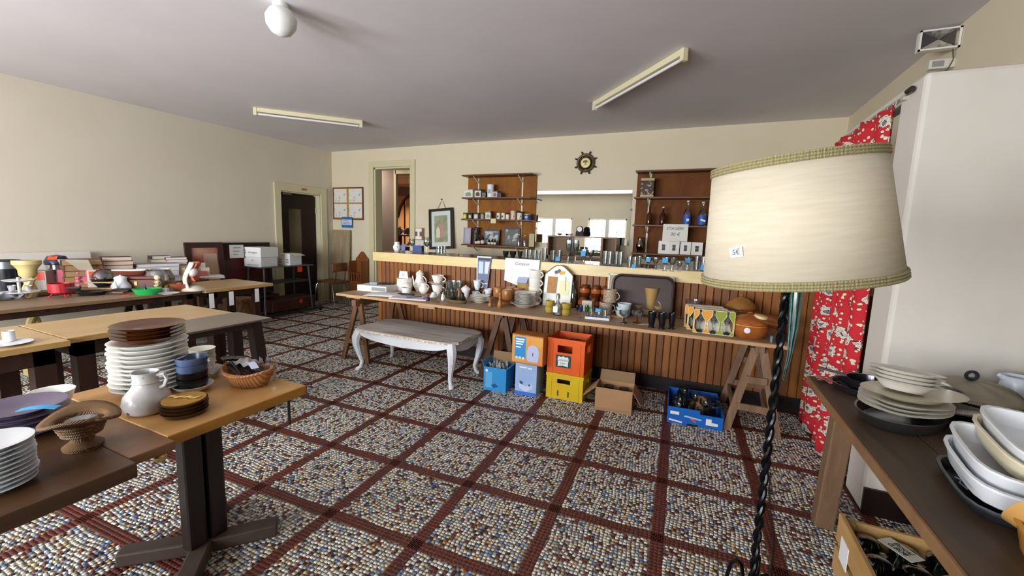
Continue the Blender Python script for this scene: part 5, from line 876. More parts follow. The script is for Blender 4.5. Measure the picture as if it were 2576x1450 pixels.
tag(obj('red_tag', MB().box(-.035, .035, -.025, .025, 0, .002), TAGR, None, (-5.019,2.107,0.74), (0, 0, .5)), 'orange red paper tag lying on the table before the teapot', 'tag')
t = thing('jewel_case', 'brown red leather box with brass clasp behind the green basket', 'box', (-5.312,2.339,0.74), .85); obj('body', MB().box(-.17, .17, -.09, .09, 0, .12), M('5a2a20', .4), t, bevel=.006); obj('clasp', MB().box(-.012, .012, -.095, -.09, .06, .10), M('a08a50', .3, .9), t); obj('cover', MB().box(-.17, .17, -.09, .09, .122, .15), M('642e22', .4), t, bevel=.006)
t = thing('gravy_boat', 'long boat shaped white dish with brown side on the leather box', 'dish', P3((-5.437,2.32,0.74), .893), .7); obj('body', lat('dish', .20, .05, sx=1.5, sy=.6), M('6a3a2c', .3), t, smooth=True); obj('white_rim', MB().tube([(.15 * math.cos(a * PI / 12), .06 * math.sin(a * PI / 12), .05) for a in range(24)], .006, 6, closed=True), M('dcdcd8', .3), t, smooth=True)
t = thing('fish_bowl', 'large clear glass bowl behind the gold figurine', 'bowl', (-5.265,2.494,0.74)); obj('glass', MB().lathe([(0, 0), (.08, 0), (.13, .07), (.135, .13), (.10, .20), (.105, .215)], 28), thin_glass('dusty_glass', 'd8d6cc', .22, .15), t, smooth=True)
t = thing('figurine', 'gold and white figurine standing before the glass bowl', 'figurine', (-5.063,2.382,0.74)); obj('body', MB().lathe([(0, 0), (.045, 0), (.04, .03), (.03, .05), (.035, .09), (.018, .12), (0, .125)], 14), M('c9b88a', .35, kind='speck', col2='4a3f14', sc_=40, mix=.5), t, smooth=True); obj('head', MB().ball((0, 0, .145), .026), M('e0d8b8', .35), t, smooth=True)
t = thing('plastic_basket', 'small green plastic basket at the table edge', 'basket', (-4.938,2.233,0.74), .9); obj('tub', MB().lathe([(0, 0), (.075, 0), (.105, .06), (.098, .06), (.07, .008), (0, .008)], 24, sx=1.15, sy=.8), M('1f9a4a', .35), t, smooth=True)
lob('blue_bottle', 'tiny dark blue bottle inside the green basket', 'bottle', P3((-4.974,2.239,0.74), .75), 'bottle', M('1a2a4a', .2)) if 0 else tag(obj('blue_bottle', lat('bottle', .03, .09), M('1a2a4a', .2), None, P3((-4.952,2.223,0.74), .75), smooth=True), 'tiny dark blue bottle inside the green basket', 'bottle')
tag(obj('white_box', MB().box(-.06, .06, -.03, .03, 0, .045), M('d6dae6', .5), None, (-4.957,2.355,0.74), (0, 0, .8)), 'small white box beside the green basket', 'box'); lob('yellow_dish', 'small yellow dish behind the small white box', 'dish', (-5.188,2.514,0.74,0.085,0.051), 'bowl', M('c9b23a', .35)); lob('saucer', 'flat white saucer before the shell ornament', 'saucer', (-4.792,2.343,0.74,0.175,0.016), 'plate', M('d9dce0', .3))
t = thing('shell_ornament', 'tall white and orange shell ornament with curved back', 'ornament', (-4.923,2.641,0.74), 2.3)
obj('shell_back', MB().sheet(lambda u, v: (.10 * (2 * u - 1) * (1 - .35 * v * v), .05 + .035 * math.sin(v * 4.2) - .06 * (2 * u - 1) ** 2, .30 * v), 10, 12), M('dfdccc', .5, kind='speck', col2='a8a48c', sc_=60, mix=.6), t, smooth=True, solid=.015); obj('orange_inner', MB().sheet(lambda u, v: (.05 * (2 * u - 1), .02 + .03 * math.sin(v * 4.2) - .06 * (2 * u - 1) ** 2, .10 + .19 * v), 8, 8), M('d6704a', .5), t, smooth=True, solid=.012); obj('shell_base', MB().lathe([(0, 0), (.11, 0), (.10, .02), (.04, .05), (0, .05)], 20, sx=1.2), M('dcd8c6', .5), t, smooth=True); obj('white_dome', MB().ball((-.03, 0, .20), .055, 14), M('eceae4', .4), t, smooth=True)
lob('clay_dish', 'low reddish clay dish before the shell ornament', 'dish', (-4.99,2.551,0.74,0.194,0.076), 'bowl', M('8f4f34', .5)); tag(obj('red_trinket', MB().ball((0, 0, .03), .03, 12), M('8a4a44', .4), None, P3((-5.028,2.56,0.74), .765), smooth=True), 'dark red round trinket in the clay dish', 'trinket')
# ---------------------------------------------------------------- books on the wall table
BK = {}
def book(label, x, y, z, a, l_, w_, h_, col, page='cfc3a4', grp='books on the wall table'):
    b = thing('book', label, 'book', (x, y, z), a, grp); k = (l_, w_, h_)
    obj('pages', MB().box(-l_ / 2 + .004, l_ / 2 - .003, -w_ / 2 + .003, w_ / 2 - .003, .003, h_ - .003), M(page, .8), b); obj('cover', MB().box(-l_ / 2, l_ / 2, -w_ / 2, w_ / 2, 0, .003).box(-l_ / 2, l_ / 2, -w_ / 2, w_ / 2, h_ - .003, h_).box(-l_ / 2, -l_ / 2 + .004, -w_ / 2, w_ / 2, .003, h_ - .003), M(col, .5), b)
    return b
def pile(desc, px, cols, l_, w_, h_, a, pg='cfc3a4', z=.741, hs=None):
    n = len(cols)
    for i, c in enumerate(cols):
        hh = hs[i] if hs else h_; od = 'only' if n == 1 else ('bottom', 'second from the bottom', 'third from the bottom', 'fourth from the bottom', 'fifth from the bottom')[i] if i < n - 1 else 'top'
        book('%s, %s' % (desc, od + ' one'), px[0] + random.uniform(-.012, .012), px[1] + random.uniform(-.012, .012), z, a + random.uniform(-.08, .08), l_, w_, hh, c, pg); z += hh + .001
    return z
za = pile('old brown book in the tall pile near the airpot', (-6,2.147,0.874), ['7d5a34', '8a6238', '7a5230', '6a4030', '5a3038'], .30, .22, .058, 1.4, 'b59468')
zb_ = pile('dark red and black novel in the pile of four', (-6.02,2.458,0.859), ['4a4038', '6a5a30', '2a1a1c', '5a2030', '30161c'], .25, .18, .05, 1.25, 'd6c0ae', hs=[.085, .085, .045, .045, .045])
pile('grey paperback in the low pile beside the dark bowl', (-5.92,2.32,0.858), ['8d8a74', '9a957c', '85816c'], .24, .17, .045, 1.3, 'b5b09a')
pile('yellow hardback lying flat beside the dark novels', (-5.9,2.53,0.862), ['b8921c', 'c9a322'], .30, .2, .035, 1.4, 'c9a93a', z=.80); tag(obj('wooden_block', MB().box(-.16, .16, -.10, .10, 0, .058), M('6b5038', .6), None, P3((-5.9,2.53,0.862), .741), (0, 0, 1.4)), 'low wooden block under the yellow hardbacks', 'block')
zw = pile('pale grey album in the wide pile by the fish bowl', (-6,2.813,0.834), ['9a98a4', 'b5b4bc', 'cfd0d6', '8d8c98'], .40, .28, .06, 1.3, 'dcdce2', hs=[.07, .06, .05, .035])
pile('blue and yellow book on the wide grey pile', (-6.1,2.911,0.959), ['a8962c', '3a3454'], .19, .14, .04, 1.35, 'd8d4c0', z=zw); pile('pink and white book beside the blue one on the pile', (-6.05,3.049,0.955), ['c8ccd8', 'd89aa4', '4a4448'], .22, .16, .03, 1.35, 'e6e4e0', z=.93)
tag(obj('magazine_box', MB().box(-.15, .15, -.12, .12, 0, .185), M('a8a090', .6), None, P3((-6.05,3.061,0.802), .741), (0, 0, 1.35)), 'grey buff box carrying the pink and white books', 'box')
for k, (p, w_, h_, c, a) in enumerate((((-5.85,2.982,0.822), .13, .16, 'b9a98a', .9), ((-5.9,3.064,0.813), .14, .17, 'cfc8a8', 1.1), ((-5.95,3.167,0.801), .13, .19, 'a83a34', 1.2), ((-5.95,3.26,0.794), .16, .20, 'b9aca6', 1.2), ((-5.86,3.197,0.805), .20, .10, 'a8585a', 1.25), ((-5.88,3.303,0.796), .09, .14, 'cfc8b4', 1.1))):
    tag(obj('album', MB().box(-w_ / 2, w_ / 2, -.02, .02, 0, h_), M(c, .6), None, P3(p, .741), (-.2, 0, a), bevel=.002), ('tan card box standing beside the fish bowl', 'cream card standing by the red album', 'red album standing behind the shell ornament', 'grey patterned album standing beside the red one', 'dusty pink box lying before the albums', 'small cream card with a dark motif')[k], 'album')
pile('slim white book lying before the leaning frame', (-5.86,3.364,0.793), ['c9b0a8', 'dcd8d0'], .26, .18, .018, 1.2, 'e6e2da')
tag(obj('roll_of_paper', MB().tube([(0, -.25, .03), (0, .25, .03)], .03, 12), M('cfccc6', .6), None, (-6.45, 2.30, .741), smooth=True), 'rolled grey paper lying against the left wall', 'paper')
tag(obj('drawing_board', MB().box(-.01, .01, -.42, .42, 0, .34), M('d3d0c8', .6), None, (-6.60, 2.05, .741), (0, -.15, 0)), 'wide white board leaning on the left wall behind the books', 'board')
# ---------------------------------------------------------------- leaning frames, rack, boxes near the door
def lean(name, label, x, y, z, w_, h_, b, fm, pm, tiltd, mnt=None):
    f = thing(name, label, 'picture', (x, y, z), 0, None, (0, math.radians(-tiltd), 0))
    for m in (MB().box(0, .03, -w_ / 2, w_ / 2, 0, b), MB().box(0, .03, -w_ / 2, w_ / 2, h_ - b, h_), MB().box(0, .03, -w_ / 2, -w_ / 2 + b, b, h_ - b), MB().box(0, .03, w_ / 2 - b, w_ / 2, b, h_ - b)): obj('frame_rail', m, fm, f)
    obj('picture', MB().box(.005, .012, -w_ / 2 + b, w_ / 2 - b, b, h_ - b), pm, f)
    return f
f = lean('leaning_picture', 'large dark brown frame with faded reddish print leaning behind the table', -6.34, 3.60, .352, .50, .84, .075, M('3a2420', .4), M('a8443a', .5, kind='soft', col2='c9b9a0', sc_=2.5), 6); obj('print_patch', MB().box(.013, .015, -.02, .16, .25, .68), M('c4a184', .5, kind='soft', col2='b9a89a', sc_=5), f)
lean('leaning_picture', 'dark framed red panel leaning on the wall beside the door', -6.50, 4.28, .35, .80, .83, .06, M('1e1412', .4), M('5a2422', .5, kind='soft', col2='4a1c1a', sc_=3), 4)
ws = thing('wall_notice', 'white typed paper notice pinned above the red panel', 'notice', (-6.40, 4.05, 1.05)); obj('sheet', MB().box(0, .002, -.105, .105, -.10, .10), M('c9c6c4', .6), ws)
for k in range(3): obj('text_line', MB().box(.002, .003, -.05, .06 - .02 * k, .05 - .05 * k, .06 - .05 * k), M('6d6c74', .6), ws)
MTL = M('6d7580', .35, .8)
rk = thing('metal_rack', 'grey tubular metal trolley rack carrying white cartons beside the door', 'rack', (-6.28, 4.66, 0)); 
obj('top_shelf', MB().box(-.22, .22, -.48, .48, .80, .815), MTL, rk); obj('middle_shelf', MB().box(-.16, .16, -.42, .42, .53, .56), M('4a4a48', .5, .5), rk); obj('base_bar', MB().box(-.26, -.22, -.50, .62, .03, .07).box(.22, .26, -.50, .62, .03, .07).box(-.22, .22, -.48, -.44, .03, .07), M('3f4642', .4, .7), rk)
for sx in (-1, 1):
    for sy in (-1, 1): obj('leg', MB().tube([(sx * .18, sy * .40, .80), (sx * .22, sy * .43, .05)], .014, 8), MTL, rk, smooth=True)
for sx in (-.24, .24):
    for sy in (-.46, .58): obj('castor', MB().tube([(sx - .012, sy, .018), (sx + .012, sy, .018)], .018, 12), INK, rk)
def wbox(label, x, y, z, a, sx, sy, sz, lidh=0.0):
    b = thing('white_carton', label, 'box', (x, y, z), a); obj('body', MB().box(-sx / 2, sx / 2, -sy / 2, sy / 2, 0, sz), M('dcdede', .6), b, bevel=.003)
    if lidh: obj('cover', MB().box(-sx / 2 - .012, sx / 2 + .012, -sy / 2 - .012, sy / 2 + .012, sz - lidh, sz + .01), M('e0e2e2', .6), b, bevel=.003)
    return b
w1 = wbox('larger white lidded carton printed Campagne on the metal rack', -6.30, 4.36, .816, .12, .34, .30, .29, .14)
text('ampagne', .052, M('5c6470', .6), w1, (.02, -.164, .225), rot=(PI / 2, 0, 0)); text('©', .0, INK, w1, (0, 0, .2)) if 0 else obj('ring_logo', MB().torus((-.135, -.163, .228), .026, .005, 16, 5, 'y'), M('5c6470', .6), w1)
obj('small_print', MB().box(-.11, .11, -.152, -.15, .02, .035), M('a9b0bc', .6), w1); obj('small_print', MB().box(-.02, .02, -.152, -.15, .09, .11), M('a9b0bc', .6), w1)
w2 = wbox('smaller white carton with grey print and open flap on the metal rack', -6.26, 4.84, .816, .1, .25, .24, .19); obj('flap', MB().bar((.12, 0, .19), (.22, .02, .16), .22, .003), M('d0d2d0', .6), w2); obj('tape', MB().box(-.03, .03, -.122, -.12, 0, .19), M('c4c2a8', .5), w2)
for x, z in ((-.08, .09), (.065, .09), (-.08, .05), (.07, .05)): obj('print_block', MB().box(x - .03, x + .03, -.122, -.12, z - .012, z + .012), M('8d90a8', .6), w2)
tag(obj('red_ticket', MB().box(0, .002, -.045, .045, -.10, 0), TAGR, None, (-6.105, 4.90, .80)), 'bright red paper ticket hanging from the rack edge', 'ticket')
cs_ = thing('suitcase', 'old dark brown suitcase with red dot lying on the rack base', 'suitcase', (-6.30, 4.78, .072)); obj('body', MB().box(-.20, .20, -.40, .40, 0, .20), M('4a2416', .5, kind='wood', col2='3a1b10', sc_=4), cs_, bevel=.012); obj('red_dot', MB().lathe([(0, 0), (.035, 0), (0, .004)], 14), TAGR, cs_, (.201, .12, .13), (0, PI / 2, 0)); obj('seam', MB().box(.199, .203, -.39, .39, .145, .15), M('2a140c', .6), cs_)
bkt = thing('wicker_hamper', 'round brown wicker hamper under the tan end table', 'basket', (-5.75, 3.62, 0)); obj('body', MB().lathe([(0, 0), (.15, 0), (.19, .2), (.17, .42), (.16, .42), (.18, .2), (0, .02)], 24), M('7d5a34', .7, kind='weave', col2='5f4224', sc_=14), bkt, smooth=True); obj('cover', MB().lathe([(0, .42), (.18, .42), (.17, .45), (0, .47)], 24), M('7d5a34', .7, kind='weave', col2='5f4224', sc_=14), bkt, smooth=True)
tag(obj('floor_panel', MB().box(-.01, .01, -.22, .22, 0, .42), M('a8ac98', .5), None, (-5.6, 2.86, 0), (0, -.2, 0)), 'pale green framed panel standing on the floor under the tables', 'panel')
ot = thing('wall_socket', 'black wall socket low beside the metal rack', 'socket', (XL + .002, 4.72, .36)); obj('plate', MB().box(0, .012, -.04, .04, -.06, .06), INK, ot); obj('slot', MB().box(.012, .014, -.02, .02, -.02, .02), M('55565c', .5), ot)
for k, (x, y, sx, sy, sz, c, a, n_) in enumerate(((-3.75, 1.75, .45, .30, .10, '8d88a4', .5, 'flat lilac box lying on the floor under the tan tables'), (-4.3, 2.6, .40, .08, .03, '8a6a40', .3, 'brown wooden slat lying on the floor between the table rows'), (-4.35, .95, .30, .22, .12, '2a3440', .2, 'dark grey tray on the floor behind the tan table'))): tag(obj('floor_box', MB().box(-sx / 2, sx / 2, -sy / 2, sy / 2, 0, sz), M(c, .6), None, (x, y, 0), (0, 0, a), bevel=.004), n_, 'box')
wj = thing('watering_jug', 'white plastic jug with pointed spout on the floor behind the tan table', 'jug', (-3.95, .80, 0)); obj('body', MB().lathe([(0, 0), (.08, 0), (.09, .05), (.075, .22), (.05, .30), (.055, .34)], 20), M('c3cfe4', .4), wj, smooth=True); obj('spout', MB().tube([(.05, -.04, .20), (.14, -.10, .25), (.20, -.14, .27)], [.03, .022, .012], 8), M('c3cfe4', .4), wj, smooth=True)
# plate and glass on the tan table
lob('square_plate', 'white plate with cup at the left end of the tan tables', 'plate', (-3.502,0.915,0.74,0.201,0.013), 'plate', M('d0d4d8', .35)); lob('small_cup', 'small white cup standing on the plate on the tan table', 'cup', P3((-3.54,0.932,0.74), .762), 'cup', M('dcdee0', .3)) if 0 else tag(obj('small_cup', lat('mug', .05, .06), M('dcdee0', .3), None, P3((-3.559,0.94,0.74), .748), smooth=True), 'small white cup standing on the plate on the tan table', 'cup')

fs = thing('low_bench', 'low dark bench on the floor under the leaning frames', 'bench', (-6.36, 3.72, 0)); obj('seat', MB().box(-.18, .10, -.42, .90, .31, .35), DKL, fs); obj('leg', MB().box(-.16, .08, -.38, -.32, 0, .31), DKL, fs); obj('leg', MB().box(-.16, .08, .32, .38, 0, .31), DKL, fs)
# ================================================================ near left: pedestal table, extension table and crockery
YEL = M('c0935a', .4, kind='wood', col2='ab7f47', sc_=2, dirx=(4, .7, 4)); YELE = M('a8752f', .45, kind='wood', col2='8f5f22', sc_=4)
pt = thing('pedestal_table', 'light wood veneer table on a dark pedestal with cross feet', 'table', (-1.93, 1.0, 0))
obj('table_top', MB().box(-.37, .355, -.265, .275, .70, .74), YEL, pt, bevel=.002); obj('edge_band', MB().box(.354, .358, -.266, .276, .701, .738).box(-.37, .358, .274, .278, .701, .738), YELE, pt)
PDM = M('241512', .35, kind='wood', col2='1a0f0c', sc_=3, dirx=(6, 6, .6)); FTM = M('4a3c34', .6, kind='wood', col2='3a2e28', sc_=4)
for x, y in ((.03, -.042), (.03, .042), (-.05, 0)): obj('post', MB().box(x - .036, x + .036, y - .036, y + .036, .05, .70), PDM, pt, bevel=.012)
for a, b in (((.02, 0, .035), (-.22, -.20, .03)), ((.02, 0, .035), (.20, .22, .03)), ((.02, 0, .035), (-.22, .20, .03)), ((.02, 0, .035), (.22, -.20, .03))): obj('foot', MB().bar(a, b, .075, .06), FTM, pt, bevel=.008)
ex = thing('extension_table', 'dark wooden table with lighter pull out leaf in the near corner', 'table', (-1.95, .2, 0)); DRK = M('4f3620', .4, kind='wood', col2='3b2716', sc_=2.5, dirx=(5, .7, 5)); LFM = M('7a5638', .4, kind='wood', col2='67462c', sc_=2.5, dirx=(5, .7, 5))
obj('table_top', MB().box(-.42, .47, -.75, .41, .69, .737), DRK, ex, bevel=.004); obj('pull_out_leaf', MB().box(-.42, .42, .412, .535, .705, .736), LFM, ex, bevel=.003); obj('frame_rail', MB().box(.30, .34, -.70, .41, .64, .69), DRK, ex)
for sx in (-1, 1):
    for sy in (-.68, -.15): obj('leg', MB().box(sx * .36 - .03, sx * .36 + .03, sy - .03, sy + .03, 0, .705), DRK, ex)
obj('brass_knob', MB().ball((.40, .50, .69), .018, 12), M('c9b070', .25, .9), ex, smooth=True)
tl = thing('thin_rod', 'short thin dark metal leg hanging below the veneer table', 'rod', (-1.62, 1.22, .60)); obj('shaft', MB().tube([(0, 0, .10), (0, 0, 0), (.004, -.004, -.03)], .006, 8), M('3a3634', .4, .6), tl)
ZA = .741
WPL = M('e6e5e0', .28); pq = (-2.07, .925)
stack('white_plate', 'deep white plate, %s of the tall white stack', 'plate', (pq[0], pq[1], ZA, .265, .036), 'soup', WPL, 11, .0185, 'tall stack of deep white plates', .003, 40)
zt_ = ZA + 11 * .0185 + .012
BRP = M('4a2410', .18, kind='soft', col2='6a3a18', sc_=7)
for i, o in enumerate(stack('brown_plate', 'glazed brown plate, %s of the four on the white stack', 'plate', (pq[0] + .003, pq[1] + .003, zt_, .245, .03), 'plate', BRP, 4, .015, 'brown plates on the white stack', .002, 40)): pass
tk = tag(obj('price_ticket', MB().box(-.03, .03, -.008, .008, 0, .001), M('8d7c84', .6), None, (pq[0] + .02, pq[1] - .03, zt_ + 3 * .015 + .014), (0, 0, .4)), 'narrow paper ticket lying on the top brown plate', 'ticket')
# saucer pile and cups behind
stack('small_saucer', 'small grey white saucer, %s of the pile behind the blue bowls', 'saucer', (-2.235, 1.215, ZA, .115, .018), 'plate', M('cfcabb', .35), 8, .0105, 'pile of small saucers', .002, 28)
tag(obj('crumpled_film', MB().sheet(lambda u, v: ((u - .5) * .17, (v - .5) * .13, .035 + .03 * math.sin(u * 8) * math.cos(v * 7) + .015 * math.sin(u * 17 + 9 * v)), 16, 14), M('d6d3cc', .2, trans=.5), None, (-2.08, 1.13, ZA + .003), smooth=True, solid=.0015), 'crumpled clear film beside the cutlery basket', 'film')
# blue grey bowls
BGB = M('3f5070', .25, kind='soft', col2='55688a', sc_=4); BLB = M('0e0f13', .25)
bq_ = (-1.925, 1.005); tag(obj('white_dish', lat('bowl', .145, .03, 32), WPL, None, (bq_[0], bq_[1], ZA), smooth=True), 'shallow white dish under the black and blue bowls', 'dish')
for i, (m, n_) in enumerate(((BLB, 'black bowl, lower of the two under the blue ones'), (BLB, 'black bowl, upper of the two under the blue ones'), (BGB, 'blue grey bowl, lower of the stacked pair'), (BGB, 'blue grey bowl, top of the bowl stack'))): tag(obj('stacking_bowl', MB().lathe([(r * .057, z * .046) for r, z in [(0, 0), (.7, 0), (.86, .15), (.95, .5), (1, 1), (.94, 1), (.88, .5), (.75, .2), (0, .15)]], 32), m, None, (bq_[0], bq_[1], ZA + .014 + i * .030), smooth=True), n_, 'bowl', 'stacked cereal bowls')
# pitcher
SPK = M('b9b7b7', .22, kind='spot', col2='4a3a40', sc_=26, mix=.13); pi_ = thing('stoneware_pitcher', 'grey white speckled pitcher with flowers and small handle', 'pitcher', (-1.848, .808, ZA), 0)
obj('body', MB().lathe([(0, 0), (.045, 0), (.060, .012), (.066, .035), (.060, .06), (.040, .085), (.033, .10), (.034, .128), (.037, .137), (.034, .137), (.030, .128), (.029, .10), (.05, .06), (.05, .02), (0, .012)], 32), SPK, pi_, smooth=True); obj('rim_ring', MB().torus((0, 0, .104), .034, .003, 28, 6), SPK, pi_, smooth=True)
obj('handle', MB().tube([(.030, .018, .125), (.046, .030, .128), (.053, .034, .112), (.047, .030, .09), (.036, .022, .082)], .006, 8), SPK, pi_, smooth=True)
pi_.scale = (1.14, 1.14, 1.14)
# low brown dishes
stack('brown_dish', 'low glazed brown dish, %s of the small pile by the pitcher', 'dish', (-1.715, .862, ZA, .148, .017), 'dish', M('3f2a18', .2, kind='soft', col2='51351e', sc_=5), 4, .0125, 'pile of low brown dishes', .001, 40)
tag(obj('cork_mat', MB().lathe([(0, 0), (.068, 0), (.068, .004), (0, .005)], 40), M('a87e34', .6, kind='soft', col2='93691f', sc_=6), None, (-1.715, .862, ZA + 4 * .0125 + .005)), 'round ochre mat on top of the brown dishes', 'mat'); tag(obj('torn_strip', MB().sheet(lambda u, v: ((u - .5) * .11, (v - .5) * .014 + .004 * math.sin(u * 14), .004 + .002 * math.sin(u * 20)), 16, 2), M('d0b06a', .7), None, (-1.715, .862, ZA + .061), (0, 0, .45), solid=.001), 'torn pale strip lying on the ochre mat', 'strip')
# bread basket with cutlery
WK = M('b07a4c', .7, kind='weave', col2='8f5c36', sc_=26, bump=.4); bk = thing('bread_basket', 'oval wicker bread basket filled with cutlery', 'basket', (-1.80, 1.165, ZA), .15)
obj('basket_body', MB().lathe([(0, 0), (.075, 0), (.082, .004), (.10, .035), (.118, .07), (.112, .07), (.094, .035), (.074, .008), (0, .008)], 40, sx=1.02, sy=.72), WK, bk, smooth=True); obj('plaited_rim', MB().tube([(.118 * 1.02 * math.cos(2 * PI * i / 40), .118 * .72 * math.sin(2 * PI * i / 40), .070 + .010 * math.cos(4 * PI * i / 40)) for i in range(40)], .006, 6, closed=True), WK, bk, smooth=True)
SS = M('a9a7a6', .22, .95); bx0, by0 = -1.80, 1.165
for k in range(3):
    f = thing('table_fork', 'steel fork standing tines up in the bread basket, %s of three' % ('first', 'second', 'third')[k], 'fork', (bx0 + .045 + .03 * k, by0 + .03 + .008 * k, ZA + .055), .3 * k, 'forks in the bread basket', (.25, .35 - .1 * k, .3 * k)); obj('shaft', MB().box(-.006, .006, -.0015, .0015, -.04, .04), SS, f); obj('neck', MB().box(-.012, .012, -.0012, .0012, .04, .05), SS, f)
    for j in range(4): obj('tine', MB().box(-.0115 + j * .0066, -.0085 + j * .0066, -.001, .001, .05, .083), SS, f)
for k in range(5): tag(obj('table_knife', MB().bar((-.11, 0, .0), (.09, .0, -.03), .012, .003), SS if k % 2 else M('3a3640', .3), None, (bx0 - .04 + .012 * k, by0 - .035 + .018 * k, ZA + .078), (0, 0, .1 * k - .2)), 'long knife lying across the bread basket, %s from the front' % ('first', 'second', 'third', 'fourth', 'fifth')[k], 'knife', 'knives in the bread basket')
for k in range(3): 
    s_ = thing('ladle', 'black plastic serving spoon leaning over the basket rim, %s' % ('lowest', 'middle', 'highest')[k], 'spoon', (bx0 - .10 + .02 * k, by0 - .015 + .02 * k, ZA + .085), 2.9 + .15 * k, 'black spoons in the basket'); obj('spoon_head', MB().lathe([(0, -.008), (.018, -.004), (.024, .004), (.018, .002), (0, -.004)], 20, sx=1.5), M('15141a', .2), s_, (.045, 0, .012), smooth=True); obj('stick', MB().tube([(.02, 0, .01), (-.06, 0, -.012), (-.11, 0, -.03)], .004, 6), M('15141a', .25), s_)
tag(obj('paper_ticket', MB().sheet(lambda u, v: ((u - .5) * .13, (v - .5) * .03, .018 * math.sin(u * 2.6)), 8, 2), M('c9cfe8', .6), None, (bx0 + .01, by0 + .005, ZA + .083), (0, .05, -.35), solid=.001), 'pale lilac paper ticket lying on the cutlery', 'ticket'); tag(obj('cutlery_bag', MB().sheet(lambda u, v: ((u - .5) * .13, (v - .5) * .07, .018 * math.sin(PI * u) * math.sin(PI * v) + .008 * math.sin(u * 15) * math.cos(v * 12)), 14, 10), M('b5b2ac', .2, trans=.5), None, (bx0 - .04, by0 + .02, ZA + .088), smooth=True, solid=.0015), 'clear bag of cutlery lying in the bread basket', 'bag')
# dark table: wicker bowl, purple plates, near white plates
ZX = .738
WK2 = M('8a6844', .55, kind='weave', col2='5a3f24', sc_=110, bump=.6, dirx=(1, 1, 3)); wb = thing('wicker_bowl', 'brown wicker pedestal bowl with wavy rim', 'basket', (-1.727, .582, ZX)); wb.scale = (1.17, 1.17, 1.17)
obj('bowl_body', MB().lathe([(0, .034), (.026, .034), (.040, .045), (.050, .065), (.053, .080), (.048, .080), (.042, .06), (.03, .048), (0, .044)], 36), WK2, wb, smooth=True); obj('pedestal', MB().lathe([(0, 0), (.040, 0), (.042, .008), (.034, .014), (.024, .022), (.024, .036), (0, .038)], 28), WK2, wb, smooth=True)
obj('woven_rim', MB().sheet(lambda u, v: ((.050 + .030 * v) * math.cos(2 * PI * u), (.050 + .030 * v) * math.sin(2 * PI * u), .078 + .010 * v + .012 * v * math.cos(2 * 2 * PI * u + 1)), 40, 3), WK2, wb, smooth=True, solid=.008)
for k in range(5): obj('rope_ring', MB().torus((0, 0, .042 + .009 * k), .038 + .0035 * k, .0042, 32, 5), WK2, wb, smooth=True)
tag(obj('clear_dish', MB().lathe([(0, 0), (.03, .004), (.04, .016), (.038, .018), (0, .008)], 24), thin_glass('dish_glass', 'cfd4d6', .25), None, (-1.727, .582, ZX + .073), smooth=True), 'clear glass dish sitting inside the wicker bowl', 'dish')
PUR = M('5c5168', .3, kind='soft', col2='6a5f78', sc_=4); stack('purple_plate', 'dusky purple plate, %s of the pile in the near corner', 'plate', (-2.0, .535, ZX, .225, .026), 'plate', PUR, 5, .019, 'pile of purple plates', .003, 40)
tag(obj('blue_ticket', MB().sheet(lambda u, v: ((u - .5) * .10, (v - .5) * .028, .006 * math.sin(u * 3)), 6, 2), M('36a2e0', .5), None, (-1.90, .545, ZX + 4 * .019 + .028), (0, 0, .7), solid=.001), 'bright blue paper ticket on the top purple plate', 'ticket'); tag(obj('white_bowl', lat('bowl', .13, .075), WPL, None, (-2.17, .66, ZX), smooth=True), 'white bowl standing behind the purple plates', 'bowl')
stack('grey_plate', 'grey rimmed white plate, %s of the tall pile at the near edge', 'plate', (-1.645, .375, ZX, .165, .02), 'plate', M('c9cccf', .3, kind='soft', col2='d6d8da', sc_=4), 10, .0125, 'tall pile of grey rimmed plates', .002, 40)
# ================================================================ near right: rustic table with pans and dishes
RUS = M('4c3b2a', .55, kind='wood', col2='35281c', sc_=2.5, dirx=(6, .7, 6), bump=.15); RUSE = M('80603e', .6, kind='wood', col2='6a4c30', sc_=4); LEGW = M('7d6249', .65, kind='wood', col2='6a5039', sc_=4, dirx=(6, 6, .7))
rt = thing('rustic_table', 'dark worn plank table standing against the white partition', 'table', (0, 0, 0))
for k, (a, b) in enumerate(((.60, .815), (.818, 1.10), (1.103, 1.42))): obj('plank', MB().box(a, b, -.35, 2.66, .705, .74), RUS, rt, bevel=.004)
obj('edge_strip', MB().box(.588, .60, -.35, 2.66, .70, .738), RUSE, rt, bevel=.003); obj('end_rail', MB().box(.66, 1.38, 2.50, 2.53, .62, .705), LEGW, rt); obj('side_rail', MB().box(.70, .73, -.2, 2.5, .62, .70), M('2c2018', .6), rt)
for x, y in ((.72, 2.47), (1.36, 2.47), (.72, -.2), (1.36, -.2)): obj('leg', MB().bar((x, y, .705), (x - .02 if x < 1 else x + .02, y + .03, 0), .085, .085, up=(1, 0, 0)), LEGW, rt, bevel=.006)
ZQ = .741
def pan(label, x, y, z, r, h, mat, hl=None, name='saucepan', tilt=(0, 0), cat='pan'):
    p = thing(name, label, cat, (x, y, z), 0, None, (tilt[0], tilt[1], 0)); obj('bowl', MB().lathe([(0, 0), (r * .8, 0), (r * .92, h * .1), (r, h * .95), (r * 1.04, h), (r * .97, h * .97), (r * .88, h * .12), (0, h * .08)], 32), mat, p, smooth=True)
    if hl: obj('handle', MB().bar((r * math.cos(hl), r * math.sin(hl), h * .85), ((r + .12) * math.cos(hl), (r + .12) * math.sin(hl), h * .95), .018, .010), M('2a2a2c', .4), p)
    return p
DKS = M('4a4a50', .22, .85)
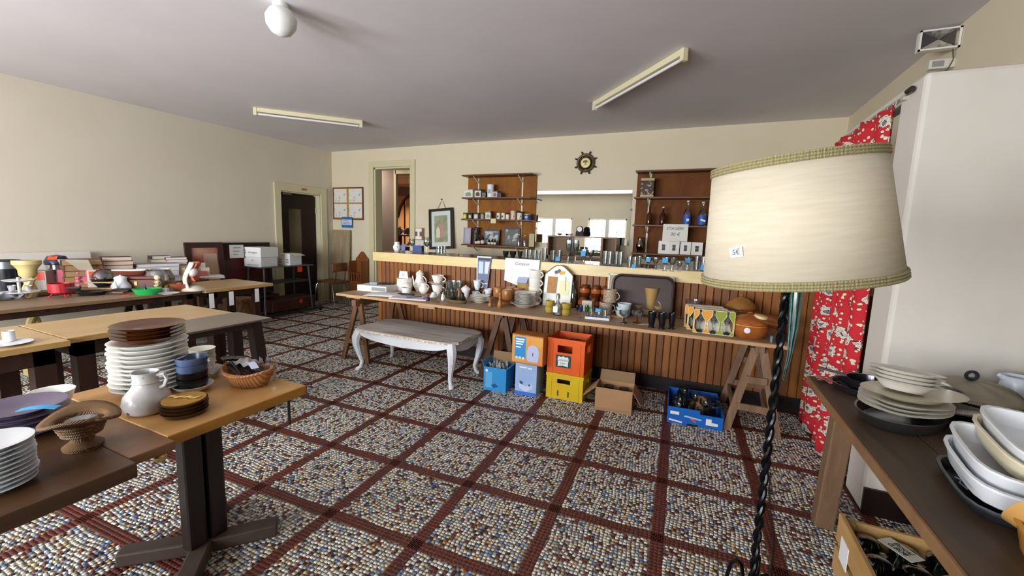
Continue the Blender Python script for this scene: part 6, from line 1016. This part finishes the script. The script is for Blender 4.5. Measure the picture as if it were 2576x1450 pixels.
pan('flat dark steel pan at the far table corner', .79, 2.50, ZQ, .13, .035, DKS); pan('small dark steel saucepan sitting in the flat pan', .80, 2.50, ZQ + .012, .085, .055, M('55555c', .2, .9), 2.6); pan('bright steel bowl standing behind the white plates', .95, 2.53, ZQ, .115, .085, M('b5b4b2', .18, 1.0), name='steel_bowl', cat='bowl'); pan('thin steel tray under the dark pans', .80, 2.50, ZQ - .0, .0, .0, DKS) if 0 else None
tag(obj('pink_cloth', MB().sheet(lambda u, v: ((u - .5) * .10, (v - .5) * .07, .012 + .01 * math.sin(u * 9) * math.cos(v * 7)), 10, 8), M('9a5a5a', .8), None, (.665, 2.58, ZQ), smooth=True, solid=.003), 'small pink brown cloth at the far table corner', 'cloth')
PL = M('dcd9d0', .3); PLD = M('d4cdbb', .3, kind='soft', col2='c9bfa8', sc_=4)
sd = thing('oval_dish', 'oval steel dish under the white platters', 'dish', (.80, 2.13, ZQ), .9); obj('dish', lat('dish', .34, .05, 36, 1.15, .8), M('8d9094', .25, .95), sd, smooth=True)
for k in range(3): tag(obj('white_platter', lat('plate', .33, .028, 40, 1.1, .85), PL, None, (.81, 2.14, ZQ + .05 + .013 * k), (.0, .03 * k, .9), smooth=True), 'wide white platter, %s of three above the oval steel dish' % ('bottom', 'middle', 'top')[k], 'platter', 'white platters')
tag(obj('cream_platter', lat('plate', .36, .03, 40, 1.15, .8), PLD, None, (.84, 2.16, ZQ + .098), (-.06, .04, .7), smooth=True), 'large cream platter with green rim motif under the deep bowls', 'platter')
for k in range(4): tag(obj('deep_plate', lat('soup', .235, .04, 40), PL, None, (.82, 2.19, ZQ + .118 + .0155 * k), (-.10, .10, .3), smooth=True), 'deep white plate tilted on the cream platter, %s of four' % ('bottom', 'second', 'third', 'top')[k], 'plate', 'deep white plates')
wk = thing('roasting_pan', 'black enamel roasting pan under a rumpled grey covered lid', 'pan', (1.13, 2.38, ZQ)); obj('pan_body', MB().lathe([(0, 0), (.12, 0), (.155, .03), (.165, .085), (.175, .09), (.16, .085), (.145, .03), (0, .01)], 36), M('16171a', .2), wk, smooth=True)
lc = thing('pan_cover', 'rumpled beige grey lid with black knob on the black pan', 'cover', (1.115, 2.39, ZQ + .088), 0, None, (.12, -.10, 0)); obj('dome', MB().sheet(lambda u, v: (.16 * v * math.cos(2 * PI * u), .16 * v * math.sin(2 * PI * u), .06 * (1 - v ** 2) + .006 * math.sin(u * 50) * v), 40, 8), M('8d8674', .5, kind='soft', col2='787260', sc_=8), lc, smooth=True, solid=.004); obj('knob', MB().torus((0, 0, .085), .018, .007, 16, 6, 'y'), INK, lc, smooth=True); obj('knob_stem', MB().tube([(0, 0, .055), (0, 0, .075)], .006), INK, lc)
gl_ = thing('steel_spatula', 'shiny steel handle sticking out of the black pan', 'utensil', (1.04, 2.32, ZQ + .10)); obj('shaft', MB().bar((-.10, .04, .06), (.05, -.02, .0), .022, .004), CHROME, gl_)
dr = thing('griddle', 'large black round griddle lying on the black carton', 'griddle', (1.52, 2.47, ZQ + .205), 0, None, (.06, 0, 0)); obj('disc', MB().lathe([(0, 0), (.17, 0), (.175, .012), (.17, .02), (0, .016)], 48), M('17181c', .3), dr, smooth=True); obj('red_handle', MB().bar((-.02, -.17, .0), (.12, -.20, .0), .012, .012), M('b8321c', .4), dr)
gb_ = thing('black_carton', 'black and green carton with yellow price slip at the picture edge', 'box', (1.49, 2.44, ZQ), .1); obj('body', MB().box(-.12, .12, -.03, .09, 0, .20), M('14181a', .35), gb_, bevel=.003); obj('green_panel', MB().box(-.10, .10, -.032, -.03, .02, .12), M('0e3a2c', .35), gb_); obj('white_panel', MB().box(-.11, -.02, -.033, -.03, .15, .165), M('cfd2d0', .5), gb_); obj('yellow_slip', MB().prism([(-.03, .07), (.05, .085), (.04, .16), (-.04, .145)], -.035, -.033, 'y'), M('d9dea0', .6), gb_)
wj2 = thing('white_jug', 'white porcelain jug with angular handle before the black carton', 'jug', ((1.322,2.533,0.741)[0], (1.322,2.533,0.741)[1], ZQ)); obj('body', MB().lathe([(0, 0), (.048, 0), (.058, .03), (.058, .08), (.045, .13), (.043, .15), (.05, .16), (.04, .15), (.05, .08), (.05, .02), (0, .01)], 28), M('d3dbe6', .3), wj2, smooth=True); obj('handle', MB().tube([(.045, 0, .13), (.085, .01, .125), (.09, .01, .09), (.055, 0, .025)], .006, 8), M('d3dbe6', .3), wj2, smooth=True); obj('lip', MB().tube([(-.04, 0, .145), (-.06, -.005, .158)], [.016, .008], 8), M('d3dbe6', .3), wj2, smooth=True)
tag(obj('folded_cloth', MB().sheet(lambda u, v: ((u - .5) * .46, (v - .5) * .20, .05 + .018 * math.sin(v * 9 + u * 2) + .02 * math.sin(u * 3)), 18, 14), M('8d857c', .85, kind='weave', col2='7d756c', sc_=40), None, ((1.102,2.199,0.741)[0], (1.102,2.199,0.741)[1], ZQ), (0, 0, -.2), smooth=True, solid=.01), 'folded grey cloth lying between the pan and the baking dishes', 'cloth')
def bake(label, x, y, z, l_, w_, h_, mat, rot, name='baking_dish'):
    d = thing(name, label, 'dish', (x, y, z), 0, None, rot)
    def ring(f, zz, n=32):
        o = []
        for i in range(n):
            a = 2 * PI * i / n; c, s_ = math.cos(a), math.sin(a); r = (abs(c) ** 4 + abs(s_) ** 4) ** -.25; o.append((c * r * l_ / 2 * f, s_ * r * w_ / 2 * f, zz))
        return o
    R_ = [ring(.86, 0), ring(.90, h_ * .1), ring(1.0, h_), ring(1.04, h_), ring(1.04, h_ + .006), ring(.97, h_ + .006), ring(.87, h_ * .15), ring(.80, h_ * .1)]; n = 32
    v = [p for r in R_ for p in r]; f = [(i * n + j, i * n + (j + 1) % n, (i + 1) * n + (j + 1) % n, (i + 1) * n + j) for i in range(len(R_) - 1) for j in range(n)] + [tuple(range(n)), tuple((len(R_) - 1) * n + j for j in range(n))]
    obj('tub', MB().add(v, f), mat, d, smooth=True)
    return d
BKW = M('dde1e6', .25); BKC = M('d8cfb4', .3); bqx, bqy = .865, 1.60; RZ = 1.42
bk0 = bake('dark oval dish under the white baking dishes', bqx - .01, bqy - .02, ZQ, .36, .25, .03, M('23262a', .25), (0, 0, RZ)); b_ = bake('white baking dish with blue sprig at the bottom of the stack', bqx, bqy, ZQ + .032, .36, .24, .055, BKW, (.03, -.04, RZ)); obj('blue_sprig', MB().tube([(-.03, .0, 0), (0, .008, 0), (.02, 0, 0), (.03, .01, 0)], .002, 5), M('3a4a5a', .5), b_, (-.10, .123, .025)); bake('white baking dish, second in the stack', bqx + .01, bqy + .015, ZQ + .072, .35, .235, .055, BKW, (.05, -.07, RZ)); bake('cream baking dish tilted, third in the stack', bqx + .06, bqy + .03, ZQ + .105, .34, .22, .05, BKC, (.07, -.10, RZ + .05)); bake('white baking dish tilted on top of the stack', bqx + .075, bqy + .035, ZQ + .132, .34, .22, .05, BKW, (.08, -.12, RZ + .05))
OCH = M('a8701e', .3, kind='soft', col2='c08a3a', sc_=5); bake('ochre oven dish filled with brown bowls at the near edge', .845, 1.20, ZQ, .38, .26, .075, OCH, (0, 0, 1.40), 'oven_dish')
for k, (x, y, r_, a) in enumerate(((.82, 1.31, .085, .7), (.84, 1.24, .075, .8), (.86, 1.17, .07, .9))): tag(obj('glazed_bowl', lat('bowl', r_ * 2, .06, 36), M(('c49a5c', 'a8794a', 'b98a58')[k], .25, kind='soft', col2=('a87c40', '8d8a80', '9a6c40')[k], sc_=6), None, (x, y, ZQ + .07), (-.9, .5, a), smooth=True), 'glazed tan bowl standing on edge in the oven dish, %s of three' % ('farthest', 'middle', 'nearest')[k], 'bowl', 'bowls in the oven dish')
# wooden crate with glass jars under the table
PINE = M('c29c66', .6, kind='wood', col2='ad8750', sc_=3, dirx=(5, .7, 5)); wc = thing('wooden_crate', 'pale pine slatted crate full of glass jars under the rustic table', 'crate', (0, 0, 0))
for z0, z1 in ((.02, .13), (.16, .285)): obj('side_slat', MB().box(.655, .672, 1.20, 2.14, z0, z1), PINE, wc, bevel=.002); obj('side_slat', MB().box(1.16, 1.177, 1.20, 2.14, z0, z1), PINE, wc, bevel=.002); obj('end_slat', MB().box(.672, 1.16, 2.123, 2.14, z0, z1 - .02), PINE, wc, bevel=.002)
obj('bottom_board', MB().box(.66, 1.17, 1.2, 2.13, .005, .02), PINE, wc); obj('corner_post', MB().box(.672, .70, 2.09, 2.122, .02, .27), PINE, wc); obj('corner_post', MB().box(1.13, 1.16, 2.09, 2.122, .02, .27), PINE, wc); obj('white_label', MB().box(.652, .655, 1.98, 2.07, .12, .22), TAGW, wc)
JG = thin_glass('jar_glass', '8fa09c', .22, .04); nn = 0
JN = ('first', 'second', 'third', 'fourth')
for i in range(4):
    for j in range(6):
        x, y = .735 + .118 * i, 2.06 - .125 * j; p = thing('preserving_jar', 'greenish glass preserving jar in the crate, %s across in the %s row' % (JN[i], ('back', 'second', 'third', 'fourth', 'fifth', 'sixth')[j]), 'jar', (x, y, .022), 0, 'preserving jars in the crate'); obj('glass_body', MB().lathe([(0, 0), (.05, 0), (.053, .02), (.053, .15), (.042, .18), (.044, .20)], 20), JG, p, smooth=True); obj('glass_cover', MB().lathe([(.046, .20), (.046, .212), (.03, .222), (0, .223)], 20), JG, p, smooth=True)
cdq = (0.83,2.03,0.262); cr_ = thing('price_card', 'white handwritten card reading Bocal 0.80 on the jars', 'card', (cdq[0], cdq[1], .25), -.93); obj('card', MB().box(-.062, .062, -.034, .034, 0, .002), M('d6d4c8', .6), cr_); text('Bocal', .030, INK, cr_, (0, .013, .0035), rot=(0, 0, 0), shear=.2); text('0,80€', .030, INK, cr_, (0, -.014, .0035), rot=(0, 0, 0), shear=.2)
# ================================================================ standard lamp
LX, LY = .224, 1.327
lp = thing('standard_lamp', 'standard lamp with cream fabric shade and twisted black iron pole', 'lamp', (LX, LY, 0)); SHF = M('e6decb', .85, kind='soft', col2='ddd3bb', sc_=30, transl=.3, dirx=(.4, .4, 4)); BRD = M('a39a72', .8, kind='weave', col2='8a815a', sc_=120, bump=.5)
tilt_ = Matrix.Rotation(math.radians(-7.8), 4, _F); shrot = tilt_.to_euler()
zb0, zt0, rb_, rt_ = -.155, .155, .224, .187
so_ = (-.004, 0, 1.512)
obj('fabric_shade', MB().lathe([(rb_, zb0), (rt_, zt0)], 96), SHF, lp, so_, shrot, smooth=True, solid=.002)
for zz, rr_ in ((zb0, rb_), (zt0, rt_)):
    s_ = 1 if zz < 0 else -1
    for k in range(3): obj('braid_trim', MB().torus((0, 0, zz + s_ * (.003 + .007 * k)), rr_ + .002 - (.0006 * k if s_ > 0 else -.0006 * k), .0042, 96, 6), BRD, lp, so_, shrot, smooth=True)
obj('shade_ring', MB().tube([(-rt_, 0, .12), (0, 0, .10), (rt_, 0, .12)], .003).tube([(0, -rt_, .12), (0, 0, .10), (0, rt_, .12)], .003), STEEL, lp, so_, shrot)
IR = M('0d0e12', .22, .6); n = 150; obj('twisted_pole', MB().tube([(.0055 * math.cos(i * .52), .0055 * math.sin(i * .52), .32 + i * .0076) for i in range(n)], .0072, 8).tube([(.0055 * math.cos(i * .52 + PI), .0055 * math.sin(i * .52 + PI), .32 + i * .0076) for i in range(n)], .0072, 8), IR, lp, smooth=True)
obj('socket', MB().tube([(0, 0, 1.44), (0, 0, 1.50)], .018, 12), M('d8d4c8', .5), lp); obj('bulb', MB().ball((0, 0, 1.545), .03, 14, 1.3), M('f0ece0', .3), lp, smooth=True)
for k in range(3):
    a = 3.3 + k * 2 * PI / 3; c_, s_ = math.cos(a), math.sin(a); prof = [(0, .30), (.018, .42), (.032, .49), (.045, .505), (.06, .49), (.072, .42), (.08, .30), (.10, .16), (.15, .05), (.21, .008), (.24, .03)]
    obj('scroll_leg', MB().tube([(r * c_, r * s_, z) for r, z in prof], .0055, 8), IR, lp, smooth=True)
obj('power_cord', MB().tube([(.0, .02, .3), (.05, .1, .02), (.14, .45, .006), (.22, .9, .006), (.26, 1.35, .006), (.3, 1.6, .006)], .004, 6), M('2a2622', .5), lp)
stk = thing('price_sticker', 'small white sticker reading 5 euros on the lampshade', 'sticker', (LX - .004, LY, 1.512), 0, None, shrot)
aa = -2.33; zz = -.062; rr_ = rb_ + (rt_ - rb_) * (zz - zb0) / (zt0 - zb0) + .003
obj('paper', MB().box(-.018, .018, -.0004, .0004, -.012, .012), TAGW, stk, (rr_ * math.cos(aa), rr_ * math.sin(aa), zz), (0, -.12, aa + PI / 2)); text('5€', .019, M('2a2f5a', .6), stk, ((rr_ + .001) * math.cos(aa), (rr_ + .001) * math.sin(aa), zz), rot=(PI / 2 - .06, -.12, aa + PI / 2), shear=.1)
hs_ = (0.168,0.884,1.36); tag(obj('hanging_shoehorn', MB().tube([(LX + .024, LY + .01, 1.40), (LX + .026, LY + .01, 1.33), (LX + .028, LY + .01, 1.22), (LX + .027, LY + .01, 1.14), (LX + .02, LY + .01, 1.07)], [.012, .016, .012, .006, .004], 10), thin_glass('teal_plastic', '8db8b4', .1, .2), None, smooth=True), 'clear teal plastic strip hanging from the lampshade', 'strip')
# ================================================================ curtain
def curtain_mat():
    m = bpy.data.materials.new('flowered_fabric'); m.use_nodes = True; nt = m.node_tree; N = nt.nodes; L = nt.links; b = N['Principled BSDF']; b.inputs['Roughness'].default_value = .85
    tc = N.new('ShaderNodeTexCoord'); sp = N.new('ShaderNodeSeparateXYZ'); mp = N.new('ShaderNodeCombineXYZ'); L.new(tc.outputs['Object'], sp.inputs[0]); L.new(sp.outputs[1], mp.inputs[0]); L.new(sp.outputs[2], mp.inputs[1])
    nz = N.new('ShaderNodeTexNoise'); nz.inputs['Scale'].default_value = 34; nz.inputs['Detail'].default_value = 2; L.new(mp.outputs[0], nz.inputs['Vector'])
    def flower(scale, stops, amp):
        v = N.new('ShaderNodeTexVoronoi'); v.voronoi_dimensions = '2D'; v.inputs['Scale'].default_value = scale; v.inputs['Randomness'].default_value = .85; L.new(mp.outputs[0], v.inputs['Vector'])
        a = N.new('ShaderNodeMath'); a.operation = 'MULTIPLY_ADD'; a.inputs[1].default_value = amp; L.new(nz.outputs['Fac'], a.inputs[0]); L.new(v.outputs['Distance'], a.inputs[2])
        r = N.new('ShaderNodeValToRGB'); r.color_ramp.interpolation = 'CONSTANT'; e = r.color_ramp.elements; e[0].position = 0; e[0].color = hexc(stops[0][1]) + (stops[0][2],); e[1].position = stops[1][0]; e[1].color = hexc(stops[1][1]) + (stops[1][2],)
        for p, c, al in stops[2:]: q = e.new(p); q.color = hexc(c) + (al,)
        L.new(a.outputs[0], r.inputs[0]); return r
    f1 = flower(8.5, [(0, '6a6f80', 1), (.40, '2f3040', 1), (.44, 'd8d0bc', 1), (.52, '8d8d92', 1), (.56, 'd8d0bc', 1), (.65, '3a2a34', 1), (.68, 'c41f2c', 0)], .72)
    f2 = flower(24, [(0, 'dcd2b4', 1), (.53, '5a3038', 1), (.57, 'c41f2c', 0)], .72)
    mx = N.new('ShaderNodeMix'); mx.data_type = 'RGBA'; mx.inputs['A'].default_value = hexc('bd1d29') + (1,); L.new(f2.outputs['Alpha'], mx.inputs['Factor']); L.new(f2.outputs['Color'], mx.inputs['B'])
    m2 = N.new('ShaderNodeMix'); m2.data_type = 'RGBA'; L.new(f1.outputs['Alpha'], m2.inputs['Factor']); L.new(mx.outputs['Result'], m2.inputs['A']); L.new(f1.outputs['Color'], m2.inputs['B']); L.new(m2.outputs['Result'], b.inputs['Base Color'])
    return m
cu = thing('curtain', 'red curtain with grey and cream flowers hanging beside the bar', 'curtain', (.90, 0, 0))
def cf(u, v):
    y = 2.985 + u * (.98 - .02 * (1 - v)); k = .022 + .014 * (1 - v)
    return (-.015 + k * math.sin(u * 30 + .6 * math.sin(v * 3)) + .012 * math.sin(u * 13) - .05 * (1 - v) * u * 0, y + .01 * math.sin(u * 41), .02 + v * 2.19 + (.0 if v else 0))
obj('fabric', MB().sheet(cf, 120, 24), curtain_mat(), cu, smooth=True, solid=.003)
obj('curtain_rod', MB().tube([(-.0, 2.84, 2.235), (-.0, 4.0, 2.235)], .010, 10), M('d6d2c4', .4), cu); obj('finial', MB().tube([(0, 2.80, 2.235), (0, 2.85, 2.235)], .014, 10), M('2a2624', .4), cu); obj('rod_bracket', MB().box(0, .03, 2.90, 2.93, 2.21, 2.25), M('b9b4a4', .4), cu)
for k in range(9): obj('curtain_ring', MB().torus((0, 3.0 + .118 * k, 2.222), .02, .003, 14, 5, 'x'), M('b9b4a4', .4), cu)
# ================================================================ ceiling and upper wall
gq = (-2.69, 2.08); gl = thing('globe_light', 'white glass globe light on the ceiling', 'lamp', (gq[0], gq[1], H)); obj('base', MB().lathe([(0, 0), (.05, 0), (.05, -.03), (.035, -.035), (0, -.035)], 24), M('d8d8d4', .4), gl, smooth=True); obj('globe', MB().lathe([(.03, -.02), (.075, -.045), (.098, -.09), (.092, -.14), (.06, -.185), (.02, -.203), (0, -.205)], 32), M('dfe3e0', .12), gl, smooth=True)
def fluo(label, a, b):
    a = Vector(a + (0,)); b = Vector(b + (0,)); mid = (a + b) / 2; ln = (b - a).length; f = thing('strip_light', label, 'lamp', (mid.x, mid.y, H - .002), math.atan2(b.y - a.y, b.x - a.x)); CM = M('d9d2ae', .35)
    obj('batten', MB().box(-ln / 2 + .02, ln / 2 - .02, -.02, .02, -.05, 0), CM, f, bevel=.002); obj('tube', MB().tube([(-ln / 2 + .03, 0, -.075), (ln / 2 - .03, 0, -.075)], .013, 12), M('e4e2e6', .25), f, smooth=True)
    for s_ in (-1, 1): obj('lamp_holder', MB().box(s_ * ln / 2 - .02, s_ * ln / 2 + .02, -.024, .024, -.095, 0), CM, f, bevel=.004)
fluo('cream fluorescent strip light on the ceiling, nearer the door corner', (-5.25, 3.645), (-4.38, 4.55)); fluo('cream fluorescent strip light on the ceiling above the bar', (-1.18, 4.73), (-.236, 3.67))
em = thing('emergency_light', 'white square emergency light with reflector high on the right wall', 'lamp', (1.345, 3.88, 2.84)); obj('case', MB().box(-.10, .112, 0, .05, -.065, .065), M('dcdad4', .4), em, bevel=.006); obj('reflector', MB().box(-.09, .10, -.004, 0, -.055, .055), M('8d8d8c', .15, .9, kind='speck', col2='dcdcda', sc_=14), em); obj('bezel', MB().box(-.10, -.09, -.012, 0, -.065, .065).box(.10, .112, -.012, 0, -.065, .065).box(-.10, .112, -.012, 0, .055, .065).box(-.10, .112, -.012, 0, -.065, -.055), M('e6e4de', .35), em)
for s_ in (-1, 1): obj('reflector_facet', MB().prism([(0, 0), (s_ * .085, .05), (s_ * .085, -.05)], -.008, -.004, 'y'), M('6d6d6e', .15, .9), em)
obj('cable', MB().tube([(.09, .02, -.065), (.10, .02, -.13), (.08, .02, -.19), (.04, .02, -.23)], .004, 6), M('55524a', .5), em)
jb = thing('junction_box', 'small white box under the emergency light', 'box', (1.37, 3.90, 2.69)); obj('case', MB().box(-.045, .09, 0, .05, -.03, .03), M('cfcbc0', .4), jb, bevel=.004); obj('grey_panel', MB().box(-.03, .03, -.003, 0, -.018, .018), M('8d8d92', .4), jb)
nl = thing('door_label', 'small brass name plate above the dark door', 'plate', (XL + .032, 5.52, 2.135)); obj('plate', MB().box(0, .004, -.055, .055, -.018, .018), M('b59a50', .35, .7), nl); obj('engraving', MB().box(.004, .005, -.04, .04, -.005, .004), M('5a4a20', .5), nl)
# ================================================================ stair room seen through the doorway
STW = M('7a4522', .45, kind='wood', col2='63361a', sc_=3); sr = thing('stair_banister', 'brown wooden banister rising in the room beyond the doorway', 'banister', (0, 0, 0))
rail = [(-7.926,9.6,1.802), (-7.827,9.6,2.092), (-7.781,9.7,2.289), (-7.608,9.8,2.507), (-7.464,9.9,2.693)]; obj('hand_rail', MB().tube(rail, .045, 8), STW, sr, smooth=True)
for p, zb__ in (((-7.753,9.7,2.3), .7), ((-7.65,9.8,2.463), .9), ((-7.522,9.85,2.578), 1.0)): obj('baluster', MB().tube([p, (p[0], p[1], zb__)], .022, 8), STW, sr, smooth=True)
obj('stringer', MB().prism([((-8.177,9.9,1.208)[0], 0), ((-7.319,9.9,1.237)[0], 0), ((-7.326,9.9,2.691)[0], 1.6), ((-8.177,9.9,1.208)[0], .75)], 9.95, 10.0, 'y'), M('8a5226', .5), sr)
sq = (-9.403,11.85,2.945); scn = thing('wall_sconce', 'brass wall sconce with white candle beyond the doorway', 'lamp', (sq[0], 11.85, sq[2])); obj('arm', MB().tube([(0, .04, 0), (0, -.10, -.03), (-.13, -.12, -.04), (-.22, -.12, .02)], .02, 8), M('4a3a20', .4, .6), scn, smooth=True); obj('wall_plate', MB().ball((.02, -.02, .03), .10, 14), M('3a2a1c', .4, .5), scn, smooth=True); obj('candle', MB().tube([(-.22, -.12, .04), (-.22, -.12, .24)], .03, 10), M('ece6d4', .5), scn); obj('chain', MB().tube([(.02, -.02, .12), (.10, .0, .45)], .012, 6), M('3a2a1c', .4, .5), scn)
tbq = (-6.875,8.6,1.248); st_ = thing('side_table', 'brown side table draped with purple cloth in the stair room', 'table', (tbq[0], 8.6, 0)); obj('top', MB().box(-.4, .4, -.3, .3, 1.0, 1.05), STW, st_); obj('purple_cloth', MB().box(-.41, .41, -.31, -.30, .55, 1.06), M('6a2a50', .8), st_); obj('leg', MB().box(-.38, -.32, -.28, -.22, 0, 1.0), STW, st_); obj('leg', MB().box(.32, .38, -.28, -.22, 0, 1.0), STW, st_)
wcl = (-6.824,8.6,1.65); tag(obj('white_cloth', MB().sheet(lambda u, v: ((u - .5) * .55, (v - .5) * .3, .12 * abs(math.sin(u * 6)) + .03 * math.cos(v * 5)), 20, 8), M('dcd6ea', .7), None, (wcl[0] + .05, 8.55, 1.36), smooth=True, solid=.01), 'white rumpled cloth piled on the shelf beyond the doorway', 'cloth'); sh3 = thing('open_shelf', 'dark brown open shelf under the white cloth beyond the doorway', 'shelf', (wcl[0], 8.62, 1.051)); obj('board', MB().box(-.35, .4, -.2, .2, .25, .29), M('4a2416', .5), sh3); obj('side', MB().box(-.35, -.31, -.2, .2, 0, .25), STW, sh3); obj('side', MB().box(.36, .4, -.2, .2, 0, .25), STW, sh3); tag(obj('candle_stick', MB().tube([(0, 0, 0), (0, 0, .20)], .025, 10), M('e8e4dc', .5), None, (wcl[0] - .12, 8.50, 1.342)), 'white candle standing on the open shelf beyond the doorway', 'candle')

def under(cont, names):
    """make parts sub-parts of another part of the same thing"""
    for o in [o for o in bpy.data.objects if o.parent == cont.parent and o is not cont and o.name.split('.')[0] in names]:
        m = o.matrix_basis.copy(); o.parent = cont; o.matrix_parent_inverse = cont.matrix_basis.inverted(); o.matrix_basis = m
for o in list(bpy.data.objects):
    n = o.name.split('.')[0]
    if n == 'fabric_shade': under(o, ('braid_trim', 'shade_ring'))
    if n == 'door_leaf': under(o, ('door_pane', 'hinge', 'door_handle'))
    if n == 'curtain_rod': under(o, ('finial', 'rod_bracket', 'curtain_ring'))
    if n == 'label_plate': under(o, ('emblem', 'lettering'))
    if n == 'reflector': under(o, ('reflector_facet',))
    if n == 'dial' and o.parent.name.startswith('mantel'): under(o, ('hand',))
    if n == 'carcass': under(o, ())
